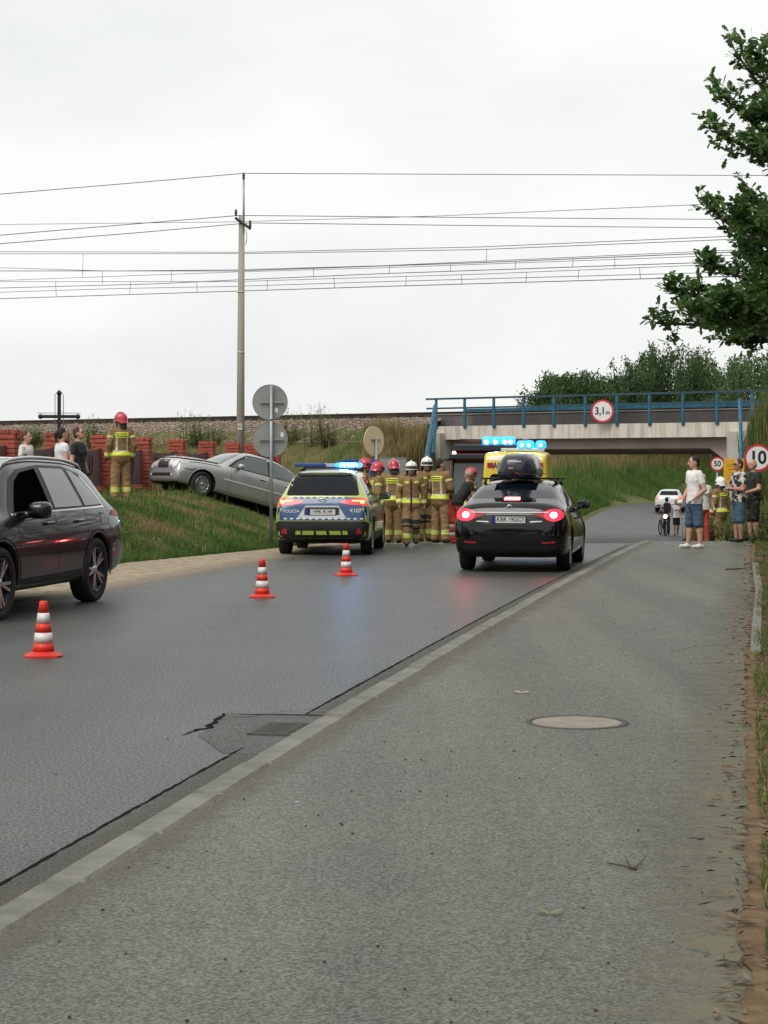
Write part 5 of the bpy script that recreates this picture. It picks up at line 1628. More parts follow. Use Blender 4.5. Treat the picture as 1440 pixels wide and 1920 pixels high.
class Body:
    def __init__(s):
        s.pr = []
    def cone(s, a, b, ra, rb, m, k=.018, flat=1.0, bands=None):
        s.pr.append(('c', np.array(a, float), np.array(b, float), ra, rb, m, k, flat, bands))
    def ell(s, c, r, m, k=.01, M=None):
        s.pr.append(('e', np.array(c, float), np.array(r, float), M, None, m, k, 1.0, None))
    @staticmethod
    def dist(p, X):
        """X (...,3) -> distance, parameter"""
        if p[0] == 'c':
            a, b, ra, rb, fl_ = p[1], p[2], p[3], p[4], p[7]
            Y = X.copy(); a = a.copy(); b = b.copy()
            if fl_ != 1.0:
                Y[..., 1] /= fl_; a[1] /= fl_; b[1] /= fl_
            ab = b - a
            L2 = max(1e-9, float(ab @ ab))
            t = np.clip(((Y - a) @ ab) / L2, 0, 1)
            d = np.linalg.norm(Y - (a + t[..., None] * ab), axis=-1) - (ra + (rb - ra) * t)
            return d * (fl_ if fl_ < 1 else 1), t
        Y = X - p[1]
        if p[3] is not None:
            Y = Y @ p[3]
        q = np.linalg.norm(Y / p[2], axis=-1)
        return (q - 1) * float(p[2].min()), q
    def mesh(s, vox):
        lo = np.array([1e9] * 3); hi = -lo
        bbs = []
        for p in s.pr:
            if p[0] == 'c':
                r = max(p[3], p[4]) + .03
                l_ = np.minimum(p[1], p[2]) - r; h_ = np.maximum(p[1], p[2]) + r
            else:
                r = p[2].max() + .03
                l_, h_ = p[1] - r, p[1] + r
            bbs.append((l_, h_))
            lo = np.minimum(lo, l_); hi = np.maximum(hi, h_)
        lo -= vox * 2
        n = np.ceil((hi - lo) / vox).astype(int) + 3
        D = np.full(n, .08, np.float32)
        ax = [lo[i] + vox * np.arange(n[i]) for i in range(3)]
        for p, (l_, h_) in zip(s.pr, bbs):
            i0 = np.maximum(0, ((l_ - lo) / vox).astype(int)); i1 = np.minimum(n, ((h_ - lo) / vox).astype(int) + 2)
            sl = tuple(slice(i0[i], i1[i]) for i in range(3))
            X = np.stack(np.meshgrid(ax[0][sl[0]], ax[1][sl[1]], ax[2][sl[2]], indexing='ij'), -1)
            d, _ = s.dist(p, X)
            k = p[6]
            cur = D[sl]
            h = np.clip(.5 + .5 * (cur - d) / k, 0, 1)
            D[sl] = cur * (1 - h) + d * h - k * h * (1 - h)
        ins = D < 0
        c = tuple(n - 1)
        cnt = np.zeros(c, np.int8)
        for dx in (0, 1):
            for dy in (0, 1):
                for dz in (0, 1):
                    cnt += ins[dx:dx + c[0], dy:dy + c[1], dz:dz + c[2]]
        act = (cnt > 0) & (cnt < 8)
        idx = np.argwhere(act)
        vid = -np.ones(c, int)
        vid[act] = np.arange(len(idx))
        acc = np.zeros((len(idx), 3)); num = np.zeros(len(idx))
        corners = [(x, y, z) for x in (0, 1) for y in (0, 1) for z in (0, 1)]
        for a in corners:
            for ax_ in range(3):
                if a[ax_] == 0:
                    b = list(a); b[ax_] = 1
                    da = D[idx[:, 0] + a[0], idx[:, 1] + a[1], idx[:, 2] + a[2]].astype(float)
                    db = D[idx[:, 0] + b[0], idx[:, 1] + b[1], idx[:, 2] + b[2]].astype(float)
                    ch = (da < 0) != (db < 0)
                    t = np.where(ch, da / np.where(ch, da - db, 1), 0)
                    pt = np.array(a, float)[None] + t[:, None] * (np.array(b) - np.array(a))[None]
                    acc += np.where(ch[:, None], pt, 0); num += ch
        V = lo + (idx + acc / num[:, None]) * vox
        Fs = []
        for ax_ in range(3):
            s0 = [slice(None)] * 3; s1 = [slice(None)] * 3
            s0[ax_] = slice(0, n[ax_] - 1); s1[ax_] = slice(1, n[ax_])
            A, B = ins[tuple(s0)], ins[tuple(s1)]
            e = np.argwhere(A != B)
            o1, o2 = [(1, 2), (2, 0), (0, 1)][ax_]
            u = np.zeros(3, int); u[o1] = 1
            w = np.zeros(3, int); w[o2] = 1
            q = [e - u - w, e - w, e, e - u]
            ids = np.stack([vid[x[:, 0], x[:, 1], x[:, 2]] for x in q], 1)
            fl_ = A[e[:, 0], e[:, 1], e[:, 2]]
            ids = np.where(fl_[:, None], ids, ids[:, ::-1])
            Fs.append(ids)
        Fs = np.concatenate(Fs)
        C = V[Fs].mean(1)
        best = np.full(len(C), 1e9); bi = np.zeros(len(C), int); bt = np.zeros(len(C))
        for i, p in enumerate(s.pr):
            d, t = s.dist(p, C)
            m = d < best
            best[m] = d[m]; bi[m] = i; bt[m] = t[m]
        return V, Fs, C, bi, bt

def rotz(a): return np.array([[math.cos(a), -math.sin(a), 0], [math.sin(a), math.cos(a), 0], [0, 0, 1]])
def rotx(a): return np.array([[1, 0, 0], [0, math.cos(a), -math.sin(a)], [0, math.sin(a), math.cos(a)]])

def person(label, pos, rot, height=1.75, top='white', sleeve=.5, bottom='denim', leg=.5, shoe='shoe_b', skin='skin', hair='hair_dark', hat=None,
           pose=None, head=(0, 0), fire=False, gloves=False, ponytail=False, bald=False, vox=.011, group=None, build=1.0, female=False, glasses=False, long_hair=False, lean=(0, 0), hem=.86):
    J = dict(aL=(-.10, 0, .09), aR=(.10, 0, .09), kL=(-.095, -.012, .48), kR=(.095, -.012, .48), hL=(-.085, 0, .90), hR=(.085, 0, .90),
             sL=(-.185, .0, 1.425), sR=(.185, .0, 1.425), eL=(-.25, .02, 1.14), eR=(.25, .02, 1.14), wL=(-.27, -.05, .90), wR=(.27, -.05, .90))
    if female:
        J.update(sL=(-.16, 0, 1.40), sR=(.16, 0, 1.40), eL=(-.22, .02, 1.13), eR=(.22, .02, 1.13))
    lx, ly = lean
    upper = ('sL', 'sR', 'eL', 'eR', 'wL', 'wR')
    J = {k: np.array(v, float) for k, v in J.items()}
    for k in upper:
        J[k] = J[k] + np.array([lx, ly, 0]) * (1.0 if k[0] == 's' else .8)
    dz = -.5 * (lx * lx + ly * ly) / .5
    for k in upper: J[k][2] += dz
    if fire and not (pose and 'aL' in pose):
        sx_, sy_ = rnd.uniform(.0, .05), rnd.uniform(-.07, .07)
        J['aL'] += np.array((-sx_, sy_, 0)); J['aR'] += np.array((sx_, -sy_, 0)); J['kL'] += np.array((-sx_ * .6, sy_ * .6 - .02, 0)); J['kR'] += np.array((sx_ * .6, -sy_ * .6, 0))
    for k, v in (pose or {}).items():
        J[k] = np.array(v, float)
    b = Body()
    w = build
    sh = np.array([lx, ly, dz])
    loose = rnd.uniform(.018, .030) if fire else 0.0
    # torso
    tb = [(.0, .17, 'sil'), (.17, .26, 'yel')] if fire else None
    b.cone((0, 0, .93), np.array((0, -.005, 1.10)) + sh * .35, .155 * w + loose, .15 * w + loose, top, .03, .68 if not fire else .74)
    b.cone(np.array((0, -.005, 1.10)) + sh * .35, np.array((0, .0, 1.30)) + sh * .85, .15 * w + loose, .175 * w + loose, top, .03, .66 if not fire else .74)
    b.cone(np.array((-.09, .0, 1.345)) + sh, np.array((.09, .0, 1.345)) + sh, .115 + loose, .115 + loose, top, .03, .85)
    b.cone(np.array((-.155 if not female else -.13, .005, 1.405)) + sh, np.array((.155 if not female else .13, .005, 1.405)) + sh, .066 + loose, .066 + loose, top, .03)
    if female:
        b.ell(np.array((-.07, -.085, 1.27)) + sh, (.07, .055, .065), top, .03); b.ell(np.array((.07, -.085, 1.27)) + sh, (.07, .055, .065), top, .03)
    b.cone((0, 0, hem + .04), (0, 0, .98), .172 * w + loose + (.02 if fire else .008), .165 * w + loose, top, .02, .70 if not fire else .76)
    b.ell((0, .02, .93), (.165 * w + loose, .125 * w + loose, .10), top if fire or hem < .88 else bottom, .03)
    # neck and head
    hc = np.array((0, -.012, 1.635)) + sh * 1.05
    b.cone(np.array((0, .012, 1.42)) + sh, hc + np.array((0, .012, -.08)), .058, .054, skin, .015)
    if fire:
        b.cone(np.array((0, .01, 1.43)) + sh, np.array((0, .008, 1.50)) + sh, .085, .078, top, .012)
    Rm = rotz(head[0]) @ rotx(head[1])
    hp = lambda v: hc + Rm @ np.array(v)
    b.ell(hp((0, 0, .01)), (.076, .094, .112), skin, .012, Rm)
    b.ell(hp((0, -.03, -.055)), (.056, .064, .062), skin, .02, Rm)
    b.cone(hp((0, -.086, .018)), hp((0, -.108, -.022)), .010, .016, skin, .010)
    for sx in (-1, 1):
        b.ell(hp((sx * .078, .008, -.005)), (.012, .022, .034), skin, .006, Rm)
        b.ell(hp((sx * .031, -.084, .018)), (.013, .010, .007), 'eye', .002, Rm)
        b.cone(hp((sx * .018, -.091, .036)), hp((sx * .046, -.082, .037)), .006, .005, 'brow', .003)
    b.ell(hp((0, -.088, -.062)), (.024, .010, .007), 'lip', .002, Rm)
    if glasses:
        b.cone(hp((-.055, -.088, .016)), hp((.055, -.088, .016)), .017, .017, 'eye', .002)
    if not hat and not bald:
        b.ell(hp((0, .020, .034)), (.083, .093, .102), hair, .006, Rm)
        b.ell(hp((0, .05, -.02)), (.072, .058, .07), hair, .01, Rm)
    if bald:
        b.ell(hp((0, .028, .0)), (.081, .075, .055), hair, .006, Rm)
    if ponytail:
        b.cone(hp((0, .10, .05)), hp((0, .145, .0)), .028, .035, hair, .01)
        b.cone(hp((0, .145, .0)), hp((0, .125, -.15)), .035, .015, hair, .01)
    if long_hair:
        b.cone(hp((0, .05, .03)), hp((0, .06, -.14)), .085, .07, hair, .01)
    # arms
    for s_ in 'LR':
        S, E, Wr = J['s' + s_], J['e' + s_], J['w' + s_]
        if sleeve >= 1:
            b.cone(S, E, .062 + loose, .052 + loose, top, .02)
            b.cone(E, Wr, .050 + loose, .040 + loose * 1.2, top, .02, bands=[(.60, .72, 'yel'), (.72, .80, 'sil'), (.80, .90, 'yel')] if fire else None)
        else:
            b.cone(S, E, .050 * w, .040 * w, skin, .012)
            b.cone(E, Wr, .040 * w, .027, skin, .012)
            if sleeve > 0:
                b.cone(S, S + (E - S) * sleeve, .060 * w, .057 * w, top, .012)
        gm = 'glove' if gloves else skin
        u = (Wr - E); u = u / np.linalg.norm(u)
        fwd = np.array((0, -1, 0.0)); fwd = fwd - u * (fwd @ u)
        fwd = fwd / max(1e-6, np.linalg.norm(fwd))
        sd = np.cross(u, fwd)
        if s_ == 'L': sd = -sd
        # palm is a flattened slab between the wrist and the knuckles, fingers curl in two joints
        kn = Wr + u * .085
        b.cone(Wr + u * .01, kn - fwd * .022 - u * .01, .024, .018, gm, .008)
        b.cone(Wr + u * .01, kn + fwd * .022 - u * .01, .024, .018, gm, .008)
        for f_, (o_, ln) in enumerate(((.033, .060), (.011, .072), (-.011, .066), (-.032, .050))):
            p0 = kn + fwd * o_ - u * .012
            p1 = p0 + u * ln * .58 - sd * .010
            p2 = p1 + u * ln * .40 - sd * .026
            b.cone(p0, p1, .0095, .009, gm, .004); b.cone(p1, p2, .009, .0078, gm, .004)
        t0 = Wr + u * .03 + fwd * .022
        b.cone(t0, t0 + u * .035 + fwd * .026 - sd * .012, .013, .011, gm, .005)
        b.cone(t0 + u * .035 + fwd * .026 - sd * .012, t0 + u * .066 + fwd * .030 - sd * .022, .011, .009, gm, .005)
    # legs
    for s_ in 'LR':
        Hp, Kn, An = J['h' + s_], J['k' + s_], J['a' + s_]
        if fire:
            b.cone(Hp, Kn, .113, .098, bottom, .02, bands=[(.78, 1.0, 'navy')])
            b.cone(Kn, An + np.array((0, 0, .02)), .096, .084, bottom, .02, bands=[(.0, .2, 'navy'), (.56, .64, 'yel'), (.64, .72, 'sil'), (.72, .82, 'yel')])
        else:
            b.cone(Hp, Kn, .082 * w, .056 * w, skin if leg < .9 else bottom, .012)
            b.cone(Kn, Kn + (An - Kn) * .35 + np.array((0, .012, 0)), .055 * w, .056 * w, skin if leg < .9 else bottom, .015)
            b.cone(Kn + (An - Kn) * .35 + np.array((0, .012, 0)), An, .056 * w, .036, skin if leg < .9 else bottom, .015)
            if leg < .9:
                b.cone(Hp + np.array((0, 0, .02)), Hp + (Kn - Hp) * min(1, leg * 2), .098 * w, .088 * w, bottom, .012)
            else:
                b.cone(Kn, An, .066, .055, bottom, .015)
        toe = An + np.array((0, -.155, -.045)) + (J.get('t' + s_, np.zeros(3)))
        r_ = .046 if fire else .038
        b.cone(An + np.array((0, .035, -.045)), toe, r_, r_ * .80, shoe, .015)
        b.cone(An + np.array((0, .01, -.02)), An + np.array((0, -.075, -.05)), .046 if fire else .036, .04, shoe, .02)
        if fire:
            b.cone(An + np.array((0, .01, .05)), An + np.array((0, .01, -.02)), .058, .05, shoe, .015)
    V, Fs, C, bi, bt = b.mesh(vox)
    # materials by nearest piece
    names = []
    mi = np.zeros(len(Fs), int)
    def slot(n_):
        if n_ not in names: names.append(n_)
        return names.index(n_)
    for i, p in enumerate(b.pr):
        sel = bi == i
        if not sel.any(): continue
        mi[sel] = slot(p[5])
        for t0, t1, m_ in (p[8] or ()):
            mi[sel & (bt >= t0) & (bt < t1)] = slot(m_)
    if fire:
        torso = bi < 7
        z = C[:, 2] - sh[2] * np.clip((C[:, 2] - .95) / .45, 0, 1)
        for z0, z1, m_ in ((.955, 1.0, 'yel'), (1.0, 1.03, 'sil'), (.925, .955, 'yel')):
            mi[torso & (z >= z0) & (z < z1)] = slot(m_)
        cy, cx = C[:, 1] - ly * np.clip((C[:, 2] - .95) / .45, 0, 1), C[:, 0] - lx * np.clip((C[:, 2] - .95) / .45, 0, 1)
        bk = torso & (cy > .03) & (z > 1.285) & (z < 1.40) & (abs(cx) < .135)
        mi[bk] = slot('yel')
        mi[bk & ((abs(z - 1.367) < .011) | (abs(z - 1.318) < .011)) & (abs(cx) < .115)] = slot('navy')
        mi[torso & (cy > .03) & (z > 1.03) & (z < 1.285) & (abs(cx + .11) < .017)] = slot('sil')
        mi[torso & (cy > .03) & (z > 1.03) & (z < 1.285) & (abs(cx - .11) < .017)] = slot('sil')
        mi[torso & (cy < -.03) & (abs(cx) < .018) & (z > .8) & (z < 1.43)] = slot('navy')
        mi[torso & (cy < -.03) & (abs(abs(cx) - .10) < .04) & (abs(z - 1.36) < .022)] = slot('yel')
        nv = slot('navy')
        mi[(mi == nv) & (C[:, 2] < .75) & (C[:, 1] > -.02)] = slot(bottom)
        arm_ = np.isin(bi, [i for i, p in enumerate(b.pr) if p[0] == 'c' and p[5] == top and i > 8 and p[8] is None])
        mi[arm_ & (bt > .34) & (bt < .42)] = slot('yel')
        mi[arm_ & (bt >= .42) & (bt < .48)] = slot('sil')
    if not fire:
        lower = [i for i, p in enumerate(b.pr) if p[5] in (top, bottom) and not (p[0] == 'c' and p[1][2] > 1.3 and abs(p[1][0]) > .12)]
        sel = np.isin(bi, lower) | (np.isin(bi, [i for i, p in enumerate(b.pr) if p[5] == skin and p[1][2] < .95]) & (C[:, 2] > hem - .03))
        mi[sel & (C[:, 2] > hem)] = slot(top)
        mi[sel & (C[:, 2] <= hem)] = slot(bottom)
    # cloth folds
    cloth = np.zeros(len(V), bool)
    skinlike = {slot(skin), slot('eye'), slot('lip'), slot('brow'), slot(hair), slot('glove'), slot(shoe)}
    fc = ~np.isin(mi, list(skinlike))
    cloth[Fs[fc].ravel()] = True
    ph = rnd.uniform(0, 50)
    ctr = np.array((0, 0, 0))
    amp = .009 if fire else .008
    for i in np.nonzero(cloth)[0]:
        p = V[i]
        nz = mnoise.noise(Vector((p[0] * 9 + ph, p[1] * 9, p[2] * 16)))
        d = np.array((p[0] - np.sign(p[0]) * .09, p[1], 0)); l_ = np.linalg.norm(d)
        if l_ > 1e-3:
            V[i] = p + d / l_ * nz * amp
    hv = np.unique(Fs[mi == slot(hair)].ravel()) if hair in names else []
    for i in hv:
        p = V[i]
        nz = mnoise.noise(Vector((p[0] * 45 + ph, p[1] * 45, p[2] * 22)))
        V[i] = p + (p - hc) / max(1e-3, np.linalg.norm(p - hc)) * nz * .010
    sc = height / 1.75
    o = mesh_obj('person', (V * sc).tolist(), Fs.tolist(), [PM[n_] for n_ in names], midx=mi.tolist(), smooth=True)
    o.location = pos
    o.rotation_euler = (0, 0, R(rot))
    tag(o, label, 'firefighter' if fire else 'person', group)
    if hat:
        Mh = Matrix.Translation(Vector(hp((0, .005, .03))) * sc) @ Matrix(Rm.tolist()).to_4x4() @ Matrix.Scale(sc, 4)
        HM = {'red': mat('helmet_red', (.50, .022, .05), .25, coat=.6), 'white': mat('helmet_white', (.78, .78, .75), .25, coat=.6)}[hat]
        mb = MB().lathe([(.0, .138), (.035, .135), (.07, .122), (.10, .095), (.117, .055), (.121, .01), (.124, -.03), (.132, -.045), (.128, -.05), (.114, -.03), (.11, 0)], n=28)
        mb.v = [(x, y * 1.20 + .006, z - (.035 if y > .05 and z < 0 else 0)) for x, y, z in mb.v]
        mb.tube([(0, -.135, .02), (0, -.11, .10), (0, -.05, .145), (0, .03, .149), (0, .10, .115), (0, .145, .04)], .014, n=8)
        he = mb.build('helmet', HM, o); he.matrix_local = Mh
        vz = MB()
        vs_, fs_ = [], []
        for k in range(13):
            a = R(-75 + 150 * k / 12)
            for z_, rr in ((-.02, .128), (.035, .125)):
                vs_.append((rr * math.sin(a), -rr * 1.22 * math.cos(a) + .004, z_))
        for k in range(12): fs_.append((2 * k, 2 * k + 2, 2 * k + 3, 2 * k + 1))
        vz.add(vs_, fs_, 0, True).build('visor', mat('visor_smoke', (.03, .03, .035), .1, coat=.5), he)
        nc = MB()
        vs_, fs_ = [], []
        for k in range(15):
            a = R(180 + 130 * (k / 14 - .5))
            for z_, rr in ((-.03, .118), (-.10, .115), (-.175, .128)):
                vs_.append((rr * math.sin(a - math.pi) * 1.0, -rr * 1.12 * math.cos(a), z_))
        for k in range(14):
            for j in range(2):
                fs_.append((3 * k + j, 3 * k + 3 + j, 3 * k + 4 + j, 3 * k + 1 + j))
        nc.add(vs_, fs_, 0, True).build('neck_guard', PM['navy'], he)
        st_ = MB()
        for sx in (-1, 1):
            st_.tube([(sx * .112, -.02, -.04), (sx * .085, -.05, -.11), (sx * .03, -.075, -.15), (0, -.08, -.155)], .011, n=6, flat=.6)
        st_.build('chin_strap', PM['navy'], he)
    return o

def stand(px, py, h, y0, y1):
    """where on the rising ground a person of height h shows the head top at a pixel"""
    best = min(np.arange(y0, y1, .05), key=lambda Y: abs(H((px - CX) / F * Y, Y) + h - (CH - (py - HY) * Y / F)))
    return at(px, float(best))
def at(px, Y, z=None):
    x = (px - CX) / F * Y
    return (x, Y, H(x, Y) if z is None else z)

FG = 'firefighters at the crash'
walk = dict(kL=(-.10, -.10, .48), aL=(-.10, -.13, .10), kR=(.10, -.03, .47), aR=(.10, .16, .14))
# on the bank
person('firefighter with red helmet standing on the grass bank', at(226, 40.6), 204, 1.80, 'tan', 1, 'tan2', 1, 'boot', hat='red', fire=True, gloves=True, head=(R(40), 0), group=FG,
       pose=dict(eL=(-.27, .05, 1.14), wL=(-.25, -.04, .90)))
person('boy in a white printed T-shirt beyond the dark SUV', stand(49, 810, 1.46, 31, 36), 75, 1.46, 'print', .5, 'denim', .5, hair='hair_brown', vox=.012)
person('woman with dark ponytail and white sleeveless top', stand(116, 803, 1.62, 30.5, 36), 125, 1.62, 'white2', .25, 'denim', 1, hair='hair_dark', ponytail=True, female=True, vox=.012)
person('woman in black T-shirt and glasses with auburn hair', stand(147, 802, 1.66, 30.5, 36), 70, 1.66, 'black', .5, 'ltrous', 1, hair='hair_red', female=True, glasses=True, head=(R(15), R(-14)), build=1.08, vox=.012)
# between the police car and the black sedan
z0 = 0.0
person('firefighter with red helmet bowed behind the police car', at(697, 41.2, z0), 105, 1.74, 'tan', 1, 'tan2', 1, 'boot', hat='red', fire=True, group=FG, head=(0, R(12)), lean=(.0, -.12))
person('firefighter mostly hidden behind the police car roof lights', at(684, 43.5, z0), 80, 1.80, 'tan', 1, 'tan2', 1, 'boot', hat='red', fire=True, group=FG)
person('firefighter seen from behind with red helmet and yellow back panel', at(738, 42.2, z0), 164, 1.78, 'tan', 1, 'tan2', 1, 'boot', hat='red', fire=True, gloves=True, group=FG, head=(R(30), R(8)),
       pose=dict(eL=(-.27, -.03, 1.14), wL=(-.20, -.22, 1.02), eR=(.27, -.03, 1.14), wR=(.20, -.2, 1.0)))
person('firefighter in white helmet walking towards the camera', at(771, 40.3, 0), 0, 1.74, 'tan', 1, 'tan2', 1, 'boot', hat='white', fire=True, gloves=False, group=FG,
       pose=dict(**walk, eL=(-.27, .03, 1.13), wL=(-.25, -.08, .90), eR=(.27, .05, 1.14), wR=(.27, .06, .90)))
person('firefighter in white helmet looking over the walking one\'s shoulder', at(795, 43.0, 0), 25, 1.84, 'tan', 1, 'tan2', 1, 'boot', hat='white', fire=True, group=FG, head=(R(-12), 0), lean=(.05, -.02), pose=dict(eR=(.28, -.06, 1.16), wR=(.10, -.24, 1.14)))
person('bareheaded dark-haired firefighter seen from behind', at(825, 42.2, 0), 140, 1.84, 'tan', 1, 'tan2', 1, 'boot', hair='hair_dark', fire=True, group=FG, head=(R(-25), R(4)),
       pose=dict(eL=(-.27, -.02, 1.15), wL=(-.16, -.20, 1.05), eR=(.26, -.06, 1.16), wR=(.15, -.26, 1.05)))
person('man in black T-shirt bending forward beside the black sedan', at(858, 43.6, -.05), 110, 1.72, 'black', .5, 'redcl', 1, 'boot', skin='skin2', hair='hair_grey', bald=True, lean=(0, -.26), head=(0, R(25)),
       pose=dict(eL=(-.24, -.30, 1.08), wL=(-.2, -.42, .88), eR=(.24, -.3, 1.08), wR=(.2, -.42, .88)))
person('firefighter with red helmet in front of the ambulance doors', at(883, 46.5), 75, 1.80, 'tan', 1, 'tan2', 1, 'boot', hat='red', fire=True, group=FG)
# on the right, by the path
person('man in white T-shirt, denim shorts and white shoes standing on the path', at(1302, 38.2, .05), -70, 1.83, 'white', .55, 'denim', .5, 'shoe_w', hair='hair_dark', vox=.009, build=1.12, head=(R(-14), R(2)), hem=.86,
       pose=dict(eR=(.285, .06, 1.12), wR=(.20, -.15, .93), eL=(-.27, .02, 1.13), wL=(-.22, -.14, .92), aL=(-.14, -.06, .09), aR=(.13, .06, .09), kL=(-.12, -.03, .48), kR=(.12, .02, .48)))
person('brown-haired person half hidden behind the man in white', at(1318, 45.0), 10, 1.64, 'print', .4, 'redcl', 1, 'shoe_b', hair='hair_brown', female=True, long_hair=True, vox=.013)
person('firefighter in white helmet standing down the path by the notice board', at(1351, 50.0), 215, 1.78, 'tan', 1, 'tan2', 1, 'boot', hat='white', fire=True, group=FG, head=(R(10), 0), vox=.012)
person('man in grey camouflage T-shirt and denim shorts with sunglasses', at(1385, 41.3, .05), -72, 1.78, 'camo', .55, 'denim2', .5, 'shoe_b', skin='skin2', hair='hair_brown', glasses=True, build=1.12, vox=.011,
       pose=dict(eL=(-.25, -.05, 1.13), wL=(-.05, -.24, 1.12), eR=(.27, -.05, 1.12), wR=(.06, -.24, 1.14)))
person('bald man in dark patterned shirt beside the speed limit 10 sign', at(1412, 42.2, .06), -65, 1.77, 'camo2', .55, 'camo2', .5, 'shoe_b', skin='skin', hair='hair_grey', bald=True, build=1.1, vox=.011,
       pose=dict(eL=(-.25, -.04, 1.13), wL=(-.08, -.22, 1.06), eR=(.27, -.04, 1.12), wR=(.1, -.24, 1.04)))
# far down the road
yb = 88.0
pb = person('person with dark backpack walking beside a bicycle on the road', at(1250, yb), 178, 1.72, 'print', .4, 'ltrous', 1, 'shoe_b', hair='hair_dark', vox=.016, pose=dict(wR=(.34, -.28, .98), eR=(.28, -.08, 1.14)))
MB().box((0, .17, 1.25), (.32, .18, .46), bev=.05).build('backpack', mat('backpack_dark', (.02, .02, .026), .8), pb)
person('woman in white top and black shorts walking on the road', at(1268, yb - .6), 0, 1.62, 'white2', .1, 'black', .4, 'shoe_b', hair='hair_brown', female=True, long_hair=True, vox=.016, pose=dict(kL=(-.09, -.09, .48), aL=(-.09, -.12, .09), aR=(.09, .14, .13)))
bk = empty('bicycle', at(1243, yb - .5), R(95), 'bicycle with a bright lamp pushed along the road', 'bicycle')
M_bike = mat('bike_black', (.015, .015, .017), .4)
for x_ in (-.52, .52):
    M = Matrix.Translation((x_, 0, .34)) @ Matrix.Rotation(R(90), 4, 'X')
    w_ = MB().lathe([(.30, -.02), (.345, -.02), (.345, .02), (.30, .02)], n=28, M=M, closed=True)
    for k in range(8):
        w_.tube([(x_, 0, .34), (x_ + .31 * math.cos(k * .785), 0, .34 + .31 * math.sin(k * .785))], .004, n=4)
    w_.build('wheel', M_tyre, bk)
MB().tube([(-.52, 0, .34), (-.05, 0, .30), (.38, 0, .78), (-.15, 0, .80), (-.05, 0, .30)], .018, n=6).tube([(-.52, 0, .34), (-.15, 0, .80), (-.18, 0, .95)], .014, n=6).tube([(.52, 0, .34), (.38, 0, .78), (.34, 0, .98)], .016, n=6).build('frame', M_bike, bk)
MB().tube([(.30, -.28, 1.02), (.36, 0, .99), (.30, .28, 1.02)], .014, n=6).build('handlebar', M_bike, bk)
MB().box((-.2, 0, .97), (.26, .13, .05), bev=.02).build('saddle', M_bike, bk)
MB().lathe([(0, .05), (.07, .03), (.085, 0), (.05, -.05), (0, -.06)], n=14, M=Matrix.Translation((-.45, .0, .86)) @ Matrix.Rotation(R(-90), 4, 'Y')).build('lamp', mat('bike_lamp', (.9, .9, 1), .3, emit=(.85, .88, 1.0), estr=6), bk)

# ---------------------------------------------------------------- vegetation
def leafmat(name, c1, c2, rough=.6, scale=2.5, tr=.25):
    m = mat(name, c1, rough, col2=c2, scale=scale, spec=.3)
    b = m.node_tree.nodes['Principled BSDF']
    t = m.node_tree
    out = [n for n in t.nodes if n.type == 'OUTPUT_MATERIAL'][0]
    tr_ = t.nodes.new('ShaderNodeBsdfTranslucent')
    src = b.inputs['Base Color'].links[0].from_socket if b.inputs['Base Color'].links else None
    if src: t.links.new(src, tr_.inputs['Color'])
    mx = t.nodes.new('ShaderNodeMixShader')
    mx.inputs['Fac'].default_value = tr
    t.links.new(b.outputs['BSDF'], mx.inputs[1])
    t.links.new(tr_.outputs['BSDF'], mx.inputs[2])
    t.links.new(mx.outputs['Shader'], out.inputs['Surface'])
    return m
G1 = leafmat('grass_green', (.085, .165, .03), (.14, .215, .048), tr=.4)
G2 = leafmat('grass_dark', (.046, .110, .024), (.075, .145, .036), tr=.4)
G3 = leafmat('grass_dry', (.26, .20, .09), (.34, .27, .13), tr=.35)
G4 = leafmat('grass_olive', (.14, .14, .042), (.19, .185, .065), tr=.35)
REED = leafmat('reed_dry', (.36, .27, .12), (.24, .17, .075))
WEED = leafmat('weed_leaf', (.065, .135, .03), (.11, .19, .045))
LITTER = [mat('litter_brown', (.095, .058, .034), .9), mat('litter_tan', (.17, .115, .068), .9), mat('litter_dark', (.04, .027, .017), .9)]

def blades(name, label, n, place, hgt, wid, mats, weights, cat='grass', lean=.35, seg=1, seed=1, mfun=None):
    rg = random.Random(seed)
    V, Fc, Mi = [], [], []
    for i in range(n):
        r_ = place(rg)
        if r_ is None: continue
        x, y, z, k = r_
        h = hgt[0] + (hgt[1] - hgt[0]) * rg.random() ** 1.5
        h *= k
        w = rg.uniform(*wid)
        a = rg.uniform(0, 2 * math.pi)
        la = rg.uniform(0, 2 * math.pi)
        ll = h * lean * rg.random()
        dx, dy = math.cos(a) * w / 2, math.sin(a) * w / 2
        lx, ly = math.cos(la) * ll, math.sin(la) * ll
        b = len(V)
        V += [(x - dx, y - dy, z - .03), (x + dx, y + dy, z - .03), (x + dx * .7 + lx * .35, y + dy * .7 + ly * .35, z + h * .55), (x - dx * .7 + lx * .35, y - dy * .7 + ly * .35, z + h * .55), (x + lx, y + ly, z + h)]
        Fc += [(b, b + 1, b + 2, b + 3), (b + 3, b + 2, b + 4)]
        m_ = mfun(x, y, rg) if mfun else rg.choices(range(len(mats)), weights)[0]
        Mi += [m_, m_]
    o = mesh_obj(name, V, Fc, mats, midx=Mi)
    tag(o, label, cat, kind='stuff')
    return o
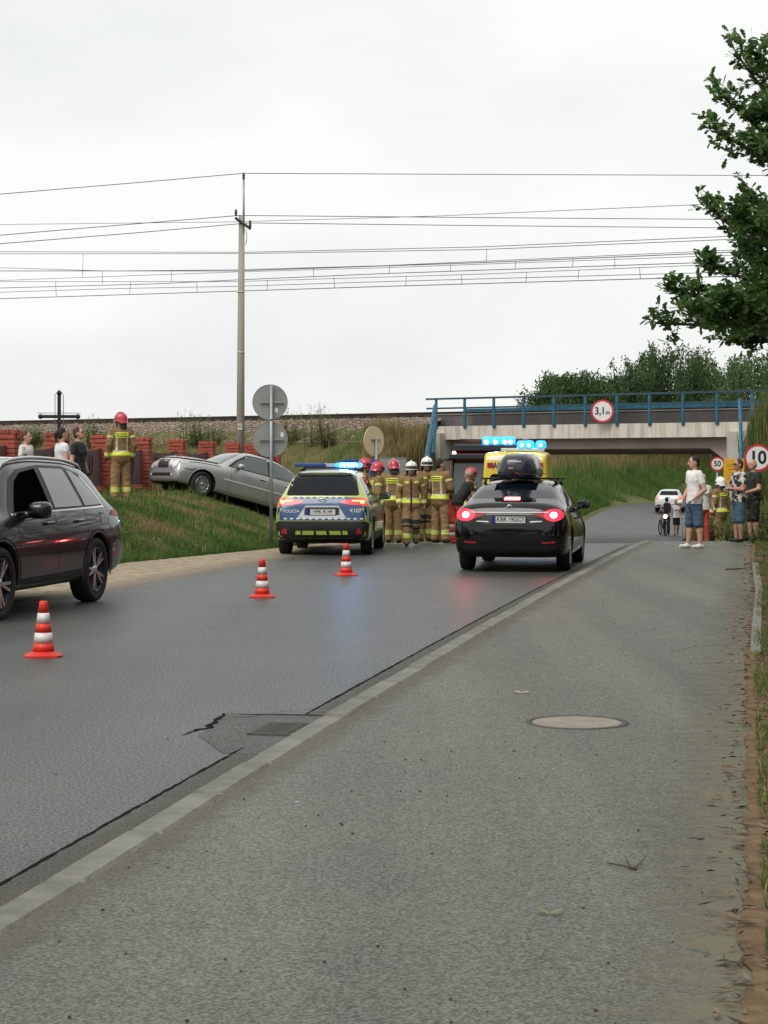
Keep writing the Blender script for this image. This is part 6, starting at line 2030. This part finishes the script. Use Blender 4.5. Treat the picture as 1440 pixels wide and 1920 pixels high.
# short grass of the bank
def bank_place(rg):
    y = rg.uniform(29.5, 54)
    f = foot(y)
    s_ = -1.5 if y > 41 else 0
    x = f + .15 - rg.random() ** 1.2 * (min(7, f - fx(y) + .5))
    if x / y < -.235 or x / y > .03: return None
    nz = mnoise.noise(Vector((x * .9, y * .9, 5)))
    return x, y, H(x, y), .75 + .6 * nz
def bank_m(x, y, rg):
    nz = mnoise.noise(Vector((x * .8, y * .8, 9))) + rg.uniform(-.25, .25)
    u = (foot(y) - x)
    if u < 1.1: nz += .25
    return 1 if nz > .34 else 0 if nz > -.06 else 3 if nz > -.20 else 2
blades('bank_grass', 'short patchy green and dry grass on the bank', 90000, bank_place, (.05, .17), (.012, .03), [G1, G2, G3, G4], None, seed=3, lean=.8, mfun=bank_m)
def bweed_place(rg):
    r_ = bank_place(rg)
    if r_ is None or mnoise.noise(Vector((r_[0] * .7, r_[1] * .7, 15))) < .12: return None
    return r_[0], r_[1], r_[2], 1.0
blades('bank_weeds', 'taller weeds and dry stalks scattered over the bank', 9000, bweed_place, (.12, .38), (.008, .03), [G1, WEED, G3, G2], [4, 4, 2, 3], seed=33, lean=.5)
# ground beyond the fence up to the embankment and its slope
def slope_place(rg):
    y = rg.uniform(46, 98)
    x = y * rg.uniform(-.205, .03)
    q, p = qp(x, y)
    if x > fx(y) - .3 and y < 66 and x < LE(y) - .8 and y < 56: return None
    if q > -1.0 or x > min(LE(y) - .7, XL(y) - .9): return None
    if q > -1.6 and rg.random() < .5: return None
    return x, y, H(x, y), .6 + .5 * mnoise.noise(Vector((x * .5, y * .5, 1)))
def slope_m(x, y, rg):
    nz = mnoise.noise(Vector((x * .45, y * .45, 3))) + rg.uniform(-.3, .3)
    q, p = qp(x, y)
    if p > -24 and q > -6: nz -= .12
    return 0 if nz > .22 else 1 if nz > .12 else 3 if nz > -.08 else 2
blades('embankment_grass', 'tall half dry grass on the railway embankment slope', 52000, slope_place, (.35, 1.0), (.018, .04), [G1, G2, G3, G4], None, seed=4, lean=.4, mfun=slope_m)
# dry reeds left of the bridge
def reed_place(rg):
    y = rg.uniform(66, 83)
    x = (rg.uniform(680, 802) - CX) / F * y
    q, p = qp(x, y)
    if q > -1.2 or H(x, y) - zr(y) < .5 or x > XL(y) - .25: return None
    return x, y, H(x, y), .8 + .35 * mnoise.noise(Vector((x * .6, y * .6, 7)))
blades('dry_reeds', 'dense dry golden reeds beside the bridge abutment', 30000, reed_place, (.55, 1.2), (.02, .045), [REED, G3, G4, G1], [6, 3, 2, 1.1], 'reeds', lean=.22, seed=5)
# far bank beyond the underpass
def far_place(rg):
    y = rg.uniform(86, 200)
    x = LE(y) - .6 - abs(rg.gauss(0, 6))
    if x / y < .075: return None
    q, p = qp(x, y)
    if q < 10.5: return None
    nz = mnoise.noise(Vector((x * .25, y * .25, 2)))
    return x, y, H(x, y), (.8 + .5 * nz) * min(1.6, .5 + .35 * (LE(y) - x) / 2)
def far_m(x, y, rg):
    nz = mnoise.noise(Vector((x * .3, y * .3, 3))) + rg.uniform(-.3, .3)
    u = LE(y) - x
    return (0 if nz > .0 else 1) if u < 6 + 4 * nz else (3 if nz > 0 else 2)
blades('far_bank_grass', 'tall green grass on the bank beyond the underpass', 60000, far_place, (.35, 1.1), (.03, .07), [G1, G2, G3, G4], None, seed=6, mfun=far_m)
def right_place(rg):
    y = rg.uniform(44, 110)
    x = K(y) + rg.uniform(2.9 if y < 66 else 1.2, 9)
    q, p = qp(x, y)
    if -1 < q < 10.4: return None
    if q < -1 and x < XR(y) + .2 and y > 55: return None
    return x, y, H(x, y), .8 + .5 * mnoise.noise(Vector((x * .4, y * .4, 8)))
blades('right_bank_grass', 'rank green growth right of the underpass', 30000, right_place, (.3, 1.1), (.025, .06), [G1, G2, WEED, G4], [6, 4, 4, 1], seed=8)
def remb_place(rg):
    p = rg.uniform(7.6, 14); q = rg.uniform(-6.5, -.2)
    x, y, _ = PQ(p, q)
    return x, y, H(x, y), 1.0
blades('right_reeds', 'tall grass on the embankment right of the bridge', 9000, remb_place, (.6, 1.6), (.02, .05), [G1, G4, REED, G2], [4, 3, 2, 2], seed=9, lean=.25)

# leafy weeds: upright stems with leaf faces
def weed(name, label, pos, h, w, n, seed, mats, group=None, lsize=(.05, .11)):
    rg = random.Random(seed)
    rt = empty(name, pos, rg.uniform(0, 6), label, 'plant', group)
    st_, lf_ = MB(), MB()
    ns = max(3, n // 16)
    for s_ in range(ns):
        a = rg.uniform(0, 6.28)
        r0, r1 = rg.random() * w * .35, rg.random() * w * .6
        hh = h * rg.uniform(.6, 1.0)
        p0 = Vector((math.cos(a) * r0, math.sin(a) * r0, -.05)); p1 = Vector((math.cos(a) * r1, math.sin(a) * r1, hh))
        st_.tube([p0, p0.lerp(p1, .5) + Vector((0, 0, .02)), p1], [.010, .007, .003], n=4)
        for k in range(16):
            t = rg.uniform(.12, 1.0)
            c_ = p0.lerp(p1, t)
            b_ = rg.uniform(0, 6.28)
            l_ = rg.uniform(*lsize) * (1.2 - .5 * t)
            d = Vector((math.cos(b_), math.sin(b_), rg.uniform(-.1, .7))).normalized()
            sd = d.cross(Vector((0, 0, 1))).normalized() * l_ * .28
            lf_.add([c_, c_ + d * l_ * .5 + sd, c_ + d * l_, c_ + d * l_ * .5 - sd], [(0, 1, 2, 3)], rg.randrange(len(mats)))
    st_.build('stem', G4, rt)
    tag(lf_.build('foliage', mats, rt), kind='stuff')
    return rt
wi = 0
for px, Y, h, w in ((65, 62, .9, .9), (180, 66, 1.0, 1.2), (215, 66, .8, .8), (352, 66, 1.3, 1.2), (372, 68, 1.2, 1.0), (395, 70, 1.1, .9), (512, 72, 1.2, 1.3), (545, 73, 1.3, 1.2), (590, 72, 1.5, 1.2), (612, 74, 1.2, 1.0), (60, 70, 1.0, 1.0), (170, 74, 1.3, 1.2)):
    x = (px - CX) / F * Y
    # stand on the embankment slope so that the tops reach the ballast
    best = None
    for yy in np.arange(55, 96, .5):
        xx = (px - CX) / F * yy
        q, p = qp(xx, yy)
        if -2.6 < q < -1.4: best = (xx, yy)
    if best: x, Y = best
    wi += 1
    names_ = ['leafy green weed bush on the embankment, %s from the left' % k for k in ('first', 'fourth', 'fifth', 'sixth', 'seventh', 'eighth', 'ninth', 'tenth', 'eleventh', 'twelfth', 'second', 'third')]
    weed('weed_bush', names_[wi - 1], (x, Y, H(x, Y)), h * 1.25, w * 1.2, 300, wi, [WEED, G1, G2, G4], 'weeds on the embankment', (.09, .19))
q_ = PQ(-12.9, -.6)
weed('tall_weed', 'single tall weed rising above the rails near the round cream sign', (q_[0], q_[1], 3.0), 2.0, .5, 70, 77, [G2, WEED], lsize=(.06, .12))
rw = ['leafy weed at the path edge behind the two men', 'leafy weed at the right picture edge beside the bald man', 'low weed clump in front of the bald man\'s feet', 'small weed between the path end and notice board', 'weed clump under the speed limit 10 sign', 'bushy weed beside the firefighter on the path']
for k, (px, Y, h, w) in enumerate(((1396, 43.3, .7, .9), (1438, 42.5, .8, .9), (1426, 40.6, .42, 1.0), (1372, 44.5, .6, .8), (1434, 46, 1.1, 1.0), (1333, 47.5, .8, .8))):
    x = (px - CX) / F * Y
    weed('leafy_weed', rw[k], (x, Y, H(x, Y)), h, w, 420, 200 + k, [WEED, G1, G2], 'weeds by the path', (.06, .13))
eb = ['pale leafy shrub on the embankment beside the right end of the railing', 'leafy shrub farther right of the railing end', 'shrub low on the embankment right of the bridge abutment']
for k, (p, q, h) in enumerate(((8.6, -.9, 1.5), (9.9, -1.3, 1.8), (9.2, -3.2, 1.5))):
    x, y, _ = PQ(p, q)
    weed('embankment_shrub', eb[k], (x, y, H(x, y)), h, 1.4, 420, 300 + k, [leafmat('shrub_pale', (.10, .16, .04), (.15, .21, .06)), WEED, G1], 'shrubs right of the bridge', lsize=(.08, .16))

# ---------------------------------------------------------------- background trees
T1 = leafmat('tree_dark', (.028, .075, .024), (.048, .105, .032), scale=.8)
T2 = leafmat('tree_mid', (.042, .095, .028), (.068, .125, .036), scale=.8)
T3 = leafmat('tree_yellowish', (.07, .12, .03), (.10, .15, .042), scale=.8)
BARK = mat('bark', (.06, .045, .032), .95, col2=(.10, .08, .06), scale=8, bump=.6)
def far_tree(label, x, y, hgt, wid, seed, mats, n=2600, lk=1.0):
    rg = random.Random(seed)
    rt = empty('tree', (x, y, H(x, y) - .1), 0, label, 'tree', 'trees behind the bridge')
    tk = MB().tube([(0, 0, 0), (rg.uniform(-.2, .2), 0, hgt * .4), (rg.uniform(-.3, .3), 0, hgt * .85)], [hgt * .018, hgt * .012, .02], n=7)
    V, Fc, Mi = [], [], []
    shoots = []
    for s_ in range(34):
        a = rg.uniform(0, 6.28)
        t0 = rg.uniform(.10, .75)
        rr = wid * rg.uniform(.2, 1.0) * (1 - .55 * t0)
        z1 = hgt * min(1, t0 + rg.uniform(.18, .42))
        if s_ < 4: rr *= .3; z1 = hgt * rg.uniform(.88, 1.0)
        p0 = Vector((0, 0, hgt * t0 * .8)); p1 = Vector((math.cos(a) * rr, math.sin(a) * rr, z1))
        pm = p0.lerp(p1, .55) + Vector((math.cos(a) * rr * .25, math.sin(a) * rr * .25, -hgt * .04))
        tk.tube([p0, pm, p1], [.05, .03, .01], n=5)
        shoots.append((p0, pm, p1))
    for i in range(n):
        p0, pm, p1 = rg.choice(shoots)
        t = rg.random() ** .6
        c_ = (p0 * (1 - t) ** 2 + pm * 2 * t * (1 - t) + p1 * t * t)
        sp = .16 + .55 * (1 - t)
        c_ = c_ + Vector((rg.gauss(0, sp), rg.gauss(0, sp), rg.gauss(0, sp * 1.2)))
        l_ = rg.uniform(.12, .30) * lk
        d = Vector((rg.gauss(0, .5), rg.gauss(0, .5), rg.uniform(.1, 1.2))).normalized()
        sd = d.cross(Vector((rg.gauss(0, 1), rg.gauss(0, 1), rg.gauss(0, .3)))).normalized() * l_ * .22
        b = len(V)
        V += [tuple(c_), tuple(c_ + d * l_ * .5 + sd), tuple(c_ + d * l_), tuple(c_ + d * l_ * .5 - sd)]
        Fc.append((b, b + 1, b + 2, b + 3)); Mi.append(rg.choices(range(len(mats)), [4, 2, 1][:len(mats)])[0])
    tk.build('trunk', BARK, rt)
    tag(mesh_obj('crown', V, Fc, mats, rt, Mi), kind='stuff')
trees = [(1020, 160, 722, 2.2, 'leftmost low bushy tree behind the bridge railing'), (1046, 166, 703, 2.4, 'second bushy tree from the left behind the railing'), (1082, 168, 700, 2.4, 'third bushy tree behind the railing, left of the 3,1m sign'),
         (1110, 172, 706, 2.4, 'bushy tree right above the 3,1m sign'), (1140, 168, 718, 2.2, 'low bushy tree between the 3,1m sign and the tall group'), (1178, 172, 678, 2.4, 'slim tree at the left shoulder of the tall group'),
         (1212, 176, 660, 3.0, 'tall tree left of the highest top'), (1258, 178, 642, 3.2, 'highest dark tree above the bridge'), (1300, 182, 652, 3.0, 'tall dark tree just right of the highest top'), (1340, 180, 676, 3.0, 'mid green tree right of the tall dark group'),
         (1380, 128, 672, 3.2, 'yellowish green tree behind the right end of the railing'), (1420, 124, 668, 3.4, 'broad tree above the embankment shrubs'), (1462, 118, 648, 3.6, 'dark tree partly cut by the right picture edge'),
         (1235, 190, 690, 3.0, 'tree filling the gap behind the tall group, left one'), (1160, 178, 708, 2.6, 'tree in the gap behind the slim tree'), (1310, 192, 690, 3.0, 'tree filling the gap behind the tall group, right one')]
for k, (px, Y, ytop, wd, lab) in enumerate(trees):
    x = (px - CX) / F * Y
    ztop = CH - (ytop - HY) * Y / F
    far_tree(lab, x, Y, ztop - H(x, Y), wd * 1.05 * (1.35 if Y > 150 else 1), 40 + k, [T1, T2, T3] if px < 1325 else [T2, T3, T1], 6500 if px > 1165 else 4200, 1.25 if Y > 150 else 1.0)

# ---------------------------------------------------------------- oak at the right edge, trunk out of view
OAK1 = leafmat('oak_leaf', (.056, .125, .034), (.095, .18, .05), scale=3, tr=.38)
OAK2 = leafmat('oak_leaf_light', (.10, .18, .05), (.15, .23, .07), scale=3, tr=.4)
rg = random.Random(11)
OY = 21.0
ox = (1640 - CX) / F * OY
oak = empty('oak_tree', (ox, OY, H(ox, OY)), 0, 'dark leafy oak reaching in from the right edge', 'tree')
oz = oak.location.z
tk = MB()
def ow(px, py, dy=0.0):
    p = P(px, py, OY + dy)
    return Vector((p[0] - ox, p[1] - OY, p[2] - oz))
tk.tube([(0, 0, -.1), (.05, 0, 1.5), (-.05, .05, 3.0), (.0, 0, 5.0), (.05, 0, 7.2)], [.22, .18, .15, .10, .03], n=12)
tips = [((1640, 560), (1470, 620), (1228, 606)), ((1640, 560), (1430, 600), (1262, 545)), ((1640, 600), (1450, 640), (1300, 590)), ((1640, 590), (1480, 650), (1372, 640)), ((1640, 540), (1460, 560), (1320, 492)),
        ((1640, 500), (1440, 500), (1325, 385)), ((1640, 480), (1450, 480), (1385, 400)), ((1640, 450), (1500, 440), (1400, 372)), ((1640, 380), (1480, 330), (1340, 242)),
        ((1640, 360), (1480, 300), (1356, 182)), ((1640, 340), (1490, 260), (1382, 102)), ((1640, 330), (1500, 240), (1420, 100)), ((1640, 320), (1510, 210), (1450, 90)), ((1640, 540), (1480, 540), (1400, 470)), ((1640, 560), (1490, 580), (1420, 560)),
        ((1640, 570), (1450, 590), (1345, 570)), ((1640, 590), (1500, 620), (1440, 600)), ((1640, 400), (1500, 350), (1410, 270)), ((1640, 480), (1500, 450), (1430, 440)), ((1640, 360), (1520, 300), (1440, 220))]
LV, LFc, LM = [], [], []
def oak_leaf(c_, d, up, l_, m_):
    sd = d.cross(up)
    if sd.length < 1e-4: return
    sd.normalize()
    nrm = sd.cross(d)
    b = len(LV)
    prof = [(0, .02), (.18, .16), (.30, .10), (.45, .26), (.58, .17), (.74, .27), (.88, .14), (1.0, 0)]
    for t, w_ in prof:
        fold = .18 * w_
        LV.append(tuple(c_ + d * l_ * t + sd * l_ * w_ + nrm * l_ * fold))
    for t, w_ in prof[1:-1][::-1]:
        LV.append(tuple(c_ + d * l_ * t - sd * l_ * w_ + nrm * l_ * .18 * w_))
    LFc.append(tuple(range(b, b + 14))); LM.append(m_)
def twig(p0, p1, n_leaf, r0):
    mid = p0.lerp(p1, .5) + Vector((rg.gauss(0, .03), rg.gauss(0, .03), rg.gauss(0, .03)))
    tk.tube([p0, mid, p1], [r0, r0 * .6, .003], n=5)
    for k in range(n_leaf):
        t = 1 - rg.random() ** 1.6 * .95
        c_ = p0.lerp(p1, t) + Vector((rg.gauss(0, .025), rg.gauss(0, .025), rg.gauss(0, .025)))
        ax_ = (p1 - p0).normalized()
        d = (ax_ * .5 + Vector((rg.gauss(0, .8), rg.gauss(0, .8), rg.gauss(0, .6)))).normalized()
        oak_leaf(c_, d, Vector((rg.gauss(0, .5), rg.gauss(0, .5), 1)).normalized(), rg.uniform(.06, .135), 1 if rg.random() < .26 else 0)
for a_, b_, c_ in tips:
    dy = rg.uniform(-1.6, 1.6)
    A, B, C_ = ow(*a_), ow(*b_, dy * .5), ow(*c_, dy)
    A.x = 0; A.y = 0
    pts = [A * (1 - t) ** 2 + B * 2 * t * (1 - t) + C_ * t * t for t in np.linspace(0, 1, 9)]
    tk.tube(pts, [.05 * (1 - i / 9) + .006 for i in range(9)], n=6)
    L_b = (C_ - A).length
    for k in range(44):
        t = .25 + .75 * (k + rg.random()) / 44
        p0 = A * (1 - t) ** 2 + B * 2 * t * (1 - t) + C_ * t * t
        out = (C_ - B).normalized()
        sp = .32 * (1.12 - t) + .08
        p1 = p0 + out * rg.uniform(.05, .22) + Vector((rg.gauss(0, sp * .5), rg.gauss(0, sp * .8), rg.gauss(0, sp * .5) + .05))
        twig(p0, p1, 15 if c_[1] < 400 else 18, .007)
tk.build('trunk', BARK, oak)
tag(mesh_obj('crown', LV, LFc, [OAK1, OAK2], oak, LM), kind='stuff')

# ---------------------------------------------------------------- verge: litter and small plants, things lying on the path
LVv, LF2, LM2 = [], [], []
for i in range(9000):
    y = 4.5 + 37 * rg.random() ** 1.4
    x = RE(y) + .05 + abs(rg.gauss(.2, .5)) if i % 12 else RE(y) - abs(rg.gauss(0, .10))
    if x < RE(y) - .3: continue
    l_, w_ = rg.uniform(.01, .05), rg.uniform(.002, .010)
    a = rg.uniform(0, 6.28); ca, sa = math.cos(a), math.sin(a)
    z = .066 + rg.random() * .006
    b = len(LVv)
    LVv += [(x - ca * l_, y - sa * l_, z), (x + sa * w_, y - ca * w_, z + rg.uniform(0, .012)), (x + ca * l_, y + sa * l_, z + rg.uniform(0, .012)), (x - sa * w_, y + ca * w_, z)]
    LF2.append((b, b + 1, b + 2, b + 3)); LM2.append(rg.choices((0, 1, 2), (4, 3, 3))[0])
tag(mesh_obj('leaf_litter', LVv, LF2, LITTER, midx=LM2), 'brown leaf litter and needles on the verge', 'leaf litter', kind='stuff')
def verge_place(rg_):
    y = 5 + 36 * rg_.random()
    x = RE(y) + .05 + abs(rg_.gauss(.15, .5))
    nz = mnoise.noise(Vector((x * 1.6, y * 1.1, 4)))
    if nz < -.18: return None
    return x, y, .06, .8 + nz
blades('verge_grass', 'sparse green tufts on the right verge', 36000, verge_place, (.02, .09), (.005, .012), [G1, G2, G4, G3], [3, 3, 3, 2], seed=21, lean=1.0)
twm = mat('twig_bark', (.075, .055, .045), .9)
def lying(name, label, cat, pix, r, m=twm, z=.058, forks=()):
    pts = [Vector(G(px, py, .05)) for px, py in pix]
    mb = MB().tube([(p.x, p.y, z + (.004 if i % 2 else .0)) for i, p in enumerate(pts)], [r * (1 - .6 * i / max(1, len(pts) - 1)) for i in range(len(pts))], n=6)
    for fk in forks:
        q = [Vector(G(px, py, .05)) for px, py in fk]
        mb.tube([(p.x, p.y, z + .004 * i) for i, p in enumerate(q)], [r * .7 * (1 - .6 * i / max(1, len(q) - 1)) for i in range(len(q))], n=6)
    return tag(mb.build(name, m), label, cat)
lying('twig', 'three-pronged dry twig lying on the path', 'twig', [(1193, 1633), (1170, 1629), (1138, 1621)], .006, forks=[[(1186, 1632), (1176, 1620), (1171, 1611)], [(1188, 1631), (1200, 1624), (1210, 1612)]])
lying('stick', 'short dark stick near the right path edge', 'stick', [(1362, 1716), (1374, 1713), (1384, 1709)], .008)
lying('stick', 'long thin stick across the far end of the path', 'stick', [(1362, 1069), (1380, 1068), (1401, 1066)], .02)
lying('stick', 'stick poking from the verge onto the path', 'stick', [(1396, 1059), (1410, 1057.5), (1422, 1057)], .016)
lying('twig', 'curled twig on the verge near the bottom corner', 'twig', [(1384, 1820), (1395, 1806), (1412, 1802)], .006, z=.072)
def fallen(label, px, py, l_, m_, tilt):
    x, y, _ = G(px, py, .05)
    mb = MB()
    for k, a in enumerate((.2, 2.6)[:1 if l_ < .04 else 2]):
        d = Vector((math.cos(a), math.sin(a), .25)); sd = Vector((-d.y, d.x, 0))
        ps = []
        for t, w_ in ((0, .02), (.3, .28), (.65, .26), (1, 0), (.65, -.26), (.3, -.28)):
            ps.append((d.x * l_ * t + sd.x * l_ * w_, d.y * l_ * t + sd.y * l_ * w_, .004 + l_ * (.35 * t * tilt + .25 * abs(w_))))
        mb.add(ps, [(0, 1, 2, 3), (0, 3, 4, 5)])
    o = mb.build('fallen_leaf', m_)
    o.location = (x, y, .052)
    return tag(o, label, 'leaf', 'fallen leaves on the path')
fallen('pair of pale green leaves lying on the path', 1030, 1717, .055, leafmat('leaf_pale_green', (.20, .22, .10), (.26, .27, .14)), .8)
fallen('pale leaf on the path above the manhole cover', 978, 1301, .07, mat('leaf_cream', (.42, .38, .28), .8), .4)
fallen('small pale leaf on the path near the kerb', 551, 1507, .03, mat('leaf_cream', (.42, .38, .28), .8), .3)
fallen('dry leaf on the path left of the manhole cover', 1086, 1296, .035, mat('leaf_brown', (.12, .08, .05), .8), .5)
# crumbs of grit on the path and road
gv, gf = [], []
for i in range(420):
    y = 5 + 30 * rg.random() ** 1.5
    x = K(y) + KW + rg.random() * (RE(y) - K(y)) if i % 3 else K(y) - rg.random() * 5
    zz = .05 if i % 3 else 0.0
    s_ = rg.uniform(.003, .009)
    b = len(gv)
    gv += [(x + vx * s_, y + vy * s_ * 1.6, zz + .002 + vz * s_ * .7) for vx, vy, vz in ico]
    gf += [tuple(k + b for k in f) for f in icf]
tag(mesh_obj('grit', gv, gf, mat('grit_dark', (.03, .027, .022), .9)), 'dark crumbs of grit scattered over the path and road', 'grit', kind='stuff')

# ---------------------------------------------------------------- unseen wood added along the path and behind the viewer, to darken car reflections
WV, WF, WM = [], [], []
tkw = MB()
rg = random.Random(5)
spots = [(9.5, 13), (12, 20), (10.5, 27), (14.5, 33), (13.5, 40), (18, 47), (17, 54), (22, 60), (24, 40), (22, 28), (19, 16), (24, 50), (28, 58), (29, 46), (27, 34), (19.5, 36), (32, 66), (20, 22), (12, 5), (15, -4), (9, -12), (4, -19), (-2, -24), (-8, -21), (-14, -24), (-20, -18), (10, -26), (-26, -8), (-24, 4), (-22, 14)]
for x0, y0 in spots:
    hgt, wid = (rg.uniform(13, 17), rg.uniform(3.2, 4.0)) if x0 > 12 and y0 > 24 else (rg.uniform(8, 12), rg.uniform(2.6, 3.8))
    z0 = H(x0, y0)
    tkw.tube([(x0, y0, z0 - .1), (x0 + .1, y0, z0 + hgt * .5), (x0, y0 + .1, z0 + hgt * .9)], [.2, .13, .03], n=7)
    for i in range(1600):
        t = rg.random()
        rr = wid * (math.sin(math.pi * min(1, .12 + t * .85)) ** .6) * rg.random() ** .45
        a = rg.uniform(0, 6.28)
        c_ = Vector((x0 + math.cos(a) * rr, y0 + math.sin(a) * rr, z0 + .4 + (hgt - .4) * t))
        d = Vector((rg.gauss(0, 1), rg.gauss(0, 1), rg.gauss(0, 1))).normalized()
        sd = d.orthogonal().normalized() * .2
        l_ = rg.uniform(.35, .65)
        b_ = len(WV)
        WV += [tuple(c_), tuple(c_ + d * l_ * .5 + sd), tuple(c_ + d * l_), tuple(c_ + d * l_ * .5 - sd)]
        WF.append((b_, b_ + 1, b_ + 2, b_ + 3)); WM.append(rg.choice((0, 0, 1)))
tkw.add(WV, WF, 1)
wo = tkw.build('reflection_wood', [BARK, T2])
tag(wo, 'unseen leafy wood added to darken the reflections in the cars', 'wood', kind='stuff')
